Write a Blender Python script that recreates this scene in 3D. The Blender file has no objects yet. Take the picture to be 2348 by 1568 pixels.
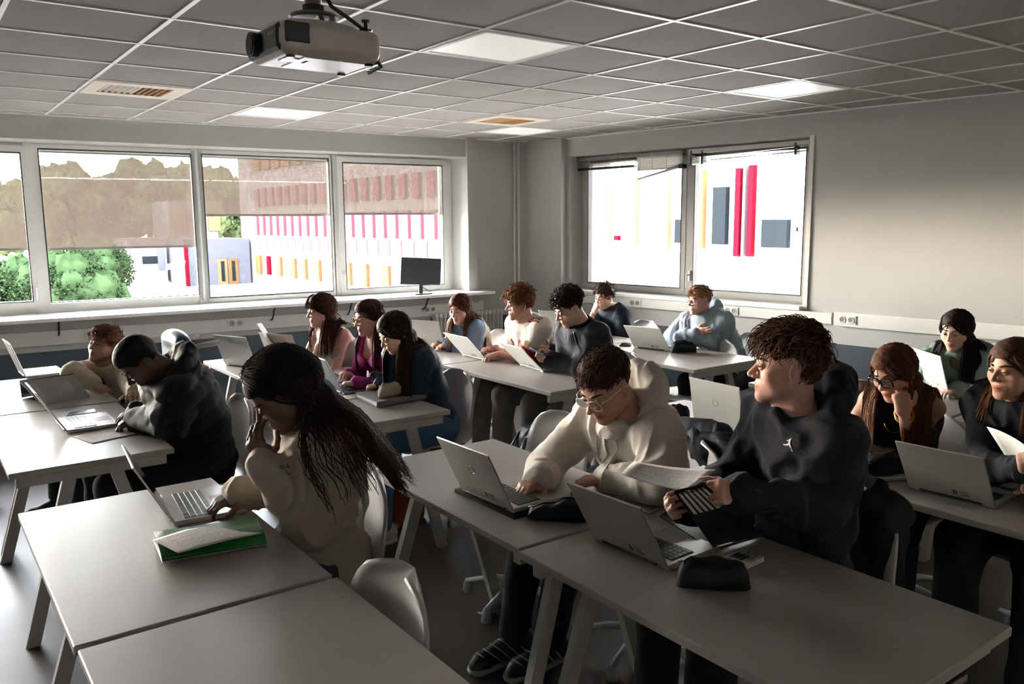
import bpy, math, random
import numpy as np
from mathutils import Vector, Matrix
random.seed(7); np.random.seed(7)
SC = bpy.context.scene
COL = SC.collection
# ------------------------------------------------------------------ camera
CH = 2.55                                   # ceiling height
CAM = np.array([-1.02097, -6.79049, CH-0.86417])
FPX = 1878.7                                # focal length in pixels of the 2348 x 1568 frame
YAW, PITCH, ROLL = 0.637354, -0.146092, -0.007695
_f = np.array([math.sin(YAW)*math.cos(PITCH), math.cos(YAW)*math.cos(PITCH), math.sin(PITCH)])
_r0 = np.array([math.cos(YAW), -math.sin(YAW), 0.0]); _u0 = np.cross(_r0, _f)
_r = math.cos(ROLL)*_r0 + math.sin(ROLL)*_u0
_u = -math.sin(ROLL)*_r0 + math.cos(ROLL)*_u0
cd = bpy.data.cameras.new('camera'); cd.sensor_width = 36; cd.lens = FPX/2348*36
cd.clip_start = .05; cd.clip_end = 500
cam = bpy.data.objects.new('camera', cd); COL.objects.link(cam)
cam.matrix_world = Matrix(((_r[0], _u[0], -_f[0], CAM[0]), (_r[1], _u[1], -_f[1], CAM[1]), (_r[2], _u[2], -_f[2], CAM[2]), (0, 0, 0, 1)))
SC.camera = cam
# a pixel of the photograph gives a direction; the distance comes from the plane it lies on
def ray(x, y): return _f + _r*(x-1174)/FPX - _u*(y-784)/FPX
def on_z(x, y, z): d = ray(x, y); return CAM + d*((z-CAM[2])/d[2])
def on_x(x, y, X): d = ray(x, y); return CAM + d*((X-CAM[0])/d[0])
def on_y(x, y, Y): d = ray(x, y); return CAM + d*((Y-CAM[1])/d[1])
# ------------------------------------------------------------------ view, world, sun, daylight portals
vs = SC.view_settings
vs.view_transform = 'Standard'; vs.look = 'None'; vs.gamma = 1.0; vs.use_curve_mapping = False
vs.exposure = 2.1
w = bpy.data.worlds.new('world'); SC.world = w; w.use_nodes = True
nt = w.node_tree; nt.nodes.clear()
wo = nt.nodes.new('ShaderNodeOutputWorld'); bg = nt.nodes.new('ShaderNodeBackground')
sky = nt.nodes.new('ShaderNodeTexSky'); sky.sky_type = 'NISHITA'; sky.sun_disc = False
sky.sun_elevation = math.radians(24); sky.sun_rotation = math.radians(-22); sky.air_density = 1.0; sky.dust_density = .8; sky.ozone_density = 1.0
hs = nt.nodes.new('ShaderNodeHueSaturation'); hs.inputs['Saturation'].default_value = .38
nt.links.new(sky.outputs[0], hs.inputs['Color']); nt.links.new(hs.outputs[0], bg.inputs['Color'])
bg.inputs['Strength'].default_value = 3.2
nt.links.new(bg.outputs[0], wo.inputs['Surface'])
sl = bpy.data.lights.new('sun', 'SUN'); sl.energy = 2.2; sl.angle = math.radians(3); sl.color = (1.0, .91, .80)
sun = bpy.data.objects.new('sun', sl); COL.objects.link(sun)
sun.rotation_euler = Vector((.86, -.46, -.42)).to_track_quat('-Z', 'Y').to_euler()
SC.cycles.sample_clamp_indirect = 6.0
# ------------------------------------------------------------------ materials
def lin(c):
    return tuple((v/12.92 if v <= .04045 else ((v+.055)/1.055)**2.4) for v in c)
def hx(s): return lin(tuple(int(s[i:i+2], 16)/255 for i in (0, 2, 4)))
MATS = {}
def mat(name, col, rough=.6, metal=0, noise=0, nscale=30, bump=0, bscale=200, spec=.5, sheen=0, attr=None, stretch=None, trans=0, coat=0, alpha=None, emit=None):
    if name in MATS: return MATS[name]
    if isinstance(col, str): col = hx(col)
    m = bpy.data.materials.new(name); m.use_nodes = True
    t = m.node_tree; b = t.nodes['Principled BSDF']
    b.inputs['Base Color'].default_value = (*col, 1); b.inputs['Roughness'].default_value = rough
    b.inputs['Metallic'].default_value = metal; b.inputs['Specular IOR Level'].default_value = spec
    if sheen: b.inputs['Sheen Weight'].default_value = sheen; b.inputs['Sheen Roughness'].default_value = .6
    if coat: b.inputs['Coat Weight'].default_value = coat
    if trans: b.inputs['Transmission Weight'].default_value = trans
    if alpha is not None: b.inputs['Alpha'].default_value = alpha
    if emit: b.inputs['Emission Color'].default_value = (*emit[0], 1); b.inputs['Emission Strength'].default_value = emit[1]
    tc = t.nodes.new('ShaderNodeTexCoord'); vec = tc.outputs['Object']
    if stretch:
        mp = t.nodes.new('ShaderNodeMapping'); mp.inputs['Scale'].default_value = stretch
        t.links.new(vec, mp.inputs['Vector']); vec = mp.outputs[0]
    colout = None
    if attr:
        a = t.nodes.new('ShaderNodeAttribute'); a.attribute_name = attr; colout = a.outputs['Color']
    if noise:
        n = t.nodes.new('ShaderNodeTexNoise'); n.inputs['Scale'].default_value = nscale; n.inputs['Detail'].default_value = 6
        t.links.new(vec, n.inputs['Vector'])
        mr = t.nodes.new('ShaderNodeMapRange'); mr.inputs[3].default_value = 1-noise; mr.inputs[4].default_value = 1+noise
        mr.inputs[1].default_value = .3; mr.inputs[2].default_value = .7
        t.links.new(n.outputs['Fac'], mr.inputs[0])
        mx = t.nodes.new('ShaderNodeMix'); mx.data_type = 'RGBA'; mx.blend_type = 'MULTIPLY'; mx.inputs[0].default_value = 1
        mx.inputs[6].default_value = (*col, 1)
        if colout: t.links.new(colout, mx.inputs[6])
        t.links.new(mr.outputs[0], mx.inputs[7]); colout = mx.outputs[2]
    if colout: t.links.new(colout, b.inputs['Base Color'])
    if bump:
        n2 = t.nodes.new('ShaderNodeTexNoise'); n2.inputs['Scale'].default_value = bscale; n2.inputs['Detail'].default_value = 3
        t.links.new(vec, n2.inputs['Vector'])
        bp = t.nodes.new('ShaderNodeBump'); bp.inputs['Strength'].default_value = bump; bp.inputs['Distance'].default_value = .004
        t.links.new(n2.outputs['Fac'], bp.inputs['Height']); t.links.new(bp.outputs[0], b.inputs['Normal'])
    MATS[name] = m
    return m
def glass_mat(name, tint=(1, 1, 1), ior=1.45):
    m = bpy.data.materials.new(name); m.use_nodes = True; t = m.node_tree; t.nodes.clear()
    o = t.nodes.new('ShaderNodeOutputMaterial'); tr = t.nodes.new('ShaderNodeBsdfTransparent'); g = t.nodes.new('ShaderNodeBsdfGlossy')
    tr.inputs[0].default_value = (*tint, 1); g.inputs['Roughness'].default_value = .02
    fr = t.nodes.new('ShaderNodeFresnel'); fr.inputs[0].default_value = ior
    mx = t.nodes.new('ShaderNodeMixShader')
    t.links.new(fr.outputs[0], mx.inputs[0]); t.links.new(tr.outputs[0], mx.inputs[1]); t.links.new(g.outputs[0], mx.inputs[2]); t.links.new(mx.outputs[0], o.inputs[0])
    MATS[name] = m; return m
def blind_mat(name, col, open_=.42, transl=.3):
    m = bpy.data.materials.new(name); m.use_nodes = True; t = m.node_tree; t.nodes.clear()
    o = t.nodes.new('ShaderNodeOutputMaterial'); tr = t.nodes.new('ShaderNodeBsdfTransparent'); d = t.nodes.new('ShaderNodeBsdfDiffuse'); tl = t.nodes.new('ShaderNodeBsdfTranslucent')
    n = t.nodes.new('ShaderNodeTexNoise'); tc = t.nodes.new('ShaderNodeTexCoord'); n.inputs['Scale'].default_value = 60; n.inputs['Detail'].default_value = 4
    mp = t.nodes.new('ShaderNodeMapping'); mp.inputs['Scale'].default_value = (1, 1, .35)
    t.links.new(tc.outputs['Object'], mp.inputs[0]); t.links.new(mp.outputs[0], n.inputs['Vector'])
    mr = t.nodes.new('ShaderNodeMapRange'); mr.inputs[1].default_value = .3; mr.inputs[2].default_value = .7; mr.inputs[3].default_value = open_-.05; mr.inputs[4].default_value = open_+.05
    t.links.new(n.outputs['Fac'], mr.inputs[0])
    d.inputs[0].default_value = (*col, 1); tl.inputs[0].default_value = (*col, 1)
    m1 = t.nodes.new('ShaderNodeMixShader'); m1.inputs[0].default_value = transl; m2 = t.nodes.new('ShaderNodeMixShader')
    t.links.new(d.outputs[0], m1.inputs[1]); t.links.new(tl.outputs[0], m1.inputs[2])
    t.links.new(mr.outputs[0], m2.inputs[0]); t.links.new(m1.outputs[0], m2.inputs[1]); t.links.new(tr.outputs[0], m2.inputs[2]); t.links.new(m2.outputs[0], o.inputs[0])
    MATS[name] = m; return m
# ------------------------------------------------------------------ mesh building
def nrm(v): v = np.asarray(v, float); return v/(np.linalg.norm(v)+1e-12)
class MB:
    def __init__(s): s.v = []; s.f = []; s.m = []
    def add(s, V, F, mi=0):
        o = len(s.v); s.v += [tuple(map(float, p)) for p in V]; s.f += [tuple(i+o for i in f) for f in F]; s.m += [mi]*len(F); return s
    def hexa(s, P, mi=0):   # 8 corners: bottom 0-3 ccw, top 4-7
        return s.add(P, [(3, 2, 1, 0), (4, 5, 6, 7), (0, 1, 5, 4), (1, 2, 6, 5), (2, 3, 7, 6), (3, 0, 4, 7)], mi)
    def box(s, x0, x1, y0, y1, z0, z1, mi=0, fr=None):
        P = [(x0, y0, z0), (x1, y0, z0), (x1, y1, z0), (x0, y1, z0), (x0, y0, z1), (x1, y0, z1), (x1, y1, z1), (x0, y1, z1)]
        if fr: P = [fr(*p) for p in P]
        return s.hexa(P, mi)
    def rbox(s, c, size, r=.004, M=None, mi=0):   # chamfered box, centre c
        hx_, hy, hz = [v/2 for v in size]; r = min(r, hx_*.9, hy*.9, hz*.9); V = []; idx = {}
        for sx in (-1, 1):
            for sy in (-1, 1):
                for sz in (-1, 1):
                    for k in range(3):
                        p = [sx*(hx_-r), sy*(hy-r), sz*(hz-r)]; p[k] = (sx*hx_, sy*hy, sz*hz)[k]
                        idx[(sx, sy, sz, k)] = len(V); V.append(p)
        F = []
        for k in range(3):
            a, b = [(1, 2), (2, 0), (0, 1)][k]
            for sg in (-1, 1):
                q = []
                for (ta, tb) in ((-1, -1), (1, -1), (1, 1), (-1, 1)):
                    t = [0, 0, 0]; t[k] = sg; t[a] = ta; t[b] = tb; q.append(idx[(*t, k)])
                F.append(tuple(q if sg > 0 else q[::-1]))
        for k in range(3):
            a, b = [(1, 2), (2, 0), (0, 1)][k]
            for sa in (-1, 1):
                for sb in (-1, 1):
                    t0 = [0, 0, 0]; t1 = [0, 0, 0]; t0[k] = -1; t1[k] = 1; t0[a] = t1[a] = sa; t0[b] = t1[b] = sb
                    q = (idx[(*t0, a)], idx[(*t1, a)], idx[(*t1, b)], idx[(*t0, b)]); F.append(q if sa*sb < 0 else q[::-1])
        for sx in (-1, 1):
            for sy in (-1, 1):
                for sz in (-1, 1):
                    q = tuple(idx[(sx, sy, sz, k)] for k in range(3)); F.append(q if sx*sy*sz > 0 else q[::-1])
        V = [np.array(p) for p in V]
        if M is not None: V = [M@p for p in V]
        V = [p+np.array(c) for p in V]
        return s.add(V, F, mi)
    def tube(s, pts, rad, n=8, mi=0, cap=True, flat=None, closed=False):
        pts = [np.array(p, float) for p in pts]; L = len(pts)
        if np.isscalar(rad): rad = [rad]*L
        V = []; F = []; up = None
        for i in range(L):
            if closed: t = nrm(pts[(i+1) % L]-pts[i-1])
            else: t = nrm(pts[min(i+1, L-1)]-pts[max(i-1, 0)])
            if up is None:
                up = np.array([0, 0, 1.0]) if abs(t[2]) < .9 else np.array([0, 1.0, 0])
                if flat is not None: up = np.array(flat, float)
            a = np.cross(t, up)
            if np.linalg.norm(a) < 1e-6: a = np.cross(t, [1, 0, .1])
            a = nrm(a); b = np.cross(a, t); up = b
            ra = rad[i]; rb = ra
            if isinstance(ra, tuple): ra, rb = ra
            for k in range(n):
                q = 2*math.pi*k/n; V.append(pts[i]+a*ra*math.cos(q)+b*rb*math.sin(q))
        R = L if closed else L-1
        for i in range(R):
            for k in range(n):
                i2 = (i+1) % L; k2 = (k+1) % n
                F.append((i*n+k, i2*n+k, i2*n+k2, i*n+k2))
        if cap and not closed: F.append(tuple(range(n))); F.append(tuple((L-1)*n+k for k in reversed(range(n))))
        return s.add(V, F, mi)
    def lathe(s, prof, n=20, c=(0, 0, 0), mi=0):
        V = []; F = []
        for r, z in prof:
            for k in range(n): q = 2*math.pi*k/n; V.append((c[0]+r*math.cos(q), c[1]+r*math.sin(q), c[2]+z))
        for i in range(len(prof)-1):
            for k in range(n): k2 = (k+1) % n; F.append((i*n+k, i*n+k2, (i+1)*n+k2, (i+1)*n+k))
        F.append(tuple(reversed(range(n)))); F.append(tuple((len(prof)-1)*n+k for k in range(n)))
        return s.add(V, F, mi)
    def grid(s, P, mi=0, thick=0, closed_u=False):   # P[i][j] points; thick>0 makes a closed slab
        P = np.asarray(P, float); a, b = P.shape[:2]
        if thick:
            du = np.gradient(P, axis=0); dv = np.gradient(P, axis=1); N = np.cross(du, dv); N /= np.linalg.norm(N, axis=2, keepdims=True)+1e-12
            Q = P-N*thick; V = list(P.reshape(-1, 3))+list(Q.reshape(-1, 3)); o = a*b; F = []
            for i in range(a-1):
                for j in range(b-1):
                    q = (i*b+j, (i+1)*b+j, (i+1)*b+j+1, i*b+j+1); F.append(q); F.append(tuple(o+k for k in q[::-1]))
            for i in range(a-1):
                for j, fl in ((0, 0), (b-1, 1)):
                    q = (i*b+j, (i+1)*b+j, o+(i+1)*b+j, o+i*b+j); F.append(q[::-1] if not fl else q)
            for j in range(b-1):
                for i, fl in ((0, 1), (a-1, 0)):
                    q = (i*b+j, i*b+j+1, o+i*b+j+1, o+i*b+j); F.append(q[::-1] if not fl else q)
            return s.add(V, F, mi)
        F = [(i*b+j, (i+1)*b+j, (i+1)*b+j+1, i*b+j+1) for i in range(a-1) for j in range(b-1)]
        return s.add(P.reshape(-1, 3), F, mi)
    def prism(s, poly, z0, z1, fr=None, mi=0):
        n = len(poly); V = [(x, y, z0) for x, y in poly]+[(x, y, z1) for x, y in poly]
        if fr: V = [fr(*p) for p in V]
        F = [tuple(reversed(range(n))), tuple(range(n, 2*n))]+[(i, (i+1) % n, n+(i+1) % n, n+i) for i in range(n)]
        return s.add(V, F, mi)
    def build(s, name, m, parent=None, smooth=False, shift=None):
        me = bpy.data.meshes.new(name)
        V = s.v if shift is None else [tuple(np.array(p)-np.array(shift)) for p in s.v]
        me.from_pydata(V, [], s.f); me.update()
        ms = m if isinstance(m, (list, tuple)) else [m]
        for x in ms: me.materials.append(x)
        if len(ms) > 1: me.polygons.foreach_set('material_index', s.m)
        if smooth: me.polygons.foreach_set('use_smooth', [True]*len(me.polygons)); 
        o = bpy.data.objects.new(name, me); COL.objects.link(o)
        if parent: o.parent = parent
        return o
def smooth_by_angle(o, deg=40):
    o.data.polygons.foreach_set('use_smooth', [True]*len(o.data.polygons))
    o.data.set_sharp_from_angle(angle=math.radians(deg)); return o
def tag(o, label, cat, group=None):
    o['label'] = label; o['category'] = cat
    if group: o['group'] = group
    return o
def thing(name, label, cat, loc=(0, 0, 0), rz=0, group=None):
    o = bpy.data.objects.new(name, None); COL.objects.link(o); o.empty_display_size = .1
    o.location = tuple(map(float, loc)); o.rotation_euler = (0, 0, rz); return tag(o, label, cat, group)
def struct(o): o['kind'] = 'structure'; return o
def sempty(name):
    o = bpy.data.objects.new(name, None); COL.objects.link(o); return struct(o)
def text_mesh(body, size, name, m, parent, M, extrude=.0003, align='CENTER', shear=0):
    c = bpy.data.curves.new(name, 'FONT'); c.body = body; c.size = size; c.extrude = extrude; c.align_x = align; c.align_y = 'CENTER'; c.shear = shear; c.resolution_u = 2
    t = bpy.data.objects.new(name, c); COL.objects.link(t)
    me = bpy.data.meshes.new_from_object(t.evaluated_get(bpy.context.evaluated_depsgraph_get()))
    bpy.data.objects.remove(t); bpy.data.curves.remove(c)
    o = bpy.data.objects.new(name, me); me.materials.clear(); me.materials.append(m); COL.objects.link(o); o.parent = parent; o.matrix_local = Matrix(M)
    return o
# ------------------------------------------------------------------ room shell
M_wall = mat('wall_paint', 'b1b0ab', .75, noise=.02, nscale=3, bump=.05, bscale=300)
M_dado = mat('grey_dado_paint', '3b4650', .6, noise=.05, nscale=4, bump=.03)
M_tile = mat('ceiling_tile', '9a9590', .95, noise=.03, nscale=40, bump=.12, bscale=400)
M_bar = mat('white_metal_bar', 'f0eeea', .35)
M_frame = mat('window_frame_white', 'e0e1dd', .4)
M_gasket = mat('black_gasket', '16181a', .5)
M_glass = glass_mat('window_glass')
M_sill = mat('sill_laminate', 'ecebe6', .35, noise=.02, nscale=5)
M_trunk = mat('white_plastic', 'd9d8d2', .4)
M_dark = mat('dark_plastic', '17181a', .45)
M_pipe = mat('painted_pipe', 'cfcec8', .4)
# floor: dark grey worn vinyl
def floor_mat():
    m = mat('floor_vinyl', '45403b', .32, noise=.12, nscale=2.2, bump=.04, bscale=60, spec=.28)
    t = m.node_tree; b = t.nodes['Principled BSDF']
    n = t.nodes.new('ShaderNodeTexNoise'); n.inputs['Scale'].default_value = 5; n.inputs['Detail'].default_value = 8; n.inputs['Distortion'].default_value = 1.5
    mr = t.nodes.new('ShaderNodeMapRange'); mr.inputs[3].default_value = .34; mr.inputs[4].default_value = .55
    t.links.new(n.outputs['Fac'], mr.inputs[0]); t.links.new(mr.outputs[0], b.inputs['Roughness'])
    return m
M_floor = floor_mat()
XL, YN = -4.7, -8.6                         # front (board) wall and wall behind the camera
A0 = np.array([4.61, .52]); uA = nrm(np.array([-.304, .818])-A0); nA = np.array([uA[1], -uA[0]]); nA = -nA if nA[1] > 0 else nA
B0 = np.array([4.70, .52]); uB = nrm(np.array([5.30, -4.21])-B0); nB = np.array([uB[1], -uB[0]]); nB = -nB if nB[0] > 0 else nB
def FA(u, o, z): p = A0+uA*u+nA*o; return (p[0], p[1], z)      # window wall frame: u from the corner, o into the room
def FB(u, o, z): p = B0+uB*u+nB*o; return (p[0], p[1], z)
def pxA(x, y, o=0):
    d = ray(x, y); P = A0+nA*o; t = ((P-CAM[:2])@nA)/(d[:2]@nA); q = CAM+t*d; return float((q[:2]-A0)@uA), float(q[2])
def pxB(x, y, o=0):
    d = ray(x, y); P = B0+nB*o; t = ((P-CAM[:2])@nB)/(d[:2]@nB); q = CAM+t*d; return float((q[:2]-B0)@uB), float(q[2])
U_A = 9.6; U_B = 9.4
ZS, ZT = .95, 2.36                          # window opening heights
DADO = .66
fl = MB(); fl.box(XL-.2, 6.6, YN-.2, 1.3, -.25, 0); struct(fl.build('floor', M_floor))
# window wall
oA0, oA1 = .775, 8.7
wa = MB()
wa.box(-1.2, oA0, -.38, 0, DADO, CH, fr=FA); wa.box(oA1, U_A, -.38, 0, DADO, CH, fr=FA)
wa.box(oA0, oA1, -.38, 0, ZT, CH, fr=FA); wa.box(oA0, oA1, -.38, 0, DADO, ZS-.03, fr=FA)
wall_back = struct(wa.build('wall_back', M_wall))
d = MB(); d.box(-1.2, U_A, -.38, 0, 0, DADO, fr=FA); d.build('painted_dado', M_dado, wall_back)
b = MB(); b.box(.655, oA0, 0, .035, 0, CH, fr=FA); b.build('pilaster', M_wall, wall_back)
# right wall
oB0, oB1 = .55, 3.22; ZBS, ZBT = .94, 2.36
wb = MB()
wb.box(-.8, oB0, -.32, 0, DADO, CH, fr=FB); wb.box(oB1, U_B, -.32, 0, DADO, CH, fr=FB)
wb.box(oB0, oB1, -.32, 0, ZBT, CH, fr=FB); wb.box(oB0, oB1, -.32, 0, DADO, ZBS, fr=FB)
wall_right = struct(wb.build('wall_right', M_wall))
d = MB(); d.box(-.8, U_B, -.32, 0, 0, DADO, fr=FB); d.build('painted_dado', M_dado, wall_right)
b = MB(); b.box(-.3, .51, 0, .09, 0, CH, fr=FB); b.build('corner_pier', M_wall, wall_right)
b = MB(); b.box(oB1+.012, oB1+.05, 0, .012, .93, 2.37, fr=FB); b.build('window_casing', M_trunk, wall_right)
wl = MB(); wl.box(XL-.2, XL, YN-.2, 1.6, 0, CH); struct(wl.build('wall_left', mat('bounce_wall_paint', 'e9e7e2', .7)))  # both unseen walls are made lighter than the others to bounce fill light
wf = MB(); wf.box(XL-.2, 6.6, YN-.2, YN, 0, CH); struct(wf.build('wall_front', MATS['bounce_wall_paint']))
# ------------------------------------------------------------------ suspended ceiling: tiles in a T-bar grid
sl_ = MB(); sl_.box(XL-.2, 6.6, YN-.2, 1.6, CH+.06, CH+.2)
ceiling = struct(sl_.build('ceiling', mat('ceiling_void', '8a8884', .9)))
PA, PB = A0+nA*.0, B0+nB*.0
def clip_poly(poly):
    planes = [(PA, nA), (PB, nB), (np.array([XL, 0]), np.array([1., 0])), (np.array([0, YN]), np.array([0, 1.]))]
    for P, n in planes:
        out = []
        for i in range(len(poly)):
            a, b = np.array(poly[i]), np.array(poly[(i+1) % len(poly)]); da, db = (a-P)@n, (b-P)@n
            if da >= 0: out.append(tuple(a))
            if da*db < 0: out.append(tuple(a+(b-a)*da/(da-db)))
        poly = out
        if len(poly) < 3: return []
    return poly
LIGHTS = {(2, 5), (6, 5), (2, 0), (6, 0)}
VENTS = {(0, 1), (5, 1)}
g = .012
for i in range(-8, 10):
    for j in range(-2, 15):
        x0, x1, y1, y0 = .6*i, .6*i+.6, -.6*j, -.6*j-.6
        poly = clip_poly([(x0+g, y0+g), (x1-g, y0+g), (x1-g, y1-g), (x0+g, y1-g)])
        if not poly or (i, j) in LIGHTS or (i, j) in VENTS: continue
        t = MB(); t.prism(poly, CH+.004, CH+.02); t.build('ceiling_tile', M_tile, ceiling)
def clip_seg(a, b):
    a, b = np.array(a, float), np.array(b, float)
    for P, n in [(PA, nA), (PB, nB), (np.array([XL, 0]), np.array([1., 0])), (np.array([0, YN]), np.array([0, 1.]))]:
        da, db = (a-P)@n, (b-P)@n
        if da < 0 and db < 0: return None
        if da < 0: a = a+(b-a)*da/(da-db)
        elif db < 0: b = a+(b-a)*da/(da-db)
    return a, b
for i in range(-8, 11):
    s = clip_seg((.6*i, YN), (.6*i, 1.5))
    if s is None: continue
    t = MB(); t.box(s[0][0]-.0105, s[0][0]+.0105, s[0][1], s[1][1], CH-.001, CH+.012); t.build('grid_bar', M_bar, ceiling)
for j in range(-2, 16):
    s = clip_seg((XL, -.6*j), (6.5, -.6*j))
    if s is None: continue
    t = MB(); t.box(s[0][0], s[1][0], -.6*j-.0105, -.6*j+.0105, CH-.002, CH+.011); t.build('grid_bar', M_bar, ceiling)
# wall angle trims
for nm, F_, ua, ub in (('trim_1', FA, 0, U_A-.2), ('trim_2', FB, .0, U_B-.2)):
    t = MB(); t.box(ua, ub, .0, .02, CH-.008, CH+.003, fr=F_); struct(t.build(nm, M_bar))
M_diff = mat('light_diffuser', 'f4f2ee', .28, spec=.7, emit=((1, .95, .9), .11))
LBL = {(2, 5): 'square flush ceiling light panel nearest behind the hanging projector', (6, 5): 'square ceiling light panel close to the bare right wall', (2, 0): 'square ceiling light panel by the roller-blind windows, level with the second blind', (6, 0): 'square ceiling light panel in the far corner beside the brown vent grille'}
for (i, j) in LIGHTS:
    x, y = .6*i+.3, -.6*j-.3
    if (i, j) not in LBL and (x < XL or y < YN): continue
    t = thing('ceiling_light', LBL[(i, j)], 'ceiling light', (x, y, CH), 0, 'ceiling light panels')
    f = MB()
    for a, b_, c, d_ in ((-.288, .288, -.288, -.262), (-.288, .288, .262, .288), (-.288, -.262, -.262, .262), (.262, .288, -.262, .262)): f.box(a, b_, c, d_, -.004, .03)
    f.build('frame', M_bar, t)
    f = MB(); f.box(-.262, .262, -.262, .262, .002, .03); f.build('diffuser', M_diff, t)
M_vent = mat('cream_vent', 'd9cdb8', .6); M_slat = mat('ochre_vent_slat', 'b98a52', .6); M_hole = mat('vent_dark', '4a3520', .8)
for (i, j), lb in (((0, 1), 'ceiling air vent with cream and brown slats near the left window'), ((5, 1), 'brown slatted ceiling air vent near the far corner')):
    t = thing('ceiling_vent', lb, 'air vent', (.6*i+.3, -.6*j-.3, CH), 0, 'ceiling air vents')
    f = MB()
    for a, b_, c, d_ in ((-.288, .288, -.288, -.17), (-.288, .288, .17, .288), (-.288, -.2, -.17, .17), (.2, .288, -.17, .17)): f.box(a, b_, c, d_, -.006, .02)
    f.build('frame', M_vent, t)
    f = MB(); f.box(-.2, .2, -.17, .17, .03, .035); f.build('duct_back', M_hole, t)
    for k in range(11):
        x = -.19+.038*k; f = MB(); a = .012 if k < 6 else -.012
        f.hexa([(x-.011-a, -.17, .026), (x-.007-a, -.17, .026), (x-.007-a, .17, .026), (x-.011-a, .17, .026), (x+.004+a*.2, -.17, -.004), (x+.011+a*.2, -.17, -.004), (x+.011+a*.2, .17, -.004), (x+.004+a*.2, .17, -.004)])
        f.build('slat', M_vent if (k < 6 and i == 0) else M_slat, t)
# ------------------------------------------------------------------ window wall glazing
OF = -.33
def frame_rect(mb, u0, u1, z0, z1, wdt, o0, o1, F_, top=None, bot=None):
    top = wdt if top is None else top; bot = wdt if bot is None else bot
    mb.box(u0, u0+wdt, o0, o1, z0, z1, fr=F_); mb.box(u1-wdt, u1, o0, o1, z0, z1, fr=F_)
    mb.box(u0+wdt, u1-wdt, o0, o1, z1-top, z1, fr=F_); mb.box(u0+wdt, u1-wdt, o0, o1, z0, z0+bot, fr=F_)
win = sempty('window_1')
f = MB(); frame_rect(f, oA0+.003, oA1-.003, ZS, ZT-.003, .06, OF-.045, OF+.015, FA); f.build('outer_frame', M_frame, win)
# (u0,u1) glass extents, left to right in the photo these run from high u to low u
panes = [(4.80, 5.95, 1.05, 2.275, True), (3.465, 4.675, 1.03, 2.315, False), (2.165, 3.378, 1.0, 2.318, False), (.905, 2.035, 1.01, 2.285, True), (6.05, 7.3, 1.03, 2.315, False), (7.4, 8.6, 1.03, 2.315, False)]
for (u0, u1, z0, z1, sash) in panes:
    f = MB()
    if sash:
        frame_rect(f, u0-.055, u1+.055, z0-.055, z1+.055, .055, OF-.02, OF+.055, FA)
        s = f.build('sash', M_frame, win)
        h = MB(); uu = u0-.03 if u0 > 4 else u1+.03
        h.box(uu-.012, uu+.012, OF+.055, OF+.068, 1.12, 1.2, fr=FA); h.tube([FA(uu, OF+.068, 1.17), FA(uu, OF+.095, 1.17), FA(uu, OF+.1, 1.07)], .008); h.build('handle', M_trunk, s)
    else:
        frame_rect(f, u0-.035, u1+.035, z0-.04, z1+.03, .035, OF-.03, OF+.03, FA); s = f.build('fixed_frame', M_frame, win)
    f = MB(); frame_rect(f, u0, u1, z0, z1, .008, OF-.012, OF+(.057 if sash else .032), FA); f.build('gasket', M_gasket, win)
    f = MB(); f.box(u0+.004, u1-.004, OF-.012, OF-.008, z0+.004, z1-.004, fr=FA); f.build('pane', M_glass, win)
for (u0, u1) in ((4.735, 4.745), (3.405, 3.435), (2.095, 2.11), (6.0, 6.01), (7.345, 7.355)):
    f = MB(); f.box(u0-.032, u1+.032, OF-.04, OF+.03, ZS, ZT-.003, fr=FA); f.build('mullion', M_frame, win)
M_blind = blind_mat('roller_blind_fabric', hx('3a332e'), .26, .5)
M_bbar = mat('blind_bar', '3a3836', .5); M_box = mat('blind_headbox', '4c5a58', .5)
for (u0, u1, zt, zb, lb) in ((4.80, 5.95, 2.275, 1.485, 'grey mesh roller blind cut off by the left edge, drawn low'), (3.465, 4.675, 2.315, 1.48, 'grey mesh roller blind drawn low over the wide pane with trees'), (2.165, 3.378, 2.318, 1.762, 'grey mesh roller blind half lowered before the orange building'), (.905, 2.035, 2.285, 1.772, 'grey mesh roller blind half lowered above the computer monitor'), (6.05, 7.3, 2.3, 1.3, 'grey mesh roller blind added unseen on the sixth pane to cut light'), (7.4, 8.6, 2.3, 1.3, 'grey mesh roller blind added unseen on the last pane to cut light')):  # the two out-of-view blinds are added to dim light from the left
    c = FA((u0+u1)/2, OF-.07, zb); t = thing('roller_blind', lb, 'blind', c, 0, 'window roller blinds')
    f = MB(); f.box(u0-.01, u1+.01, OF-.0705, OF-.0695, zb+.01, zt+.03, fr=FA); f.build('fabric', M_blind, t, shift=c)
    f = MB(); f.box(u0-.01, u1+.01, OF-.077, OF-.063, zb-.008, zb+.012, fr=FA); f.build('bottom_bar', M_bbar, t, shift=c)
    if zt > 2.3:
        f = MB(); f.box(u0-.01, u1+.01, OF-.085, OF-.05, zt-.026, zt+.03, fr=FA); f.build('headbox', M_box, t, shift=c)
# window shelf
t = thing('window_shelf', 'long white shelf running under the roller-blind windows', 'shelf', FA(3.5, 0, ZS))
f = MB(); f.box(.56, oA1, 0, .22, ZS-.028, ZS, fr=FA); f.box(oA0, oA1, -.38, 0, ZS-.028, ZS, fr=FA); f.build('board', M_sill, t, shift=FA(3.5, 0, ZS))
for px_, py_ in ((136, 770), (625, 720), (800, 700), (975, 690), (1400, 0)):
    u = pxA(px_, py_, .1)[0] if py_ else 6.3
    f = MB(); f.tube([FA(u, .18, ZS-.035), FA(u, .15, ZS-.06), FA(u, .13, ZS-.1), FA(u, .08, ZS-.15), FA(u, .005, ZS-.165)], .008); f.build('bracket', mat('bracket_metal', '3d3f40', .4), t, shift=FA(3.5, 0, ZS))
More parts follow.
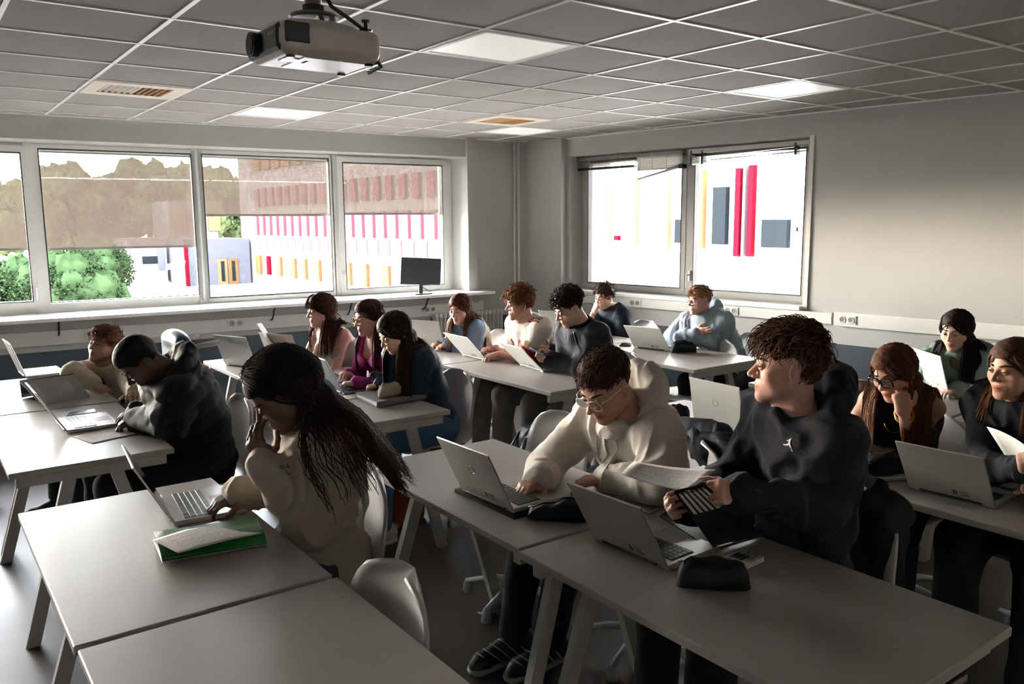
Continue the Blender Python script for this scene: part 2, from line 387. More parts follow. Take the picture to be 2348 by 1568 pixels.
# cable trunking with sockets
def trunk(F_, u0, u1, z0, z1, lb):
    t = thing('cable_trunking', lb, 'cable trunking', F_((u0+u1)/2, 0, z0)); c = F_((u0+u1)/2, 0, z0)
    f = MB(); f.box(u0, u1, 0, .035, z0, z1, fr=F_); f.build('body', M_trunk, t, shift=c)
    f = MB(); f.box(u0, u1, .035, .039, z0+.018, z1-.018, fr=F_); f.build('cover', M_trunk, t, shift=c)
    return t, c
tA, cA = trunk(FA, .6, U_A-.3, .715, .83, 'white cable trunking below the long window shelf')
tB, cB = trunk(FB, .52, 3.5, .825, .915, 'white cable trunking under the right-hand window')
tC, cC = trunk(FB, 3.52, U_B-.3, .815, .93, 'deeper white cable trunking along the bare right wall')
def socket(F_, u, z, o, lb):
    c = F_(u, o, z); t = thing('power_socket', lb, 'socket', c, 0, 'double power sockets')
    f = MB(); f.box(u-.075, u+.075, o, o+.006, z-.034, z+.034, fr=F_); f.build('plate', M_trunk, t, shift=c)
    for du in (-.035, .035):
        f = MB(); pts = [F_(u+du+.024*math.cos(a), o+.0065, z+.024*math.sin(a)) for a in np.linspace(0, 2*math.pi, 16, endpoint=False)]
        f.tube(pts, .004, 6, closed=True); f.build('socket_ring', M_trunk, t, shift=c)
        f = MB(); f.tube([F_(u+du, o+.004, z), F_(u+du, o+.0075, z)], .02, 12); f.build('socket_well', mat('socket_grey', '7d7c78', .5), t, shift=c)
for (x, y), lb in (((1455, 691), 'double socket on the trunking behind the boy in navy'), ((1675, 709), 'double socket on the trunking right of the boy in the grey hoodie'), ((1941, 735), 'double socket at the start of the bare wall trunking')):
    u, z = pxB(x, y, .045); socket(FB, u, .87 if u < 3.5 else .873, .039, lb)
for (x, y), lb in (((215, 745), 'double socket under the shelf behind the person in cream'), ((540, 718), 'double socket under the shelf beside the bare bracket'), ((985, 690), 'double socket under the shelf below the monitor')):
    u, z = pxA(x, y, .04); socket(FA, u, .785, .039, lb)
# heating pipes in the corner and column radiator
for du in (.14, .195):
    t = tag(MB().tube([FA(du, .05, 0), FA(du, .05, CH)], .014 if du < .18 else .009, 12).build('heating_pipe', M_pipe, smooth=True), 'thick vertical white heating pipe in the corner' if du < .18 else 'thin vertical white heating pipe in the corner', 'pipe', 'heating pipes in the corner')
c = FA(.75, .1, 0); t = thing('radiator', 'white column radiator under the shelf in the corner', 'radiator', c)
for k in range(17):
    u = .42+k*.05; f = MB()
    for oo in (.045, .085, .125): f.tube([FA(u, oo, .12), FA(u, oo, .72)], .011, 6)
    f.box(u-.02, u+.02, .035, .135, .7, .74, fr=FA); f.box(u-.02, u+.02, .035, .135, .1, .14, fr=FA)
    f.build('column', M_pipe, t, shift=c)
for u in (.45, 1.17): f = MB(); f.box(u-.01, u+.01, .06, .1, 0, .12, fr=FA); f.build('foot', M_pipe, t, shift=c)
# ------------------------------------------------------------------ right-hand window
OG = -.22
M_fr2 = mat('window_frame_grey', 'a9a9a4', .4)
win2 = sempty('window_2')
f = MB(); frame_rect(f, oB0+.003, oB1-.003, ZBS, ZBT-.003, .045, OG-.04, OG+.02, FB); f.build('outer_frame', M_fr2, win2)
for (u0, u1, sash) in ((.66, 1.86, False), (2.0, 3.12, True)):
    f = MB(); frame_rect(f, u0-.05, u1+.05, .97, 2.34, .05, OG-.03, OG+.05, FB, bot=.055); s = f.build('sash', M_fr2, win2)
    f = MB(); frame_rect(f, u0, u1, 1.02, 2.29, .009, OG-.012, OG+.052, FB); f.build('gasket', M_gasket, win2)
    f = MB(); f.box(u0+.004, u1-.004, OG-.012, OG-.008, 1.024, 2.286, fr=FB); f.build('pane', M_glass, win2)
    if sash:
        h = MB(); uu = u0-.03; h.box(uu-.012, uu+.012, OG+.05, OG+.064, 1.1, 1.2, fr=FB); h.tube([FB(uu, OG+.06, 1.16), FB(uu, OG+.1, 1.16), FB(uu, OG+.105, 1.04)], .009); h.build('handle', M_trunk, s)
f = MB(); f.box(1.91, 1.95, OG-.04, OG+.045, ZBS, ZBT-.003, fr=FB); f.build('mullion', M_fr2, win2)
f = MB(); f.box(oB0, oB1, -.3, .05, ZBS-.02, ZBS+.012, fr=FB); f.build('sill', M_sill, win2)
# bunched venetian blinds
M_slt = mat('venetian_slat_grey', '77706a', .45); M_slt2 = mat('venetian_slat_pale', 'b9b4ac', .45)
c = FB(1.25, OG+.1, 2.3); t = thing('venetian_blind', 'broken venetian blind bunched at the top of the left pane, bottom rail hanging askew', 'blind', c, 0, 'venetian blinds')
f = MB(); f.box(.56, 1.9, OG+.07, OG+.12, 2.31, 2.345, fr=FB); f.build('head_rail', M_slt, t, shift=c)
for k in range(7):
    z = 2.3-.008*k; f = MB(); f.box(.57, 1.32, OG+.065, OG+.115, z-.0015, z+.0015, fr=FB); f.build('slat', M_slt, t, shift=c)
f = MB(); f.box(.57, 1.32, OG+.065, OG+.115, 2.215, 2.24, fr=FB); f.build('bottom_rail', M_dark, t, shift=c)
for k in range(8):
    z = 2.305-.0165*k; f = MB(); f.hexa([FB(1.34, OG+.07, z-.012), FB(1.89, OG+.07, z-.012), FB(1.89, OG+.11, z+.003), FB(1.34, OG+.11, z+.003), FB(1.34, OG+.07, z-.0105), FB(1.89, OG+.07, z-.0105), FB(1.89, OG+.11, z+.0045), FB(1.34, OG+.11, z+.0045)]); f.build('slat', M_slt2, t, shift=c)
for k in range(2):
    f = MB(); o_ = .012*k; f.hexa([FB(1.36, OG+.07, 2.085+o_), FB(1.9, OG+.07, 2.19+o_), FB(1.9, OG+.11, 2.19+o_), FB(1.36, OG+.11, 2.085+o_), FB(1.36, OG+.07, 2.092+o_), FB(1.9, OG+.07, 2.2+o_), FB(1.9, OG+.11, 2.2+o_), FB(1.36, OG+.11, 2.092+o_)]); f.build('hanging_slat', M_slt, t, shift=c)
f = MB(); f.box(1.86, 1.91, OG+.06, OG+.12, 2.175, 2.215, fr=FB); f.build('end_cap', M_dark, t, shift=c)
for u in (.75, 1.15, 1.4, 1.55, 1.72):
    f = MB(); f.tube([FB(u, OG+.12, 2.33), FB(u, OG+.12, 2.18 if u > 1.3 else 2.22)], .0025, 5); f.build('ladder_cord', M_slt2, t, shift=c)
c = FB(2.6, OG+.1, 2.3); t = thing('venetian_blind', 'raised venetian blind with tilted dark slats over the right pane', 'blind', c, 0, 'venetian blinds')
f = MB(); f.box(1.97, 3.2, OG+.07, OG+.12, 2.305, 2.345, fr=FB); f.build('head_rail', M_slt2, t, shift=c)
for k in range(6):
    z = 2.29-.011*k; dz = .012*math.sin(k*1.7); f = MB(); f.hexa([FB(1.97, OG+.065, z-.02), FB(3.2, OG+.065, z+.012+dz), FB(3.2, OG+.115, z+.012+dz), FB(1.97, OG+.115, z-.02), FB(1.97, OG+.065, z-.017), FB(3.2, OG+.065, z+.015+dz), FB(3.2, OG+.115, z+.015+dz), FB(1.97, OG+.115, z-.017)]); f.build('slat', M_dark if k in (2, 5) else M_slt, t, shift=c)
for u in (2.0, 2.12, 3.05):
    f = MB(); f.box(u-.012, u+.012, OG+.06, OG+.12, 2.2 if u < 3 else 2.23, 2.33, fr=FB); f.build('cord_block', M_dark, t, shift=c)
f = MB(); f.tube([FB(3.05, OG+.125, 2.25), FB(3.09, OG+.13, 1.9), FB(3.1, OG+.13, 1.62)], .002, 5); f.tube([FB(3.1, OG+.13, 1.62), FB(3.1, OG+.13, 1.58)], .007, 6); f.build('pull_cord', M_dark, t, shift=c)
# daylight portals fill the two window openings (they only guide sampling of the sky)
for nm, F_, u0, u1, o_, n_ in (('portal_window_1', FA, oA0, oA1, -.45, nA), ('portal_window_2', FB, oB0, oB1, -.34, nB)):
    l = bpy.data.lights.new(nm, 'AREA'); l.shape = 'RECTANGLE'; l.size = u1-u0; l.size_y = 1.45; l.cycles.is_portal = True
    o = bpy.data.objects.new(nm, l); COL.objects.link(o); o.location = F_((u0+u1)/2, o_, 1.66)
    o.rotation_euler = Vector((n_[0], n_[1], 0)).to_track_quat('-Z', 'Z').to_euler()
    q = Vector((n_[0], n_[1], 0)); o.rotation_euler = Matrix(((-n_[1], 0, -n_[0]), (n_[0], 0, -n_[1]), (0, 1, 0))).to_euler()
# ------------------------------------------------------------------ outdoors
GZ = -3.6
M_ground = mat('courtyard_asphalt', '827e7a', .9, noise=.08, nscale=.4, spec=0)
M_grass = mat('dry_lawn', '7c7050', .95, noise=.2, nscale=.6, spec=0)
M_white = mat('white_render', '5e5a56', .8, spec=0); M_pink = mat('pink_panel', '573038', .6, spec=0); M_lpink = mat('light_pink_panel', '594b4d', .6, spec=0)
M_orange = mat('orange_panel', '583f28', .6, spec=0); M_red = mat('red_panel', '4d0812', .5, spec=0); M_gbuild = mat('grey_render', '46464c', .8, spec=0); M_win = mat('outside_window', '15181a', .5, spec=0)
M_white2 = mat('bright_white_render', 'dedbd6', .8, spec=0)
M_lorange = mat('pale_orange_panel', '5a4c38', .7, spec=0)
f = MB(); f.box(-60, 140, 1.6, 140, GZ-.3, GZ); f.box(6.9, 140, -60, 1.6, GZ-.3, GZ); struct(f.build('ground', M_ground))
# long striped school wing seen through the blinds: facade plane x = 24
X0 = 24.0
def bld(name, label): return thing(name, label, 'building', (0, 0, 0))
c = np.array([X0, 48, GZ])
t = thing('striped_school_wing', 'long white school wing with pink, red and orange vertical panels', 'building', c)
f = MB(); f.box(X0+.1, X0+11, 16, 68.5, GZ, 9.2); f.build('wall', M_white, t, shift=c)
zb = lambda y_px, x_px: on_x(x_px, y_px, X0)[2]
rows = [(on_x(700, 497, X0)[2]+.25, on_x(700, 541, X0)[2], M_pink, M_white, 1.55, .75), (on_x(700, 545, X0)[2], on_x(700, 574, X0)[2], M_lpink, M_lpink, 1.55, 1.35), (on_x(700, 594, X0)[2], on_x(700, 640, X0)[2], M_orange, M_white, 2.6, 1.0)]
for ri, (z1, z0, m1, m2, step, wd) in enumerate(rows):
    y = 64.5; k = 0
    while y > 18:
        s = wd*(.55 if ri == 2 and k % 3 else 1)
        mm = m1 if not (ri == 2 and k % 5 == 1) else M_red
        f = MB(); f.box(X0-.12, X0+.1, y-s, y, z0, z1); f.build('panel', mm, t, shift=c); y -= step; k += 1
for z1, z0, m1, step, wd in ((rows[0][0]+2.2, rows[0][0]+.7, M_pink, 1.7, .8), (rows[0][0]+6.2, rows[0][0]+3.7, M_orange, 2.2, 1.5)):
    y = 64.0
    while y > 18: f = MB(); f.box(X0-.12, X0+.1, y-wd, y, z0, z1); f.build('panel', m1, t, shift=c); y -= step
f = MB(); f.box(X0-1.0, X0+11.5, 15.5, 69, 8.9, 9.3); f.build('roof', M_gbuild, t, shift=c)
# end block of the wing and link building behind the courtyard
c = np.array([16, 69, GZ]); t = thing('far_school_block', 'far white school block with orange and pale panels closing the courtyard', 'building', c)
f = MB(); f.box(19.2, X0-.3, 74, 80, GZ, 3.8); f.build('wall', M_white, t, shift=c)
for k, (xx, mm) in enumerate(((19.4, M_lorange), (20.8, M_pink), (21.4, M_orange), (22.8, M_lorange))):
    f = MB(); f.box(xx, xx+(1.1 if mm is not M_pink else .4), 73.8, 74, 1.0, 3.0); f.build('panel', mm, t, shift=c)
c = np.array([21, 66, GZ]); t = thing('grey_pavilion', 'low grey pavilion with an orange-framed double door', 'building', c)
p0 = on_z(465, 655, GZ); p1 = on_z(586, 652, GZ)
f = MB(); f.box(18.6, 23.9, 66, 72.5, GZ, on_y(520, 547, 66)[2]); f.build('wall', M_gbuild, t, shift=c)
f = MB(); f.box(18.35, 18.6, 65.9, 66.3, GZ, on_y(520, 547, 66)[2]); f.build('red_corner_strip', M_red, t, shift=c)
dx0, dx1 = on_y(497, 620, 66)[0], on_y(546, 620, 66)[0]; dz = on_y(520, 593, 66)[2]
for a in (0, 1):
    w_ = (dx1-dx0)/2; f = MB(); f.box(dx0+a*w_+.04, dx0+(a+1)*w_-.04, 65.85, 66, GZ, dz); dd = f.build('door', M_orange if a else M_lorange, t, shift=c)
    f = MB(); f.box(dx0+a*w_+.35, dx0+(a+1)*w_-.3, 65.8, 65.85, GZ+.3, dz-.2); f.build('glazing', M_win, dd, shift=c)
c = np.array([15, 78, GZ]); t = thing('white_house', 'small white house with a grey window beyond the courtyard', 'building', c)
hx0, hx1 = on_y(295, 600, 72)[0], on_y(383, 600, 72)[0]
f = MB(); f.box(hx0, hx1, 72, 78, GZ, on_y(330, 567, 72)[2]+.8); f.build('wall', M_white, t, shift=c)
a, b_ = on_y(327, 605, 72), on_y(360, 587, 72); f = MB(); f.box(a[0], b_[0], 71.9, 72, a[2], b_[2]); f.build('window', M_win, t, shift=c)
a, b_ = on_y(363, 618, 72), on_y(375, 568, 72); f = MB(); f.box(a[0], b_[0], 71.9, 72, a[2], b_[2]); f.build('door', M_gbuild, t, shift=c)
# sign post in the courtyard
q = on_z(403, 660, GZ); t = thing('courtyard_sign', 'white slanted notice board on a post in the courtyard', 'sign', q)
f = MB(); f.box(-.22, .22, -.15, .15, 0, 1.5); f.build('post', M_white, t); f = MB(); f.hexa([(-.7, -.3, 1.5), (.75, -.3, 1.8), (.75, .1, 1.8), (-.7, .1, 1.5), (-.6, -.3, 2.0), (.85, -.3, 2.25), (.85, .1, 2.25), (-.6, .1, 2.0)]); f.build('board', M_white, t)
q = on_z(250, 690, GZ); f = MB(); f.grid([[(q[0]-7+4.6*i+(1.5 if j else 0), q[1]-2+(10 if j else 0)*1.0, GZ+.02+.25*(j == 1)) for j in (0, 1)] for i in range(3)], thick=.05); tag(f.build('lawn_bank', M_grass), 'dry pale lawn bank beside the bushes', 'lawn')
# building across the narrow court, outside the right-hand window: plane x = 15
XB = 15.0
c = np.array([XB, -2, GZ]); t = thing('opposite_white_building', 'bright white building opposite the right-hand window with orange strips and red panel', 'building', c)
f = MB(); f.box(XB+.1, XB+8, -22, 14, GZ, 9); f.build('wall', M_white2, t, shift=c)
for (x0, x1, y0, y1, mm, nm) in ((1385, 1398, 412, 560, M_lorange, 'panel'), (1450, 1462, 408, 560, M_lorange, 'panel'), (1522, 1535, 400, 570, M_lorange, 'panel'), (1603, 1616, 390, 570, M_orange, 'panel'), (1683, 1701, 385, 588, M_red, 'panel'), (1701, 1713, 380, 588, M_lpink, 'panel'), (1713, 1731, 378, 588, M_red, 'panel'), (1634, 1668, 428, 560, M_win, 'window'), (1747, 1808, 503, 567, M_win, 'window'), (1549, 1572, 503, 557, M_win, 'window'), (1410, 1418, 540, 551, M_red, 'panel')):
    a, b_ = on_x(x0, y1, XB), on_x(x1, y0, XB); ya, yb = sorted((a[1], b_[1]))
    f = MB(); f.box(XB-.05, XB+.1, ya, yb, a[2], b_[2]); f.build(nm, mm, t, shift=c)
# trees
def blob_tree(name, label, x, y, h, rad, col, seed, trunk_h=None):
    rs = random.Random(seed); c = (x, y, GZ); t = thing(name, label, 'tree', c, 0, 'trees outside'); trunk_h = h*.35 if trunk_h is None else trunk_h
    f = MB(); f.tube([(0, 0, 0), (.1, 0, trunk_h*.6), (0, .1, h*.7)], [rad*.12, rad*.09, rad*.03], 7); f.build('trunk', mat('bark', '5a4a3c', .9), t)
    f = MB()
    for k in range(46):
        a, e, rr = rs.uniform(0, 6.28), rs.uniform(-.9, 1.3), rad*rs.uniform(.55, .95)
        ce = np.array([math.cos(a)*math.cos(e)*rr, math.sin(a)*math.cos(e)*rr, trunk_h+(h-trunk_h)*.5+math.sin(e)*(h-trunk_h)*.45]); r = rad*rs.uniform(.2, .4)
        V = []; F = []; n, mm = 8, 5
        for i in range(mm+1):
            for j in range(n):
                th = math.pi*i/mm; ph = 2*math.pi*j/n; s = r*rs.uniform(.65, 1.25); V.append(ce+s*np.array([math.sin(th)*math.cos(ph), math.sin(th)*math.sin(ph), math.cos(th)]))
        for i in range(mm):
            for j in range(n): j2 = (j+1) % n; F.append((i*n+j, i*n+j2, (i+1)*n+j2, (i+1)*n+j))
        f.add(V, F)
    for k in range(900 if trunk_h > .6 else 3500):      # loose leaf clumps break the outline
        a, e = rs.uniform(0, 6.28), math.asin(rs.uniform(-.8, 1)); rr = rad*rs.uniform(.85, 1.12)
        p = np.array([math.cos(a)*math.cos(e)*rr, math.sin(a)*math.cos(e)*rr, trunk_h+(h-trunk_h)*.5+math.sin(e)*(h-trunk_h)*.55]); s = rad*(.07 if trunk_h > .6 else .05)
        q = [p+s*np.array([rs.uniform(-1, 1), rs.uniform(-1, 1), rs.uniform(-1, 1)]) for _ in range(4)]; f.add(q, [(0, 1, 2), (0, 2, 3), (0, 3, 1), (1, 3, 2)])
    f.build('crown', mat('leaf_'+col, col, .9, noise=.4, nscale=2, spec=0), t, smooth=True)
for k, (px_, D, h, r, lb) in enumerate(((-60, 95, 13.0, 6, 'dark tree in the belt beyond the far left pane'), (60, 90, 12.0, 5, 'round dark tree behind the low drawn blind, beside the mullion'), (150, 92, 15.0, 5, 'tall dark tree with a domed crown behind the low drawn blind'), (262, 98, 14.2, 5, 'tall tree standing alone in the middle of the tree belt'), (340, 95, 15.6, 6, 'broad tree right of the middle of the tree belt'), (425, 96, 15.4, 6, 'tall tree just left of the second mullion'), (500, 100, 15.0, 6, 'tall tree behind the grey pavilion'), (570, 104, 14.0, 5, 'tree partly hidden by the striped school wing'))):
    d = ray(px_, 500); d = d/np.linalg.norm(d[:2]); blob_tree('tree', lb, CAM[0]+d[0]*D, CAM[1]+d[1]*D, h*.7, r*.75, '454d30' if k % 2 else '3c452c', k+3)
for k, (px_, py_, D, r, h, lb) in enumerate(((20, 640, 34, 1.7, 3.9, 'leafy green bush behind the far left pane'), (140, 630, 33, 1.75, 4.0, 'round leafy green bush below the low drawn blind'), (205, 600, 60, 2.2, 4.2, 'pale green bush farther off beside the lawn bank'))):
    d = ray(px_, 500); d = d/np.linalg.norm(d[:2]); blob_tree('bush', lb, CAM[0]+d[0]*D, CAM[1]+d[1]*D, h, r, '26331f', k+30, .5)
# ------------------------------------------------------------------ implicit-surface modelling (smooth unions meshed with surface nets)
_rs = np.random.RandomState(11); _LAT = _rs.rand(32, 32, 32).astype(np.float32)*2-1
def noise3(P):
    P = np.asarray(P, np.float32); I = np.floor(P).astype(np.int32); f = P-I; f = f*f*(3-2*f); r = 0
    for dx in (0, 1):
        wx = f[:, 0] if dx else 1-f[:, 0]
        for dy in (0, 1):
            wy = f[:, 1] if dy else 1-f[:, 1]
            for dz in (0, 1):
                wz = f[:, 2] if dz else 1-f[:, 2]
                r = r+wx*wy*wz*_LAT[(I[:, 0]+dx) & 31, (I[:, 1]+dy) & 31, (I[:, 2]+dz) & 31]
    return r
def rotm(axis, deg):
    a = nrm(axis); t = math.radians(deg); K = np.array([[0, -a[2], a[1]], [a[2], 0, -a[0]], [-a[1], a[0], 0]])
    return np.eye(3)+math.sin(t)*K+(1-math.cos(t))*K@K
class Vol:
    def __init__(s, lo, hi, h):
        s.lo = np.array(lo, float); s.h = h; s.n = np.maximum(np.ceil((np.array(hi)-s.lo)/h).astype(int)+1, 4)
        s.D = np.full(s.n, 1.0, np.float32); s.ax = [(s.lo[i]+h*np.arange(s.n[i])).astype(np.float32) for i in range(3)]
    def _sl(s, lo, hi):
        a = np.clip(np.floor((np.array(lo)-s.lo)/s.h).astype(int), 0, s.n); b = np.clip(np.ceil((np.array(hi)-s.lo)/s.h).astype(int)+1, 0, s.n)
        if np.any(b <= a): return None
        sl = tuple(slice(a[i], b[i]) for i in range(3))
        return sl, s.ax[0][sl[0]][:, None, None], s.ax[1][sl[1]][None, :, None], s.ax[2][sl[2]][None, None, :]
    def _mix(s, sl, d, k, cut):
        D = s.D[sl]
        if cut:
            d = -d
            if k > 0: hh = np.maximum(k-np.abs(D-d), 0)/k; s.D[sl] = np.maximum(D, d)+hh*hh*k*.25
            else: s.D[sl] = np.maximum(D, d)
        else:
            if k > 0: hh = np.maximum(k-np.abs(D-d), 0)/k; s.D[sl] = np.minimum(D, d)-hh*hh*k*.25
            else: s.D[sl] = np.minimum(D, d)
    def cap(s, a, b, r1, r2=None, k=.02, cut=False, flat=None):   # tapered capsule; flat=(axis, factor) squashes along an axis
        a = np.array(a, float); b = np.array(b, float); r2 = r1 if r2 is None else r2; R = max(r1, r2)+k+3*s.h
        q = s._sl(np.minimum(a, b)-R, np.maximum(a, b)+R)
        if q is None: return s
        sl, X, Y, Z = q; ab = b-a; L2 = float(ab@ab)+1e-12
        X = X-a[0]; Y = Y-a[1]; Z = Z-a[2]
        t = np.clip((X*ab[0]+Y*ab[1]+Z*ab[2])/L2, 0, 1); px, py, pz = X-t*ab[0], Y-t*ab[1], Z-t*ab[2]
        if flat is None: d = np.sqrt(px*px+py*py+pz*pz)-(r1+(r2-r1)*t)
        else:
            n, fac = flat; n = nrm(n); c = px*n[0]+py*n[1]+pz*n[2]; m = (1/fac-1)
            qx, qy, qz = px+c*n[0]*m, py+c*n[1]*m, pz+c*n[2]*m
            rr = (r1+(r2-r1)*t); l = np.sqrt(qx*qx+qy*qy+qz*qz); g = np.sqrt(px*px+py*py+pz*pz)+1e-6
            d = (l-rr)*np.clip(g/(l+1e-6), .3, 1.5)
        s._mix(sl, d, k, cut); return s
    def ell(s, c, r, R=None, k=.02, cut=False):
        c = np.array(c, float); r = np.array(r, float)*np.ones(3); m = r.max()+k+3*s.h
        q = s._sl(c-m, c+m)
        if q is None: return s
        sl, X, Y, Z = q; X = X-c[0]; Y = Y-c[1]; Z = Z-c[2]
        if R is None: u, v, w_ = X, Y, Z
        else: u, v, w_ = [R[0][i]*X+R[1][i]*Y+R[2][i]*Z for i in range(3)]
        k0 = np.sqrt((u/r[0])**2+(v/r[1])**2+(w_/r[2])**2); k1 = np.sqrt((u/r[0]**2)**2+(v/r[1]**2)**2+(w_/r[2]**2)**2)+1e-6
        d = np.where(k0 < 1e-3, -r.min(), k0*(k0-1)/k1); s._mix(sl, d, k, cut); return s
    def box(s, c, hs, R=None, rr=.02, k=.02, cut=False):
        c = np.array(c, float); hs = np.array(hs, float)-rr; m = np.linalg.norm(hs)+rr+k+3*s.h; q = s._sl(c-m, c+m)
        if q is None: return s
        sl, X, Y, Z = q; X = X-c[0]; Y = Y-c[1]; Z = Z-c[2]
        if R is None: u, v, w_ = X, Y, Z
        else: u, v, w_ = [R[0][i]*X+R[1][i]*Y+R[2][i]*Z for i in range(3)]
        a, b, e = np.abs(u)-hs[0], np.abs(v)-hs[1], np.abs(w_)-hs[2]
        d = np.sqrt(np.maximum(a, 0)**2+np.maximum(b, 0)**2+np.maximum(e, 0)**2)+np.minimum(np.maximum(np.maximum(a, b), e), 0)-rr
        s._mix(sl, d, k, cut); return s
    def plane(s, p, n, k=0):        # keep the side the normal points away from
        n = nrm(n); d = (s.ax[0]-p[0])[:, None, None]*n[0]+(s.ax[1]-p[1])[None, :, None]*n[1]+(s.ax[2]-p[2])[None, None, :]*n[2]
        if k > 0: hh = np.maximum(k-np.abs(s.D-d), 0)/k; s.D = (np.maximum(s.D, d)+hh*hh*k*.25).astype(np.float32)
        else: s.D = np.maximum(s.D, d).astype(np.float32)
        return s
    def displace(s, fn, band=.03):
        idx = np.where(np.abs(s.D) < band); P = np.stack([s.ax[i][idx[i]] for i in range(3)], 1)
        s.D[idx] += fn(P).astype(np.float32); return s
    def mesh(s, smooth=0):
        D = s.D; S = D < 0; n = s.n
        if not S.any(): return np.zeros((0, 3)), np.zeros((0, 4), int)
        cs = np.zeros(n-1, np.int8)
        for i in (0, 1):
            for j in (0, 1):
                for k in (0, 1): cs += S[i:n[0]-1+i, j:n[1]-1+j, k:n[2]-1+k]
        act = (cs > 0) & (cs < 8); I = np.stack(np.where(act), 1); idm = np.full(n-1, -1, np.int64); idm[act] = np.arange(len(I))
        acc = np.zeros((len(I), 3)); cnt = np.zeros(len(I)); C = [(i, j, k) for i in (0, 1) for j in (0, 1) for k in (0, 1)]
        val = {c: D[I[:, 0]+c[0], I[:, 1]+c[1], I[:, 2]+c[2]] for c in C}
        for c in C:
            for a in range(3):
                if c[a] == 0:
                    c2 = list(c); c2[a] = 1; v0, v1 = val[c], val[tuple(c2)]; m = (v0 < 0) != (v1 < 0)
                    t = np.where(m, v0/np.where(v0-v1 == 0, 1, v0-v1), 0); p = np.zeros((len(I), 3)); p += c; p[:, a] = t
                    acc[m] += p[m]; cnt[m] += 1
        V = s.lo+(I+acc/cnt[:, None])*s.h; F = []
        for a in range(3):
            b, c = (a+1) % 3, (a+2) % 3; lo = [slice(0, n[0]), slice(0, n[1]), slice(0, n[2])]; hi = list(lo)
            lo[a] = slice(0, n[a]-1); hi[a] = slice(1, n[a]); s0, s1 = S[tuple(lo)], S[tuple(hi)]
            X = np.stack(np.where(s0 != s1), 1); X = X[(X[:, b] > 0) & (X[:, c] > 0) & (X[:, b] < n[b]-1) & (X[:, c] < n[c]-1)]
            if not len(X): continue
            eb = np.zeros(3, int); eb[b] = 1; ec = np.zeros(3, int); ec[c] = 1
            q = np.stack([idm[tuple((X-eb-ec).T)], idm[tuple((X-ec).T)], idm[tuple(X.T)], idm[tuple((X-eb).T)]], 1)
            fl = s0[tuple(X.T)]; q[~fl] = q[~fl][:, ::-1]; F.append(q)
        F = np.concatenate(F)
        for _ in range(smooth):
            N = np.zeros_like(V); c_ = np.zeros(len(V))
            for a, b in ((0, 1), (1, 2), (2, 3), (3, 0)):
                np.add.at(N, F[:, a], V[F[:, b]]); np.add.at(N, F[:, b], V[F[:, a]]); np.add.at(c_, F[:, a], 1); np.add.at(c_, F[:, b], 1)
            V = V*.5+.5*N/np.maximum(c_, 1)[:, None]
        return V, F
def np_mesh(name, V, F, m, parent=None, shift=(0, 0, 0), col=None, smooth=True):
    me = bpy.data.meshes.new(name); V = np.asarray(V, float)-np.array(shift, float)
    me.vertices.add(len(V)); me.vertices.foreach_set('co', V.astype(np.float32).ravel())
    if isinstance(F, np.ndarray): k = F.shape[1]; ls = np.arange(len(F))*k; li = F.ravel()
    else: cnt = [len(f) for f in F]; ls = np.concatenate([[0], np.cumsum(cnt)[:-1]]); li = np.concatenate([np.array(f) for f in F])
    me.loops.add(len(li)); me.loops.foreach_set('vertex_index', li.astype(np.int32)); me.polygons.add(len(ls)); me.polygons.foreach_set('loop_start', ls.astype(np.int32))
    me.update(calc_edges=True); me.validate()
    me.polygons.foreach_set('use_smooth', np.full(len(me.polygons), smooth))
    me.materials.append(m)
    if col is not None:
        ca = me.color_attributes.new('Col', 'FLOAT_COLOR', 'POINT'); c4 = np.ones((len(V), 4), np.float32); c4[:, :3] = col; ca.data.foreach_set('color', c4.ravel())
    o = bpy.data.objects.new(name, me); COL.objects.link(o)
    if parent: o.parent = parent
    return o
def merge(parts):
    Vs, Fs, Cs, o = [], [], [], 0
    for p in parts:
        V, F = p[0], p[1]; Vs.append(V); Fs.append(F+o); o += len(V)
        if len(p) > 2: Cs.append(np.broadcast_to(p[2], (len(V), 3)))
    return np.concatenate(Vs), np.concatenate(Fs), (np.concatenate(Cs) if Cs else None)
def fold_fn(amp, scale, seed=0, stretch=(1, 1, .5)):
    st = np.array(stretch)*scale
    def fn(P):
        w_ = np.stack([noise3(P*scale*.6+seed*3.1+i*11.7) for i in range(3)], 1)*.6; q = P*st+seed*7.3+w_
        a = 1-np.abs(noise3(q))*2.4; b = 1-np.abs(noise3(q*2.2+5))*2.4
        return -amp*(a.clip(-.7, 1)*.75+.4*b.clip(-.7, 1))
    return fn
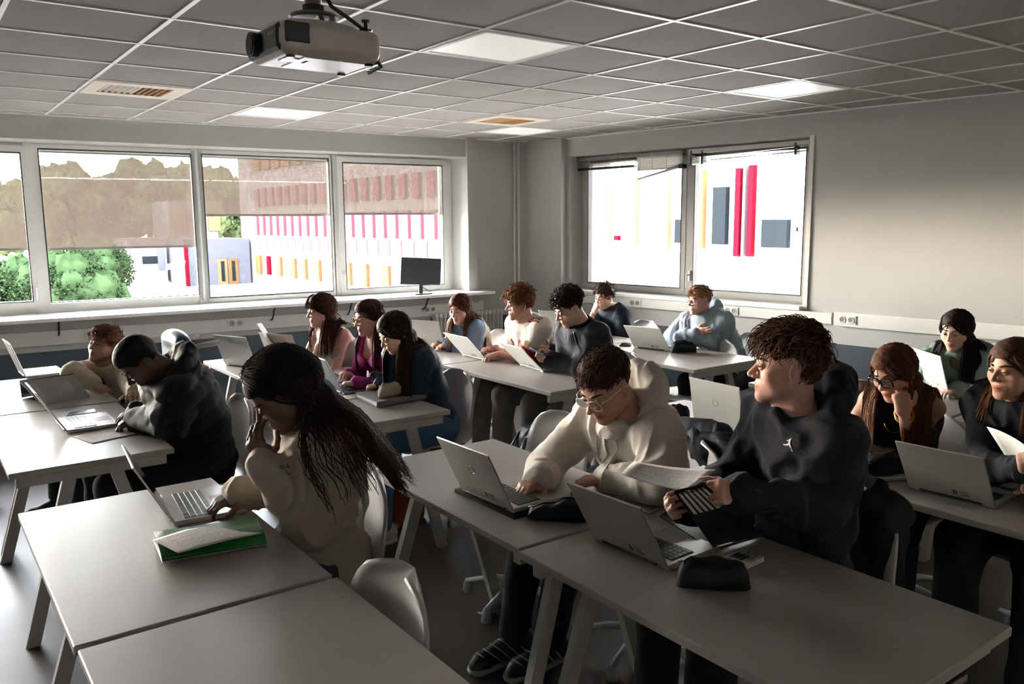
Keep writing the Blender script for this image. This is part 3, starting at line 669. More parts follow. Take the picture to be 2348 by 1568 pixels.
# ------------------------------------------------------------------ tables
TH = .74
M_top = mat('table_laminate', 'a09a94', .42, spec=.32, noise=.02, nscale=8, bump=.02, bscale=500)
M_edge = mat('table_edge', 'b9b2aa', .5)
M_leg = mat('table_leg_metal', 'a8a5a1', .42)
def table(x0, x1, y0, y1, label, group):
    cx, cy = (x0+x1)/2, (y0+y1)/2; w_, l_ = x1-x0, y1-y0
    t = thing('school_table', label, 'table', (cx, cy, 0), 0, group)
    f = MB(); f.rbox((0, 0, TH-.0125), (w_, l_, .025), .003); f.build('tabletop', M_top, t)
    for s in (-1, 1):
        y = s*(l_/2-.05)
        f = MB(); f.rbox((0, y, TH-.05), (w_-.05, .035, .045), .003); f.build('end_rail', M_leg, t)
        yy = s*(l_/2-.09)
        for q in (-1, 1):
            a = np.array([q*.075, yy, TH-.03]); b = np.array([q*(w_/2-.03), s*(l_/2-.06), .0])
            f = MB(); e1 = np.array([.026, 0, 0]); e2 = np.array([0, .016, 0])
            f.hexa([b-e1-e2, b+e1-e2, b+e1+e2, b-e1+e2, a-e1-e2, a+e1-e2, a+e1+e2, a-e1+e2]); f.build('leg', M_leg, t)
    for q in (-1, 1):
        f = MB(); f.rbox((q*.09, 0, TH-.045), (.03, l_-.12, .035), .003); f.build('side_rail', M_leg, t)
    return t
GT = 'white school tables with splayed metal legs'
for a in ((-.755, -.145, -2.02, -.93, 'white table nearest the windows, with a propped grey tablet'), (-.77, -.16, -3.195, -2.04, 'white table where the person in the puffer jacket leans'), (-.79, -.16, -4.80, -3.715, 'white table with the green folder and open laptop'), (-.785, -.155, -5.9, -4.82, 'bare white table beside the empty white chair'),
          (.60, 1.15, -2.155, -.98, 'white table of the girl in the grey strappy top'), (.61, 1.15, -3.33, -2.17, 'white table with the beige pencil case on a grey binder'), (.352, 1.0, -4.965, -3.92, 'white table where the boy in the white hoodie works'), (.337, .985, -6.04, -4.98, 'white table with the calculator and black pencil case'),
          (1.83, 2.43, -2.165, -1.08, 'white table of the girl in the denim jacket'), (1.82, 2.42, -3.315, -2.18, 'white table of the boy holding a phone'), (1.64, 2.26, -5.0, -3.9, 'white table behind the white hoodie, with a black pencil case and phone'), (1.63, 2.25, -6.12, -5.02, 'white table of the two girls with open notebooks and a laptop'),
          (2.97, 3.67, -2.2, -1.15, 'white table of the boy in the navy T-shirt'), (2.97, 3.67, -3.35, -2.215, 'white table of the boy in the grey hoodie'), (2.9, 3.5, -4.95, -3.82, 'white table of the girl in the pale green jacket'), (2.9, 3.5, -6.1, -4.97, 'white table in the last row nearest the bare wall')):
    table(*a, GT)
# ------------------------------------------------------------------ chairs
M_shell = mat('chair_shell', 'b5b2b0', .42, bump=.03, bscale=400)
M_base = mat('chair_base_grey', '9a9c9e', .45)
def chair_meshes():
    d = {}
    n, m_ = 26, 15; P = []
    prof = [(.215, .425), (.19, .448), (.1, .448), (0, .44), (-.09, .437), (-.15, .45), (-.19, .485), (-.213, .54), (-.228, .6), (-.242, .68), (-.258, .76), (-.27, .82)]
    ps = np.array(prof); tt = np.linspace(0, len(ps)-1, n)
    py = np.interp(tt, range(len(ps)), ps[:, 0]); pz = np.interp(tt, range(len(ps)), ps[:, 1])
    for i in range(n):
        s = i/(n-1); row = []
        hw = .215+.01*math.sin(s*3.1); 
        if s < .14: hw *= (.82+.18*math.sqrt(max(0, 1-(1-s/.14)**2)))
        if s > .5: hw = .222-.03*(s-.5)/.5
        if s > .8: hw *= math.sqrt(max(.12, 1-((s-.8)/.205)**2.6))
        for j in range(m_):
            u = -1+2*j/(m_-1); back = min(max((s-.42)/.25, 0), 1)
            zz = pz[i]+(.022*u*u if back == 0 else .022*u*u*(1-back)); yy = py[i]+.05*u*u*back
            row.append((hw*u, yy, zz))
        P.append(row)
    f = MB(); f.grid(P, thick=.012); d['shell'] = f
    f = MB(); f.lathe([(.028, .09), (.028, .22), (.02, .225), (.02, .43)], 14); d['column'] = f
    f = MB(); f.box(-.09, .09, -.09, .09, .418, .434); d['seat_plate'] = f
    f = MB(); f.lathe([(.05, .06), (.055, .1), (.035, .13)], 16); d['hub'] = f
    f = MB(); f.tube([(0, .03, .095), (0, .15, .085), (0, .27, .055)], [(.022, .016), (.019, .013), (.013, .01)], 8); d['base_arm'] = f
    f = MB(); f.lathe([(.02, 0), (.024, .012), (.02, .045), (.009, .06)], 10); d['caster'] = f
    return d
CM = {}
for k, f in chair_meshes().items():
    o = f.build(k, M_shell if k == 'shell' else M_base, smooth=True)
    if k in ('column', 'hub', 'seat_plate', 'caster'): smooth_by_angle(o, 40)
    CM[k] = o.data; bpy.data.objects.remove(o)
def inst(me, name, parent, loc=(0, 0, 0), rz=0):
    o = bpy.data.objects.new(name, me); COL.objects.link(o); o.parent = parent; o.location = loc; o.rotation_euler = (0, 0, rz); return o
def chair(x, y, label, rz=90):
    t = thing('shell_chair', label, 'chair', (x, y, 0), math.radians(rz), 'white plastic shell chairs')
    for k in ('shell', 'column', 'seat_plate', 'hub'): inst(CM[k], k, t)
    for i in range(5):
        a = 2*math.pi*i/5+.3; inst(CM['base_arm'], 'base_arm', t, rz=a); inst(CM['caster'], 'caster', t, (-.262*math.sin(a), .262*math.cos(a), 0))
    return t
# ------------------------------------------------------------------ laptops
M_silver = mat('laptop_silver', 'a9a7a2', .38, .55); M_sil2 = mat('laptop_pale_silver', 'c9c9c4', .4, .3); M_gun = mat('laptop_gunmetal', '6b6d70', .35, .6)
M_key = mat('black_key', '1c1c1e', .5); M_gkey = mat('grey_key', '55565a', .45); M_screen = mat('black_screen', '050608', .12); M_logo = mat('dark_logo_print', '2b2b2b', .5); M_chrome = mat('chrome', 'd8d8d8', .15, 1.0); M_lite = mat('logo_outline', '8e8c88', .5)
def rotx(a): c, s = math.cos(a), math.sin(a); return np.array([[1, 0, 0], [0, c, -s], [0, s, c]])
KEYME = {}
def laptop(label, a, b, top=None, ang=None, L=.225, dep=.225, body='silver', keys=0, logo=None, z=TH+.001, fwd=(1, 0, 0), group='open laptops on the tables', name='laptop', w_=None):
    P0 = on_z(*a, z+.004); P1 = on_z(*b, z+.004); c = (P0+P1)/2; W = np.linalg.norm(P1-P0) if w_ is None else w_; d = nrm(P1-P0); n = np.array([-d[1], d[0], 0])
    if n@np.array(fwd) < 0: n = -n
    ex = np.cross(n, [0, 0, 1.0])               # local x so that (x, y=n, z) is right-handed
    rz = math.atan2(ex[1], ex[0])
    if ang is None:
        best = None
        for g_ in np.arange(-5, 65, 1.0):
            e = 0; s, co = math.sin(math.radians(g_)), math.cos(math.radians(g_))
            for q, tp_ in ((P0, top[0]), (P1, top[1])):
                w3 = q-n*s*L+np.array([0, 0, co*L+.012]); dd = w3-CAM; e += (1174+FPX*(dd@_r)/(dd@_f)-tp_[0])**2+(784-FPX*(dd@_u)/(dd@_f)-tp_[1])**2
            if best is None or e < best[0]: best = (e, g_)
        ang = best[1]
    bm = {'silver': M_silver, 'pale': M_sil2, 'gun': M_gun}[body]
    t = thing(name, label, 'laptop', (c[0], c[1], z), rz, group)
    f = MB(); f.rbox((0, dep/2, .008), (W, dep, .016), .004); base = f.build('base', bm, t)
    f = MB(); f.box(-W/2+.018, W/2-.018, .035, .035+dep*.42, .0158, .0168); kd = f.build('keyboard_well', M_dark if keys != 2 else M_sil2, base)
    ku, kv = 14, 5; kw = (W-.042)/ku; kh = dep*.42/kv
    if keys:
        kk = (round(W, 3), round(dep, 3))
        for r in range(kv):
            for q in range(ku):
                if r == kv-1 and 4 < q < 9:
                    if q > 5: continue
                key = (kk, r == kv-1 and q == 5)
                if key not in KEYME:
                    f = MB(); ww = kw*(4 if key[1] else 1)-.0022; f.rbox((0, 0, 0), (ww, kh-.0022, .002), .0006); oo = f.build('key', M_key if keys == 1 else M_gkey); KEYME[key] = oo.data; bpy.data.objects.remove(oo)
                x = -W/2+.021+kw*(q+.5)+(kw*1.5 if key[1] else 0)
                inst(KEYME[key], 'key', base, (x, .035+kh*(r+.5), .0175))
    else:
        f = MB()
        for r in range(kv):
            for q in range(ku): f.box(-W/2+.021+kw*q+.001, -W/2+.021+kw*(q+1)-.001, .035+kh*r+.001, .035+kh*(r+1)-.001, .0168, .0182)
        o = f.build('keys', M_key, base); o['kind'] = 'stuff'
    f = MB(); f.box(-.05, .05, dep*.62, dep*.94, .0158, .0164); f.build('touchpad', M_lite, base)
    R = rotx(math.radians(ang)); off = np.array([0, 0, .012]); tr = lambda x, y, zz: tuple(R@np.array([x, y, zz])+off)
    f = MB(); f.rbox(R@np.array([0, 0, L/2])+off, (W, .006, L), .003, M=R); lid = f.build('lid', bm, t)
    f = MB(); f.box(-W/2+.006, W/2-.006, .0028, .0036, .008, L-.006, fr=tr); f.build('screen', M_screen, lid)
    f = MB(); f.tube([(-W*.36, 0, .0105), (W*.36, 0, .0105)], .0065, 8); f.build('hinge', M_dark, t)
    # writing on the back of the lid: its own outward frame (seen from behind)
    Bx = R@np.array([1., 0, 0]); By = R@np.array([0, 0, 1.]); Bn = R@np.array([0, -1., 0])
    def onlid(x, y, dd=.0032): p = Bx*x+By*y+Bn*dd+off; return [[Bx[0], By[0], Bn[0], p[0]], [Bx[1], By[1], Bn[1], p[1]], [Bx[2], By[2], Bn[2], p[2]], [0, 0, 0, 1]]
    def lp(x, y, dd=.0032): return tuple(Bx*x+By*y+Bn*dd+off)
    if logo:
        if 'region' in logo:
            s = W/.3; x0 = .042*s; y0 = .038
            f = MB(); q = [(-.043*s, .012), (-.008*s, .012), (-.008*s, .045), (-.043*s, .045)]
            f.tube([lp(*p) for p in q], .0006, 4, closed=True); f.build('property_tag', M_lite, lid)
            for dx in (0, .008*s):
                f = MB(); A_ = np.linspace(-.9, .9, 8); outer = [(x0-.032*s+dx+.012*s*math.cos(a), y0-.01+.014*math.sin(a)) for a in A_]; inner = [(x0-.0345*s+dx+.0105*s*math.cos(a)-.002*s*math.cos(a), y0-.01+.014*math.sin(a)) for a in A_]
                poly = outer+inner[::-1]; f.prism(poly, .0032, .0036, fr=lambda x, y, zz: lp(x, y, zz)); f.build('logo_stripe', M_logo, lid)
            text_mesh('PAYS', .0125*s, 'lid_lettering', M_logo, lid, onlid(x0+.010*s, y0-.004)); text_mesh('LOIRE', .0125*s, 'lid_lettering', M_logo, lid, onlid(x0+.013*s, y0-.0165))
        if 'hp' in logo or 'ring' in logo:
            f = MB(); pts = [lp(.015*math.cos(a), L*.56+.015*math.sin(a)) for a in np.linspace(0, 2*math.pi, 20, endpoint=False)]
            f.tube(pts, .0009, 5, closed=True); f.build('round_logo', M_chrome if 'hp' in logo else M_lite, lid)
            if 'hp' in logo: text_mesh('hp', .022, 'round_logo_letters', M_chrome, lid, onlid(0, L*.56+.001), shear=.25)
        if 'apple' in logo:
            f = MB(); poly = [(.011*math.cos(a)*(1-.12*math.cos(2*a)), .012*math.sin(a)) for a in np.linspace(0, 2*math.pi, 20, endpoint=False)]; f.prism([(x, y+L*.55) for x, y in poly], .0032, .0038, fr=lambda x, y, zz: lp(x, y, zz)); f.build('fruit_logo', M_chrome, lid)
    return t, c, rz, W
laptop('silver laptop beside the green folder, its thin lid seen edge-on', (405, 1217), (362, 1133), ((308, 1055), (275, 1000)), ang=28, keys=2, body='silver', w_=.31)
laptop('silver laptop with a round chrome logo standing on a black sleeve', (1058, 1123), (1178, 1176), ((1022, 1022), (1140, 1067)), keys=1, logo='hp region', z=TH+.012)
laptop('silver laptop with printed lid, beside the calculator and binder', (1362, 1235), (1533, 1308), ((1325, 1122), (1503, 1192)), keys=1, logo='region')
laptop('grey laptop with printed lid before the girl in black holding paper', (2083, 1118), (2282, 1166), ((2073, 1020), (2278, 1058)), keys=1, logo='region')
laptop('open laptop seen edge-on beside the open notebooks', (1957, 1092), (1905, 1062), ((1925, 978), (1870, 950)), ang=14, body='silver', keys=1, w_=.30)
laptop('pale laptop with a round logo behind the white hoodie', (1600, 975), (1697, 1002), ((1590, 890), (1710, 918)), body='pale', logo='ring region', w_=.30)
laptop('white-lidded laptop before the boy holding a phone', (1177, 832), (1262, 858), ((1150, 795), (1222, 812)), body='pale', logo='region', w_=.31)
laptop('white-lidded laptop before the boy in the red and white jersey', (1052, 812), (1122, 829), ((1028, 770), (1085, 784)), body='pale', logo='region', w_=.31)
laptop('white-lidded laptop before the girl in the denim jacket', (962, 796), (1000, 799), ((945, 750), (985, 757)), body='pale', ang=20, w_=.31)
laptop('dark grey laptop before the girl in the navy shirt', (735, 882), (793, 906), ((698, 818), (757, 833)), body='gun', w_=.33)
laptop('pale laptop at the window end of the table with the strappy-top girl', (535, 838), (570, 842), ((506, 778), (545, 790)), body='pale', ang=22, w_=.31)
laptop('pale laptop half hidden by the curly-haired girl', (636, 832), (675, 836), ((620, 788), (655, 800)), body='pale', ang=22, w_=.30)
laptop('silver laptop on the sheets by the person in the puffer jacket', (163, 1003), (120, 955), ((95, 905), (60, 888)), ang=30, keys=2, body='silver', w_=.31)
laptop('black-screened laptop at the far end by the window shelf', (62, 868), (40, 850), ((60, 803), (20, 798)), ang=18, body='silver', w_=.30)
laptop('pale laptop before the boy with crossed arms', (1458, 797), (1530, 805), ((1440, 748), (1513, 754)), body='pale', logo='region', w_=.31)
laptop('white laptop with a fruit logo before the boy in the navy T-shirt', (1262, 770), (1300, 772), ((1252, 716), (1290, 722)), body='pale', ang=20, logo='apple', w_=.30)
laptop('pale laptop before the girl in the pale green jacket', (2128, 893), (2158, 905), ((2120, 836), (2152, 842)), body='pale', ang=16, w_=.31)
# propped grey tablet at the window table: a tent of cover and stand
BLt, BRt, TLt, TRt = on_z(98, 929, TH+.003), on_z(207, 908, TH+.003), on_z(45, 874, TH+.13), on_z(168, 858, TH+.13)
c = (BLt+BRt)/2; t = thing('propped_tablet', 'large grey tablet propped up like a tent on its folded cover', 'tablet', c)
f = MB(); f.grid([[TLt, TRt], [BLt, BRt]], thick=.009); f.build('tablet_back', mat('tablet_grey', '9a9a9a', .6), t, shift=c)
FLt, FRt = on_z(50, 912, TH+.003), on_z(150, 893, TH+.003); f = MB(); f.grid([[TLt, TRt], [FLt, FRt]], thick=.004); f.build('folded_stand', M_dark, t, shift=c)
# ------------------------------------------------------------------ people
from mathutils.bvhtree import BVHTree
UP = np.array([0, 0, 1.0])
M_skin = mat('skin', (.5, .3, .22), .5, attr='Col', noise=.05, nscale=60, bump=.04, bscale=500, spec=.35)
M_skin.node_tree.nodes['Principled BSDF'].inputs['Subsurface Weight'].default_value = .08
M_skin.node_tree.nodes['Principled BSDF'].inputs['Subsurface Radius'].default_value = (.02, .008, .004)
M_hair = mat('hair', (.1, .05, .03), .7, attr='Col', spec=.16, noise=.22, nscale=55)
M_eye = mat('eye', (.8, .8, .8), .15, attr='Col')
M_lens = glass_mat('spectacle_lens', ior=1.12)
def cloth(name, col, rough=.85, bump=.25, bscale=350, noise=.06, sheen=.0, attr=None, wrinkle=.5):
    new = name not in MATS; m = mat(name, col, rough, noise=noise, nscale=25, bump=bump, bscale=bscale, sheen=sheen, attr=attr, spec=.25)
    if new and wrinkle:      # soft creases on top of the modelled folds
        t = m.node_tree; b = t.nodes['Principled BSDF']; n = t.nodes.new('ShaderNodeTexNoise'); n.noise_type = 'RIDGED_MULTIFRACTAL'; n.inputs['Scale'].default_value = 7; n.inputs['Detail'].default_value = 2.5; n.inputs['Distortion'].default_value = 1.2
        tc = t.nodes.new('ShaderNodeTexCoord'); t.links.new(tc.outputs['Object'], n.inputs['Vector']); bp = t.nodes.new('ShaderNodeBump'); bp.inputs['Strength'].default_value = wrinkle; bp.inputs['Distance'].default_value = .012
        old = b.inputs['Normal'].links[0].from_node if b.inputs['Normal'].links else None
        t.links.new(n.outputs['Fac'], bp.inputs['Height'])
        if old: t.links.new(old.outputs[0], bp.inputs['Normal'])
        t.links.new(bp.outputs[0], b.inputs['Normal'])
    return m
def ik(S, W, l1, l2, pole):
    S, W = np.array(S, float), np.array(W, float); d = W-S; L = np.linalg.norm(d); k = max(L/((l1+l2)*.995), 1.0); l1 *= k; l2 *= k
    u = d/L; a = (l1*l1-l2*l2+L*L)/(2*L); h = math.sqrt(max(l1*l1-a*a, 0)); p = np.array(pole, float); p = nrm(p-u*(p@u)); return S+u*a+p*h
def head_frame(fwd, roll=0):
    y = nrm(fwd); x = nrm(np.cross(y, UP)); z = np.cross(x, y); R = np.stack([x, y, z], 1)      # columns: right, forward, up
    return R@rotm([0, 1, 0], roll)
def face_dir(yaw, pitch):      # yaw in degrees measured from -X (towards the board); positive turns to the camera side (-Y); pitch>0 looks down
    a = math.radians(yaw); p = math.radians(pitch); return np.array([-math.cos(a)*math.cos(p), -math.sin(a)*math.cos(p), -math.sin(p)])
def build_head(sp, h):
    """head in local coordinates (x right, y forward, z up), returns verts, faces, colours and a surface lookup"""
    s = sp['hs']; jw = sp.get('jaw', 1.0); fem = sp.get('fem', False); ns = sp.get('nose', 1.0)
    v = Vol((-.105, -.125, -.215), (.105, .14, .13), h/s)
    v.ell((0, -.012, .032), (.075, .094, .083), k=0)
    v.ell((0, .03, .04), (.062, .056, .06), k=.02); v.ell((0, .035, -.02), (.057*jw, .053, .066), k=.02)
    for q in (-1, 1):
        v.cap((q*.052*jw, .0, -.05), (q*.012, .068, -.096), .02, .016, k=.03); v.ell((q*.042, .056, -.022), (.024, .022, .022), k=.02); v.ell((q*.046, .028, -.034), (.022, .04, .036), k=.025)
    v.ell((0, .025, -.06), (.046*jw, .05, .045), k=.03); v.ell((0, .07, -.098), (.022*jw, .019, .017), k=.02); v.ell((0, .066, -.06), (.033, .028, .03), k=.015)
    v.cap((-.026, .081, .023), (.026, .081, .023), .0115 if not fem else .009, k=.015)
    for q in (-1, 1): v.ell((q*.031, .103, .003), (.019, .02, .0125), k=.012, cut=True)
    v.cap((0, .086, .012), (0, .105+.006*ns, -.026), .0075, .0105*ns, k=.012); v.ell((0, .106+.007*ns, -.029), (.0105*ns, .01, .009), k=.006)
    for q in (-1, 1): v.ell((q*.0125, .1, -.034), (.0075*ns, .0105, .0075), k=.005)
    lip = 1.0 if not fem else 1.15
    v.ell((0, .083, -.0605), (.022, .0145*lip, .0060*lip), k=.005); v.ell((0, .082, -.0725), (.019, .0145*lip, .0074*lip), k=.005)
    for q in (-1, 1):
        v.ell((q*.0305, .0795, .003), (.0135, .0125, .0125), k=.003)           # lids over the eyeball
        R = rotm([0, 0, 1], -q*18)
        v.ell((q*.0775, -.012, -.004), (.009, .019, .030), R=R, k=.004); v.ell((q*.0865, -.007, -.001), (.006, .011, .018), R=R, k=.004, cut=True); v.ell((q*.074, -.004, -.034), (.006, .008, .009), k=.004)
    nr = .052 if not fem else .045
    v.cap((0, -.028, -.04), (0, -.05, -.20), nr, nr+.006, k=.03); v.cap((0, .02, -.09), (0, -.01, -.18), .02, .03, k=.03)
    if not fem: v.ell((0, .028, -.145), (.012, .012, .014), k=.015)
    V, F = v.mesh(smooth=1)
    # drop the flat cut at the grid floor
    C = np.tile(np.array(sp['skin']), (len(V), 1)); lc = np.array(sp.get('lip', tuple(np.array(sp['skin'])*np.array([.82, .55, .52]))))
    def m_ell(c, r): q = (V-np.array(c))/np.array(r); return np.clip(1.6-np.linalg.norm(q, axis=1), 0, 1)/.6
    w_ = np.clip(np.maximum(m_ell((0, .088, -.0605), (.022, .016, .0058)), m_ell((0, .088, -.073), (.019, .016, .007))), 0, 1)[:, None]; C = C*(1-w_)+lc*w_
    w_ = np.clip(m_ell((0, .095, -.0665), (.019, .02, .0022)), 0, 1)[:, None]; C = C*(1-.55*w_)  # shade of the slit between the lips, painted into the colour
    for q in (-1, 1):
        w_ = np.clip(m_ell((q*.045, .07, -.025), (.028, .04, .024)), 0, 1)[:, None]*sp.get('blush', .25); C = C*(1-w_)+C*np.array([1.12, .82, .8])*w_
    if sp.get('stubble'):
        w_ = np.clip(np.maximum(m_ell((0, .05, -.085), (.05, .06, .035)), m_ell((0, .1, -.05), (.025, .02, .008))), 0, 1)[:, None]*sp['stubble']; C = C*(1-w_)+C*np.array([.55, .5, .5])*w_
    def front(x, z):
        i = int(round((x-v.lo[0])/v.h)); k_ = int(round((z-v.lo[2])/v.h)); col = v.D[i, :, k_]; j = np.where(col < 0)[0]; return v.ax[1][j[-1]]+.5*v.h if len(j) else .08
    return V*s, F, C, front, s
def hand_vol(W, d, n, left, typ, h, s=1.0):
    d = nrm(d); n = nrm(np.array(n)-d*(np.array(n)@d)); sd = np.cross(d, n)*(-1 if left else 1)
    v = Vol(W-.21*s, W+.21*s, h)
    P = lambda a, b, c: W+s*(d*a+sd*b+n*c)
    curl = {'type': (22, 38, 25), 'fist': (78, 95, 55), 'relax': (20, 35, 22), 'hold': (50, 62, 35), 'flat': (4, 8, 6), 'pinch': (55, 45, 25), 'cheek': (55, 80, 45), 'grip': (62, 70, 45)}[typ]
    v.cap(P(-.05, 0, 0), P(.012, 0, 0), .026*s, .025*s, k=.01, flat=(n, .78))
    for b0, b1 in ((.016, .027), (.003, .009), (-.012, -.01), (-.02, -.028)): v.cap(P(.008, b0, 0), P(.082 if abs(b1) < .02 else .075, b1, -.002), .0165*s, .0125*s, k=.014)
    v.cap(P(.015, .018, .008), P(.05, .034, .012), .014*s, .011*s, k=.014)
    for i, (b, L, r) in enumerate(((.029, .072, .0088), (.0095, .08, .0092), (-.0105, .074, .0088), (-.029, .058, .0078))):
        p = P(.083-(.006 if i in (0,) else .0)-(.012 if i == 3 else 0), b, -.002); ang = 0; spread = (b*.9)
        for j, (fr, c_) in enumerate(zip((.46, .30, .24), curl)):
            ang += math.radians(c_*(1+.12*(i-1.5)*(.6 if typ in ('type', 'relax', 'pinch') else .2)))
            dd = nrm(d*math.cos(ang)+n*math.sin(ang)+sd*spread*(1 if j == 0 else .3)); q = p+dd*L*fr*s
            r0 = r*(1-.1*j); v.cap(p, q, r0*s, r0*.92*s, k=.004 if j else .008); p = q
    t1 = {'fist': (.3, .75, .45), 'hold': (.45, .65, .6), 'pinch': (.7, .35, .65), 'grip': (.55, .55, .65), 'cheek': (.55, .75, .2)}.get(typ, (.55, .8, .25))
    p = P(.018, .026, .008); dd = nrm(d*t1[0]+sd*t1[1]+n*t1[2]); q = p+dd*.042*s; v.cap(p, q, .0135*s, .0108*s, k=.01); p = q
    dd = nrm(dd+d*.55-sd*.25+n*(.1 if typ not in ('hold', 'grip', 'pinch', 'fist') else .25)); q = p+dd*.032*s; v.cap(p, q, .0105*s, .0095*s, k=.005); p = q
    dd = nrm(dd+d*.4-sd*.25); q = p+dd*.024*s; v.cap(p, q, .0095*s, .0078*s, k=.004)
    return v
SKC = np.array([0, -.012, .032]); SKR = np.array([.077, .096, .085])
class Locks:        # many tapered hair locks meshed at once
    def __init__(s): s.V, s.F, s.C, s.o = [], [], [], 0
    def add(s, Q, r, up, C, taper=1.0, flat=.6, k=3):
        n, m = Q.shape[:2]; r = np.broadcast_to(np.asarray(r, float), (n,)); up = np.broadcast_to(np.asarray(up, float), (n, 3)); C = np.asarray(C, float); C = np.broadcast_to(C if C.ndim == 3 else C[..., None, :] if C.ndim == 2 else C, (n, m, 3))
        T = np.gradient(Q, axis=1); T /= np.linalg.norm(T, axis=2, keepdims=True)+1e-9; A = np.cross(T, np.broadcast_to(up[:, None], T.shape)); A /= np.linalg.norm(A, axis=2, keepdims=True)+1e-6; B = np.cross(A, T)
        t = np.linspace(0, 1, m); pr = (.55+.45*np.minimum(t/.25, 1))*(1-.88*np.maximum(0, (t-.4)/.6)**1.5*taper); rr = r[:, None, None]*pr[None, :, None]
        rings = np.stack([Q+A*rr*math.cos(2*math.pi*i/k)+B*rr*flat*math.sin(2*math.pi*i/k) for i in range(k)], 2); s.V.append(rings.reshape(-1, 3)); s.C.append(np.repeat(C.reshape(-1, 3), k, 0))
        ii, jj, kk = np.meshgrid(np.arange(n), np.arange(m-1), np.arange(k), indexing='ij'); b0 = ii*m*k+jj*k; k2 = (kk+1) % k
        s.F.append(np.stack([b0+kk, b0+k+kk, b0+k+k2, b0+k2], -1).reshape(-1, 4)+s.o); s.o += n*m*k
    def mesh(s): return np.concatenate(s.V), np.concatenate(s.F), np.concatenate(s.C)
class Person:
    def __init__(s, label, hip, head, **k):
        k.setdefault('hs', .86); k.setdefault('sc', .88); s.k = k; g = k.get
        s.f = face_dir(g('byaw', 0), 0); s.rt = np.cross(s.f, UP); s.rt = nrm(s.rt)     # rt = the person's right
        s.h = g('res', .007); s.hh = g('hres', .0045); s.sc = g('sc')
        s.Hc = np.array(head, float); s.fd = face_dir(g('yaw', 0), g('pitch', 10)); s.R = head_frame(s.fd, g('roll', 0))
        s.P = np.array([hip[0], hip[1], g('hz', .56)])
        bd = face_dir(.8*g('yaw', 0)+.2*g('byaw', 0), g('pitch', 10)*.5); Rb = head_frame(bd)
        hs = g('hs'); s.N = s.Hc+Rb@np.array([0, -.043, -.145])*hs
        s.root = thing('person', label, 'person', (hip[0], hip[1], 0))
        s.org = np.array([hip[0], hip[1], 0]); s.fem = g('fem', False)
        sp_ = s.N-s.P; s.sd = nrm(sp_); s.bk = nrm(np.cross(s.rt, s.sd))             # bk: out of the chest (forward) 
        if s.bk@s.f < 0: s.bk = -s.bk
        bend = g('bend', .035); s.mid = s.P+sp_*.45-s.bk*bend; s.ch = s.P+sp_*.76-s.bk*bend*.8
        sw = g('sw', .138 if s.fem else .158)*s.sc; tilt = g('stilt', 0)
        s.S = {}
        for sd, q in (('R', 1), ('L', -1)): s.S[sd] = s.N-s.sd*.04+s.rt*sw*q-s.bk*.01+s.f*g('sh'+sd, 0)+UP*(g('shz'+sd, 0)-.0)
        l1, l2 = g('l1', .29)*s.sc, g('l2', .255)*s.sc; s.W, s.E = {}, {}
        for sd in 'RL':
            a = g('arm'+sd)
            if a is None: a = {'w': s.P+s.f*.3+s.rt*(.15 if sd == 'R' else -.15)+UP*.1}
            s.W[sd] = np.array(a['w'], float); s.E[sd] = np.array(a['e'], float) if 'e' in a else ik(s.S[sd], s.W[sd], l1, l2, a.get('pole', -UP+s.rt*(.5 if sd == 'R' else -.5)-s.f*.2))
            s.k['arm'+sd] = a
        s.hipj = {'R': s.P+s.rt*.09-UP*.02, 'L': s.P-s.rt*.09-UP*.02}; s.K, s.A = {}, {}
        for sd, q in (('R', 1), ('L', -1)):
            kn = g('knee'+sd); s.K[sd] = np.array(kn, float) if kn is not None else s.hipj[sd]+s.f*.42+s.rt*q*g('kspread', .04)+UP*(.54-s.hipj[sd][2])
            an = g('ank'+sd); s.A[sd] = np.array(an, float) if an is not None else np.array([s.K[sd][0], s.K[sd][1], .085])+s.f*g('anf', .03)
        s.bounds()
    def bounds(s):
        pts = np.array([s.P, s.N, s.S['R'], s.S['L'], s.E['R'], s.E['L'], s.W['R'], s.W['L'], s.mid]); s.lo = pts.min(0)-.17; s.hi = pts.max(0)+.17
        s.lo[2] = max(s.lo[2], s.P[2]-.16)
    def torso(s, v, o=0, kk=.05, bust=True):
        w_, dp = s.k.get('tw', 1.0)*s.sc, s.k.get('td', 1.0)*s.sc; F = lambda a, b, r1, r2, f: v.cap(a, b, r1*w_+o, r2*w_+o, k=kk, flat=(s.bk, f*dp/w_))
        hipw, waw, chw = (.165, .128, .145) if s.fem else (.155, .14, .165)
        v.cap(s.P-s.rt*.03, s.P+s.rt*.03, hipw*w_*.82+o, k=kk, flat=(UP, .85)); F(s.P, s.mid, hipw*.9, waw, .74); F(s.mid, s.ch, waw, chw, .72)
        F(s.ch, s.N-s.sd*.09, chw, chw*.62, .68)
        for sd in 'RL': v.cap(s.N-s.sd*.03, s.S[sd], .045*s.sc+o, .05*s.sc+o, k=kk)
        if s.fem and bust:
            for q in (-1, 1): v.ell(s.ch+s.bk*(.085*dp)+s.rt*q*.065-s.sd*.015, .058*s.k.get('bu', 1.0)+o, k=.04)
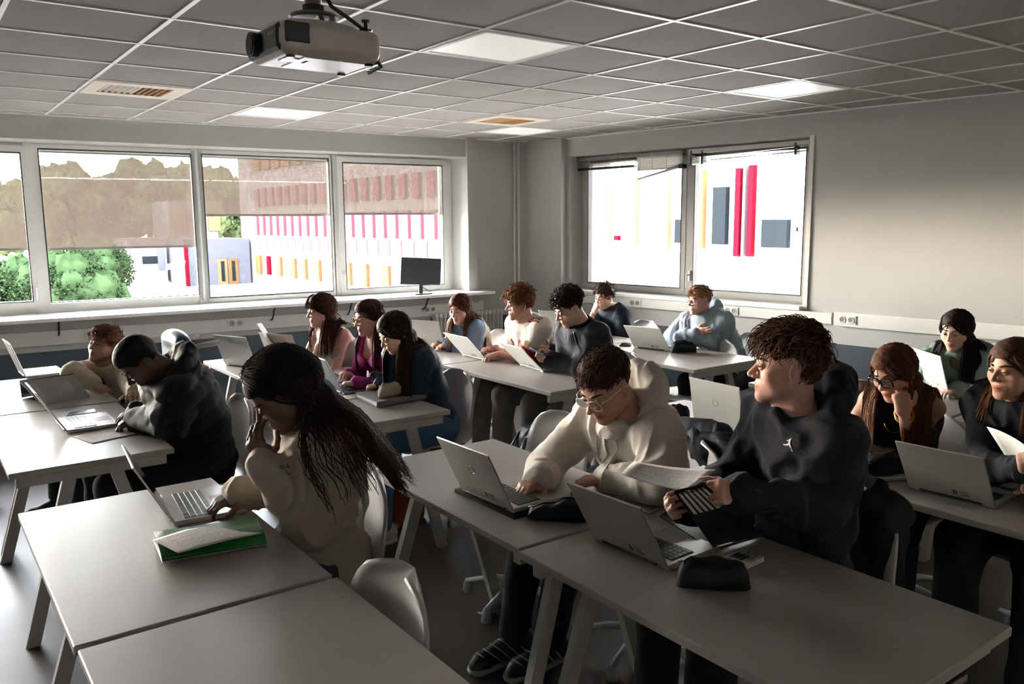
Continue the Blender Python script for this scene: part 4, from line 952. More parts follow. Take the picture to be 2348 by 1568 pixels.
    def arm(s, v, sd, o=0, t0=0.0, t1=1.0, r=(.047, .037, .036, .026), k=.025):
        """arm from shoulder to wrist between chain parameters t0..t1 (0 shoulder, .5 elbow, 1 wrist)"""
        S_, E_, W_ = s.S[sd], s.E[sd], s.W[sd]; f = .88 if s.fem else 1.0; f *= s.sc*s.k.get('aw', 1.0); a, b, c, d = [x*f for x in r]
        if t0 < .5: q = min(t1/.5, 1); v.cap(S_, S_+(E_-S_)*q, a+o, a+(b-a)*q+o, k=k)
        if t1 > .5: p, q = max((t0-.5)/.5, 0), (t1-.5)/.5; v.cap(E_+(W_-E_)*p, E_+(W_-E_)*q, c+(d-c)*p+o, c+(d-c)*q+o, k=k)
    def body(s):
        g = s.k.get; hv, hf, hc, s.front, hs = build_head(s.k, s.hh); hv = hv@s.R.T+s.Hc; parts = [(hv, hf, hc)]; skin = np.array(g('skin'))
        v = Vol(s.lo, s.hi, s.h*1.15 if g('bare') else max(.014, s.h)); s.torso(v, -.006, bust=True)
        nk = (.045 if s.fem else .052); v.cap(s.N-s.sd*.05, s.Hc+s.R@np.array([0, -.03, -.09])*hs, (nk+.012)*hs, (nk-.004)*hs, k=.05)
        for sd in 'RL': s.arm(v, sd)
        if g('bare'):      # collar bones
            for q in (-1, 1): v.cap(s.N+s.bk*.05-s.sd*.045, s.N+s.bk*.03+s.rt*q*.13-s.sd*.04, .008, .007, k=.018)
        V, F = v.mesh(smooth=1); parts.append((V, F, skin))
        for sd in 'RL':
            a = s.k['arm'+sd]
            if a.get('nohand'): continue
            fa = nrm(s.W[sd]-s.E[sd]); d = a.get('d', fa+s.f*.3); n = a.get('n', -UP)
            hvv = hand_vol(s.W[sd], np.array(d, float), np.array(n, float), sd == 'L', a.get('t', 'type'), g('handres', .0045), g('hand', .98 if not s.fem else .9)*s.sc)
            V, F = hvv.mesh(); parts.append((V, F, skin*np.array(g('handtint', (1, 1, 1)))))
        V, F, C = merge(parts); np_mesh('body', V, F, M_skin, s.root, s.org, C)
        s.face(hs)
    def loc(s, x, y, z): return s.Hc+s.R@(np.array([x, y, z])*s.k['hs'])
    def face(s, hs):
        g = s.k.get; gz = np.array(g('gaze', (0, -.1)), float)
        for q in (-1, 1):
            c = np.array([q*.0305, .0802, .0025]); n, m_ = 12, 8; V = []; F = []; C = []
            ax = nrm([gz[0], 1, gz[1]]); a1 = nrm(np.cross(ax, [0, 0, 1])); a2 = np.cross(a1, ax); r = .0126
            for i in range(m_+1):
                th = math.pi*i/m_*.62
                for j in range(n):
                    ph = 2*math.pi*j/n; V.append(s.loc(*(c+r*(ax*math.cos(th)+math.sin(th)*(a1*math.cos(ph)+a2*math.sin(ph)))))); C.append((.015, .012, .01) if th < .55 else (.62, .6, .58))
            for i in range(m_):
                for j in range(n): F.append((i*n+j, i*n+(j+1) % n, (i+1)*n+(j+1) % n, (i+1)*n+j))
            np_mesh('eye', V, F, M_eye, s.root, s.org, np.array(C))
            # upper and lower lid rims, lashes
            op = g('eyes', .6)
            f = MB(); cs = []; pts = []
            for t in np.linspace(-1, 1, 7): pts.append(s.loc(c[0]+t*.0145, c[1]+.0125*math.sqrt(max(0, 1-.75*t*t))+.0012, c[2]+(.006*op-.001)*(1-t*t)-.001))
            f.tube(pts, [.0009, .0016, .002, .0022, .002, .0016, .0009], 5); f.build('eyelash', MATS['lash'], s.root, smooth=True, shift=s.org)
            v = Vol((c[0]-.022, c[1]-.02, c[2]-.02), (c[0]+.022, c[1]+.024, c[2]+.024), .0026 if s.hh > .0035 else .0018); v.ell((c[0], c[1]-.0005, c[2]), (.0145, .0142, .0142), k=0)
            zt = c[2]+.0062*op-.0005; zb_ = c[2]-.0052*op-.0005
            v.ell((c[0], c[1]+.012, (zt+zb_)/2), (.0128, .014, max((zt-zb_)/2, .0006)), k=.001, cut=True); V, F = v.mesh()
            np_mesh('eyelid', np.array([s.loc(*p) for p in V]), F, M_skin, s.root, s.org, np.array(g('skin'))*np.array(g('lidtint', (.93, .86, .84))))
            pts = [s.loc(q*x, max(s.front(q*x, z), .06)+.0012, z) for x, z in ((.013, .0235), (.022, .0268), (.033, .0285), (.044, .0265), (.051, .0225))]
            f = MB(); bw = g('brow', 1.0); f.tube(pts, [(.003*bw, .0022), (.0036*bw, .0024), (.0034*bw, .0024), (.0026*bw, .0022), (.001, .001)], 6, flat=s.R[:, 1]); o = f.build('eyebrow', MATS['lash'], s.root, smooth=True, shift=s.org)
            o.data.materials.clear(); hc = g('hair', {}).get('col', (.02, .012, .01)); o.data.materials.append(mat('brow_%02d%02d' % (int(hc[0]*200), int(hc[1]*200)), tuple(np.array(hc)*.6), .7))
    def garment(s, name, m, o=.018, sleeve=1.0, fold=.007, fscale=11, neck=.075, scoop=0, loose=1.0, hem=.0, col=None, res=None, aw=None, cut=None, arms='RL', bust=True, cuff=True, kk=.05):
        h = res or s.h; v = Vol(s.lo, s.hi, h); s.torso(v, o, bust=bust, kk=kk); nb = s.N-s.sd*.02
        c0, ax, e1, e2, R0 = s.neck_ring(.0); q_ = neck/.075; v.cap(c0+ax*.012, c0+ax*.2, R0*q_+.002, k=.01, cut=True)
        if scoop: v.ell(s.N+s.bk*(.08*s.sc)-s.sd*.03, (scoop*.8, scoop*.8, scoop), k=.01, cut=True)
        v.plane(s.N+s.sd*.03, s.sd)
        if sleeve > 0:
            for sd in arms:
                r = aw or ((.056, .05, .046, .036) if sleeve > .6 else (.058, .056, .05, .04))
                s.arm(v, sd, o*.6*loose, 0, sleeve, r=tuple(x*(loose if i else 1) for i, x in enumerate(r)), k=.03)
                if sleeve > .9 and cuff: s.arm(v, sd, o*.35, .9, .985, r=(.05, .045, .042, .033), k=.004)
        if fold: v.displace(fold_fn(fold, fscale, s.k.get('seed', 1)), .04)
        v.plane(s.P-UP*(.11-hem), -UP)
        if cut: cut(v)
        V, F = v.mesh(smooth=1); C = None if col is None else col(V)
        s.bvh = BVHTree.FromPolygons([tuple(p) for p in V], [tuple(int(i) for i in f) for f in F]) if s.k.get('surf') else None
        return np_mesh(name, V, F, m, s.root, s.org, C)
    def trousers(s, m, wide=1.0, fold=.006, shoes=None, sole=None, shoe_len=.27):
        pts = np.array([s.hipj['R'], s.hipj['L'], s.K['R'], s.K['L'], s.A['R'], s.A['L']]); v = Vol(pts.min(0)-[.2, .2, .1], pts.max(0)+[.2, .2, .16], .0155)
        v.cap(s.P-s.rt*.04, s.P+s.rt*.04, .135, k=.05, flat=(UP, .82))
        for sd in 'RL':
            v.cap(s.hipj[sd], s.K[sd], .095, .066*wide, k=.04); v.cap(s.K[sd], s.A[sd]+UP*.02, .064*wide, .052*wide, k=.03)
        if fold: v.displace(fold_fn(fold, 9, 3), .04)
        V, F = v.mesh(smooth=1); np_mesh('trousers', V, F, m, s.root, s.org)
        if shoes:
            for sd in 'RL':
                a = s.A[sd]; ff = s.k.get('toe'+sd, s.f); ff = nrm(np.array(ff)*[1, 1, 0]); q = shoe_len/.27
                he = np.array([a[0], a[1], .045])-ff*.045; to = he+ff*.2*q; v = Vol(np.minimum(he, to)-.09, np.maximum(he, to)+[.09, .09, .13], .0085)
                v.cap(he, to-UP*.008, .042, .036, k=.02); v.cap(to-UP*.012, to+ff*.03-UP*.016, .038, .03, k=.02); v.cap(he+UP*.02, a+UP*.03, .04, .042, k=.03); v.cap(he+ff*.05+UP*.02, he+ff*.13, .04, .036, k=.02)
                v.plane((0, 0, .022), -UP); V, F = v.mesh(smooth=1); np_mesh('shoe', V, F, shoes, s.root, s.org)
                v = Vol(np.minimum(he, to)-.09, np.maximum(he, to)+.09, .009); v.cap(he*[1, 1, 0]+UP*.014, (to+ff*.02)*[1, 1, 0]+UP*.014, .047, .044, k=.02); v.plane((0, 0, .026), UP); v.plane((0, 0, 0.001), -UP); V, F = v.mesh(smooth=0); np_mesh('sole', V, F, sole or MATS['sole_white'], s.root, s.org)
    # ---------------- hair
    def scalp(s, n, rs, cond):
        P = np.zeros((0, 3))
        while len(P) < n:
            d = rs.normal(size=(n*3, 3)); d /= np.linalg.norm(d, axis=1, keepdims=True); p = SKC+d*SKR
            ok = (-.649*p[:, 1]+.761*p[:, 2] > s.k['hair'].get('line', -.004)-.004) & ~((np.abs(p[:, 0]) > .06) & (p[:, 2] < .0) & (p[:, 1] > -.03)) & cond(p)
            P = np.concatenate([P, p[ok]])
        return P[:n]
    def cap_hair(s, th=.014, top=.0, amp=.005, scale=38, line=-.004, h=.004, back=-.09, side=0.0, flow=(1, 1, 1), streak=False):
        v = Vol((-.13, -.16, -.15), (.13, .14, .19), h)
        v.ell((0, -.014, .034), (.076+th*.8, .095+th, .083+th), k=0)
        if top: v.ell((0, .0, .07), (.066+top*.5, .085+top*.5, .055+top), k=.03)
        v.plane((0, .085, .06+line*1.3), (0, .649, -.761)); 
        v.plane((0, 0, back), (0, 0, -1))
        for q in (-1, 1):
            v.ell((q*.085, .012, -.022+side), (.034, .05, .05), k=.008, cut=True)     # around the ears
            v.ell((q*.05, .095, .0), (.04, .04, .062), k=.015, cut=True)              # temples
        v.ell((0, .11, -.01), (.085, .055, .062), k=.012, cut=True)
        if amp: v.displace(lambda P: -amp*(noise3(P*scale*np.array(flow))+.6*noise3(P*scale*2.3*np.array(flow)+9)), .03)
        if streak:      # combed grooves running from the parting to the sides
            st = lambda P: noise3(np.stack([P[:, 1]*170+np.abs(P[:, 0])*30, np.abs(P[:, 0])*14+(P[:, 0] > 0)*50, P[:, 2]*14], 1))
            v.displace(lambda P: -.0022*st(P), .02)
        V, F = v.mesh(smooth=0 if streak else 1); hs = s.k['hs']
        c = np.array(s.k['hair']['col'])*.85; C = c*(1+(.55*st(V)[:, None] if streak else .35*noise3(V*90)[:, None])); return (V*hs)@s.R.T+s.Hc, F, C
    def hair(s):
        hp = s.k['hair']; st = hp['style']; col = np.array(hp['col']); hs = s.k['hs']; parts = []; seed = hp.get('seed', 5); var = hp.get('var', .35); g = hp.get
        tip = np.array(g('tip', col)); rs = np.random.RandomState(seed); LK = Locks()
        W3 = lambda Q: (Q*hs)@s.R.T+s.Hc
        if st in ('crop', 'mop', 'curl'):
            parts.append(s.cap_hair(g('th', .012), g('top', .012), g('amp', .004), g('scale', 40), g('line', -.004), h=g('h', .0045), back=g('back', -.085), side=g('side', .0)))
            n = g('n', 500); p = s.scalp(n, rs, g('cond', lambda p: p[:, 2] > g('zmin', .02))); nn = (p-SKC)/SKR**2; nn /= np.linalg.norm(nn, axis=1, keepdims=True)
            c = np.array(g('comb', (0, 1, -.15)), float)+rs.normal(size=(n, 3))*g('messy', .35); c -= nn*(c*nn).sum(1, keepdims=True); c /= np.linalg.norm(c, axis=1, keepdims=True)+1e-6; sd_ = np.cross(nn, c)
            topw = np.clip((p[:, 2]-.02)/.07, 0, 1); L = g('len', .045)*rs.uniform(.7, 1.25, n)*(.6+.6*topw); th = g('th', .012)+g('top', .012)*topw; lay = th*rs.uniform(.75, 1.15, n)+.002; m = 7; Q = []; ph = rs.uniform(0, 6.28, n); tw = g('turn', 1.0)*rs.uniform(.7, 1.4, n); cr = g('curl', .2)
            for i in range(m):
                t = i/(m-1); q = p+c*(L*t)[:, None]+np.array([0, 0, -1])*(g('grav', .2)*L*t*t)[:, None]; e = (q-SKC)/SKR; el = np.linalg.norm(e, axis=1); tg = 1+(lay*(.6+.4*t)+g('lift', .3)*L*np.sin(t*2.3)*(.35+.65*topw))/.085
                q = SKC+SKR*e/el[:, None]*np.maximum(el, tg)[:, None]; rr = (cr*.012*min(1, t*2.2)); q = q+rr*(sd_*np.sin(ph+t*6.28*tw)[:, None]+nn*np.cos(ph+t*6.28*tw)[:, None]); Q.append(q)
            Q = np.stack(Q, 1); k1 = rs.uniform(1-var, 1+var, n)[:, None]; mixw = (rs.rand(n) < g('tipw', .3))[:, None]*rs.uniform(.3, .9, n)[:, None]
            C0 = (col*(1-mixw)+tip*mixw)*k1; tt = np.linspace(0, 1, m)[None, :, None]; C = C0[:, None]*(1-.35*tt)+(.35*tt)*tip*k1[:, None]
            LK.add(W3(Q.reshape(-1, 3)).reshape(n, m, 3), g('r', .004)*rs.uniform(.7, 1.3, n)*hs, nn@s.R.T, C)
        else:
            parts.append(s.cap_hair(g('th', .005), g('top', .002), .002, 30, g('line', -.004), h=.004, back=-.1, streak=True))
            n = g('n', 500); L = g('len', .42); wave = g('wave', .0); part = g('part', 0.0); side = np.where(rs.rand(n) < .5, 1., -1.)
            segs = [(s.P, s.mid, .15), (s.mid, s.ch, .15), (s.ch, s.N-s.sd*.07, .135)]+[(s.N-s.sd*.03, s.S[q], .062) for q in 'RL']+[(s.S[q], s.E[q], .062) for q in 'RL']+[(s.N, s.loc(0, -.03, -.05), .058)]
            yy = g('rooty', .078)-(g('rooty', .078)+.087)*rs.rand(n)**.8; root = np.stack([part+side*.004, yy, .032+.085*np.sqrt(np.maximum(0, 1-((yy+.012)/.096)**2-(part/.077)**2))], 1)
            fr = g('front', 60); az = np.radians(fr+(180-fr)*rs.rand(n)**g('azp', .8)); lay = rs.uniform(.003, .016, n)+g('vol', 0)*rs.uniform(.2, 1, n)
            tgt = np.stack([side*np.sin(az)*.08, np.cos(az)*.095-.012, np.full(n, -.03)], 1); Q = []; m0 = 6
            for j in range(m0):
                t = j/(m0-1); d = (root-SKC)/SKR*(1-t)+(tgt-SKC)/SKR*t; d /= np.linalg.norm(d, axis=1, keepdims=True); Q.append(SKC+d*(SKR+lay[:, None]*min(1, .45+t)+g('th', .005)))
            Q = [W3(q) for q in Q]; d = Q[-1]-Q[-2]; d /= np.linalg.norm(d, axis=1, keepdims=True); p = Q[-1].copy(); ph = rs.uniform(0, 6.28, n); fq = rs.uniform(.55, .95, n)*g('freq', 1.0); steps = max(int(L/g('seg', .034)), 3); ds = L/steps*rs.uniform(1.02-g('lenvar', .22), 1.05, n)[:, None]
            outv = np.stack([side*np.sin(az), np.cos(az), np.zeros(n)], 1)@s.R.T; outv /= np.linalg.norm(outv, axis=1, keepdims=True); sdv = np.cross(outv, UP)
            po = g('push', 0); drift = np.array(g('drift', (0, 0, 0)), float)
            for j in range(steps):
                d = d*.62-UP*.5+outv*g('flare', 0)*.1+drift; d /= np.linalg.norm(d, axis=1, keepdims=True); p = p+d*ds
                for a, b, r in segs:
                    ab = b-a; t = np.clip((p-a)@ab/(ab@ab+1e-9), 0, 1)[:, None]; q = p-a-ab*t; dist = np.linalg.norm(q, axis=1); rr = r*s.sc+.014+po+lay*.5; w_ = dist < rr; p[w_] = (a+ab*t+q/(dist[:, None]+1e-6)*rr[:, None])[w_]
                lp_ = (p-s.Hc)@s.R/hs; c0 = np.array([0, -.012, .0]); rd = np.array([.084, .1, .12]); e = (lp_-c0)/rd; ee = np.linalg.norm(e, axis=1); w_ = (ee < 1) & (lp_[:, 2] > -.12); lp_[w_] = (c0+e/ee[:, None]*rd)[w_]
                w2 = (lp_[:, 1] > .035) & (np.abs(lp_[:, 0]) < .064) & (lp_[:, 2] > -.13); lp_[w2, 0] = .066*np.sign(side[w2]); w_ |= w2; p[w_] = W3(lp_[w_])
                wv = wave*min(1, (j+1)/4); Q.append(p+wv*(sdv*np.sin(ph+j*fq)[:, None]+outv*np.cos(ph+j*fq)[:, None]))
            Q = np.stack(Q, 1); cl = g('clump', .35)
            if cl:        # strands gather into locks towards their ends
                K = g('nc', max(n//9, 8)); ld = rs.choice(n, K, replace=False); key = np.concatenate([Q[:, m0-1], (side*.2)[:, None]], 1); idx = ld[((key[:, None]-key[ld][None])**2).sum(2).argmin(1)]
                tw_ = np.clip((np.linspace(0, 1, Q.shape[1])-.2)/.5, 0, 1); w_ = (cl*tw_*tw_*(3-2*tw_))[None, :, None]; Q = Q+(Q[idx]-Q)*w_
            k1 = rs.uniform(1-var, 1+var, n)[:, None, None]; tt = np.clip((np.linspace(0, 1, Q.shape[1])-.25)/.75, 0, 1)[None, :, None]
            LK.add(Q, g('r', .006)*rs.uniform(.7, 1.2, n)*hs, outv, (col*(1-tt)+tip*tt)*k1, taper=.7)
        if g('extra'): g('extra')(s, LK, col, rs)
        V, F, C = LK.mesh(); P0, F0, C0 = merge(parts)
        return np_mesh('hair', np.concatenate([P0, V]), np.concatenate([F0, F+len(P0)]), M_hair, s.root, s.org, np.concatenate([C0, C]))
    def glasses(s, m, w_=.026, h_=.021, r=.0016, z=.0, sq=2.6, y=.108):
        g0 = bpy.data.objects.new('glasses', None); f = MB()
        for q in (-1, 1):
            pts = []
            for a in np.linspace(0, 2*math.pi, 22, endpoint=False):
                c, d = math.cos(a), math.sin(a); pts.append(s.loc(q*.033+w_*math.copysign(abs(c)**(2/sq), c), y-.22*abs(q*.033+w_*c-0)*.35, z+h_*math.copysign(abs(d)**(2/sq), d)))
            f.tube(pts, r, 6, closed=True)
            f.tube([s.loc(q*(.033+w_), y-.014, z+h_*.45), s.loc(q*.074, y-.03, z+.012), s.loc(q*.082, .0, z+.01), s.loc(q*.083, -.02, z+.0), s.loc(q*.081, -.035, z-.018)], r*1.05, 6)
        f.tube([s.loc(-.033+w_, y-.002, z+.004), s.loc(0, y+.004, z+.008), s.loc(.033-w_, y-.002, z+.004)], r, 6)
        bpy.data.objects.remove(g0); fr = f.build('glasses_frame', m, s.root, smooth=True, shift=s.org)
        for q in (-1, 1):
            c = [s.loc(q*.033, y-.003, z)]; pts = [s.loc(q*.033+w_*.96*math.cos(a), y-.22*abs(q*.033+w_*math.cos(a))*.35, z+h_*.96*math.sin(a)) for a in np.linspace(0, 2*math.pi, 18, endpoint=False)]
            f = MB(); f.add(c+pts, [(0, i+1, (i+1) % 18+1) for i in range(18)]); f.build('lens', M_lens, fr, smooth=True, shift=s.org)
    def hood(s, m, big=1.0, fold=.004, fr=.018):
        v = Vol(s.N-.28, s.N+.28, max(s.h*.8, .005)); n = 20; c0, ax, e1, e2, R0 = s.neck_ring(.10); fr *= s.sc
        R0 += .006; P = lambda a: c0-e1*math.cos(a)*R0+e2*math.sin(a)*R0*1.03+ax*(.012*math.cos(a)-.006)
        rr = lambda a: fr+.012*max(0, math.cos(a))
        for i in range(n):
            a0, a1 = 2*math.pi*i/n, 2*math.pi*(i+1)/n; v.cap(P(a0), P(a1), rr(a0), rr(a1), k=.012, flat=(ax, 1.3))
        # the bunched hood: a second, wider roll behind the neck that rises at the back
        Q = lambda a: s.N-s.bk*(.0+math.cos(a)*(.075+.04*big))+s.rt*math.sin(a)*(.07+.035*big)+UP*(.02+(.05*big)*max(0, math.cos(a))**.7-.035*(1-max(0, math.cos(a))))
        for i in range(14):
            a0, a1 = math.radians(-100+200*i/14), math.radians(-100+200*(i+1)/14); r_ = lambda a: .018+.024*big*max(0, math.cos(a*.85)); v.cap(Q(a0), Q(a1), r_(a0), r_(a1), k=.02, flat=(nrm(s.bk+UP*.3), .8))
        b = s.N-s.bk*.08; v.cap(b-s.bk*.02*big, b-s.bk*.035*big-s.sd*.11, .05*big, .032*big, k=.05)
        v.cap(c0-ax*.06, c0+ax*.2, R0-.016, k=.01, cut=True)
        if fold: v.displace(fold_fn(fold*1.5, 15, 4), .03)
        V, F = v.mesh(smooth=1); return np_mesh('hood', V, F, m, s.root, s.org)
    def neck_ring(s, t=.1):       # centre, axis, forward and side directions and radius of a ring round the neck
        hs = s.k['hs']; A = s.loc(0, -.03, -.09); B = s.N-s.sd*.02; ax = nrm(A-B); c = B+(A-B)*t; e2 = nrm(s.rt-ax*(s.rt@ax)); e1 = nrm(np.cross(ax, e2)); e1 = e1 if e1@s.bk > 0 else -e1
        return c, ax, e1, e2, ((.045 if s.fem else .052)+.014)*max(hs, .86)+.004
    def collar(s, m, r=.07, th=.012, up=.0, open_=0, h=.03):
        f = MB(); P = []; c, ax, e1, e2, R0 = s.neck_ring(.0); c = c+ax*.004; R0 += .003+th*.25
        A = np.linspace(math.radians(open_), 2*math.pi-math.radians(open_), 26)
        for t in (0, .35, .7, 1): P.append([c+e1*math.cos(a)*R0*(1.10-.12*t)+e2*math.sin(a)*R0*(1.10-.12*t)+ax*(t*h-.006-.012*math.cos(a)) for a in A])
        f.grid(np.array(P), thick=th*.5); return smooth_by_angle(f.build('collar', m, s.root, shift=s.org), 60)
    def cord(s, name, m, pts, r=.0022): f = MB(); f.tube(pts, r, 6); return f.build(name, m, s.root, smooth=True, shift=s.org)
    def hit(s, px_, py_):            # where a photo pixel meets the garment, with the surface normal
        d = ray(px_, py_); h = s.bvh.ray_cast(Vector(CAM), Vector(d)); return (np.array(h[0]), np.array(h[1])) if h[0] else (None, None)
    def skin_pt(s, x, t, off=.003):  # chest point projected onto the garment
        p = s.P+(s.N-s.P)*t+s.rt*x+s.bk*.45; h = s.bvh.ray_cast(Vector(p), Vector(-s.bk)); return np.array(h[0])+s.bk*off if h[0] else s.chest(x, t, .14)
    def chest(s, x, t, out=.0):     # a point on the chest: x right, t along the spine (0 pelvis, 1 neck)
        p = s.P+(s.N-s.P)*t; return p+s.rt*x+s.bk*out
mat('lash', '120d0b', .6); mat('sole_white', 'b9b6b0', .7)
# ------------------------------------------------------------------ the class: everyone faces the board (-X), seated on the +X side of the tables
SK = {'fair': (.58, .36, .27), 'tan': (.46, .26, .18), 'olive': (.42, .24, .165), 'deep': (.11, .058, .038), 'dark': (.085, .045, .032), 'rosy': (.55, .31, .24)}
def wr(px_, py_, z=TH+.045): return on_z(px_, py_, z)
M_denim = cloth('denim_dark', '26303f', bump=.3); M_blackp = cloth('black_trousers', '17181b'); M_greyp = cloth('grey_trousers', '6a6663'); M_jean = cloth('jeans_blue', '3f5c7c')
M_shoeb = mat('black_shoe', '1b1a1b', .6); M_shoew = mat('white_shoe', 'b5b2ad', .6)
MATS['skin_dummy'] = M_skin
CH_G = {}
# --- reclining person in cream, by the windows
def p_cream():
    s = Person('person in a cream hoodie leaning back with head tilted up', (.06, -1.42), on_x(240, 792, -.1), yaw=36, pitch=-14, roll=-8, byaw=20, skin=SK['olive'], hair=dict(style='mop', col=(.13, .045, .022), n=340, len=.05, comb=(0, 1, .1), top=.014, lift=.25, th=.010, zmin=-.02), bend=.03, eyes=.25, hz=.52, blush=.1, jaw=1.12,
               armR={'w': wr(215, 878, .79), 'e': on_x(165, 856, -.30), 't': 'relax'}, armL={'w': wr(302, 900, .80)+np.array([.02, 0, 0]), 't': 'relax'}, hs=.88, tw=1.0, stubble=.3)
    s.body(); m = cloth('cream_fleece', 'b5a893', bump=.5, bscale=180); s.garment('hoodie', m, .024, fold=.009); s.hood(m); s.hair(); s.trousers(M_blackp, shoes=M_shoeb)
    for q in (-1, 1): s.cord('drawstring', m, [s.chest(q*.035, .93, .115), s.chest(q*.04, .85, .15), s.chest(q*.035, .72, .165)])
# --- person in a black puffer jacket writing
def p_puffer():
    s = Person('person in a black quilted puffer jacket bent low over the table', (.05, -2.78), on_x(322, 828, -.2), hs=.93, sc=.94, yaw=8, pitch=48, skin=SK['dark'], hair=dict(style='crop', col=(.012, .01, .01), n=2, len=.004, th=.006, top=.003, amp=.0015, scale=160, r=0.0012, lift=.1, line=-.0), bend=.07, res=.007, hres=.0045, eyes=.3, blush=0,
               armR={'w': wr(318, 945), 't': 'relax', 'd': (-1, -.35, -.1)}, armL={'w': wr(318, 965, TH+.04), 't': 'hold', 'd': (-1, .25, -.15), 'e': wr(392, 968, TH+.075)}, sw=.17, tw=1.05, td=1.05)
    s.body(); m = mat('black_nylon', '0c0d10', .8, noise=.1, nscale=20, bump=.2, bscale=60, spec=.4)
    def quilt(v):
        def fn(P):
            a = P@s.sd*1.0; q = np.abs(np.sin(a*math.pi/.075)); r = -.02*q**.5+.01
            return r+.006*noise3(P*28)
        v.displace(fn, .05)
    s.garment('puffer_jacket', m, .036, fold=.0, cut=quilt, aw=(.062, .058, .054, .038), neck=.07); s.hood(m, 1.15, .008); s.collar(m, .085, .03, .0, 25, .075); s.hair(); s.trousers(M_blackp, shoes=M_shoew)
# --- girl with long curly hair, front left
def p_curly():
    s = Person('girl with long dark curly hair in a pale grey sweatshirt, hand at her mouth', (.02, -4.28), on_x(645, 902, -.12), hs=.92, sc=.92, yaw=-12, pitch=36, surf=True, skin=SK['deep'], fem=True, res=.006, hres=.003, handres=.0032, bend=.04, eyes=.35, blush=0,
               hair=dict(style='long', col=(.012, .008, .008), tip=(.05, .018, .014), n=2600, seg=.028, len=.46, wave=.010, freq=1.7, r=.0028, vol=.04, front=96, rooty=.05, clump=.45, nc=260, lenvar=.4, azp=.75, push=.014, var=.45, flare=1.4, th=.008, top=.004, drift=(.2, 0, 0)),
               armR={'w': wr(545, 1132, TH+.06), 't': 'type', 'd': (-1, -.12, -.25)}, armL={'w': on_y(606, 1062, -4.40), 'e': on_y(714, 1205, -4.44), 't': 'relax', 'd': (-.3, .1, .95), 'n': (.75, .55, .2)}, sw=.15, tw=1.02, td=1.02, hand=.95)
    s.body(); m = cloth('oatmeal_jersey', '9e9488', bump=.3, bscale=260); s.garment('sweatshirt', m, .026, fold=.018, fscale=9, aw=(.056, .056, .054, .036), loose=1.05, neck=.07); s.collar(m, .075, .02, .0, 0, .04); s.hair(); s.trousers(M_denim, wide=1.1, shoes=M_shoew)
    p, n = s.hit(655, 1078)
    if p is not None:
        R3 = head_frame(n); X = nrm(np.cross(UP, n)); Y = np.cross(n, X)
        for tx, dx, dy in (('O', -.006, .012), ('C', .014, .010), ('L', .0, -.012)): q = p+X*dx+Y*dy+n*.003-s.org; text_mesh(tx, .02, 'embroidered_letter', mat('grey_thread', '4e4a47', .8), s.root, [[X[0], Y[0], n[0], q[0]], [X[1], Y[1], n[1], q[1]], [X[2], Y[2], n[2], q[2]], [0, 0, 0, 1]], extrude=.001)
    return s
def p_tank():
    s = Person('girl in a grey strappy top with long brown hair and a fringe', (1.31, -1.85), on_x(737, 712, 1.12), byaw=18, yaw=2, pitch=4, skin=SK['fair'], fem=True, bare=True, res=.0075, hres=.0045, eyes=.5,
               hair=dict(style='long', col=(.055, .022, .014), n=353, len=.3, wave=.009, r=0.0060, front=78, var=.35, vol=.006, extra=fringe),
               armR={'w': wr(655, 818, TH+.10), 't': 'hold', 'd': (-1, -.2, .1), 'n': (0, -.6, -.8)}, armL={'w': wr(690, 835, TH+.05), 't': 'relax', 'd': (-1, .3, 0)}, bu=1.05, handres=.004)
    s.body(); m = cloth('grey_satin', '8d857f', .45, bump=.05); 
    def cut(v): v.plane(s.S['L']*.5+s.S['R']*.5-s.sd*.07, s.sd, .01)
    s.garment('strappy_top', m, .006, sleeve=0, fold=.003, cut=cut, scoop=.075)
    for q in (-1, 1): s.cord('strap', m, [s.chest(q*.075, .80, .118), s.chest(q*.085, .93, .085), s.chest(q*.085, 1.0, .02), s.chest(q*.08, .95, -.07), s.chest(q*.07, .8, -.1)], .004)
    s.hair(); s.trousers(M_blackp, shoes=M_shoew)
def fringe(s, LK, col, rs):
    n = 70; x = rs.uniform(-.052, .052, n); hs = s.k.get('hs', 1.0); Q = []
    for t in np.linspace(0, 1, 7): Q.append(np.stack([x*(1+.25*t), np.full(n, .03+.070*math.sin(t*1.5)), .124-.098*t**1.6+rs.uniform(-.002, .002, n)], 1))
    Q = np.stack(Q, 1); Q = (Q.reshape(-1, 3)*hs)@s.R.T+s.Hc; LK.add(Q.reshape(n, 7, 3), .006, s.R[:, 1], col*rs.uniform(.7, 1.3, (n, 1)))
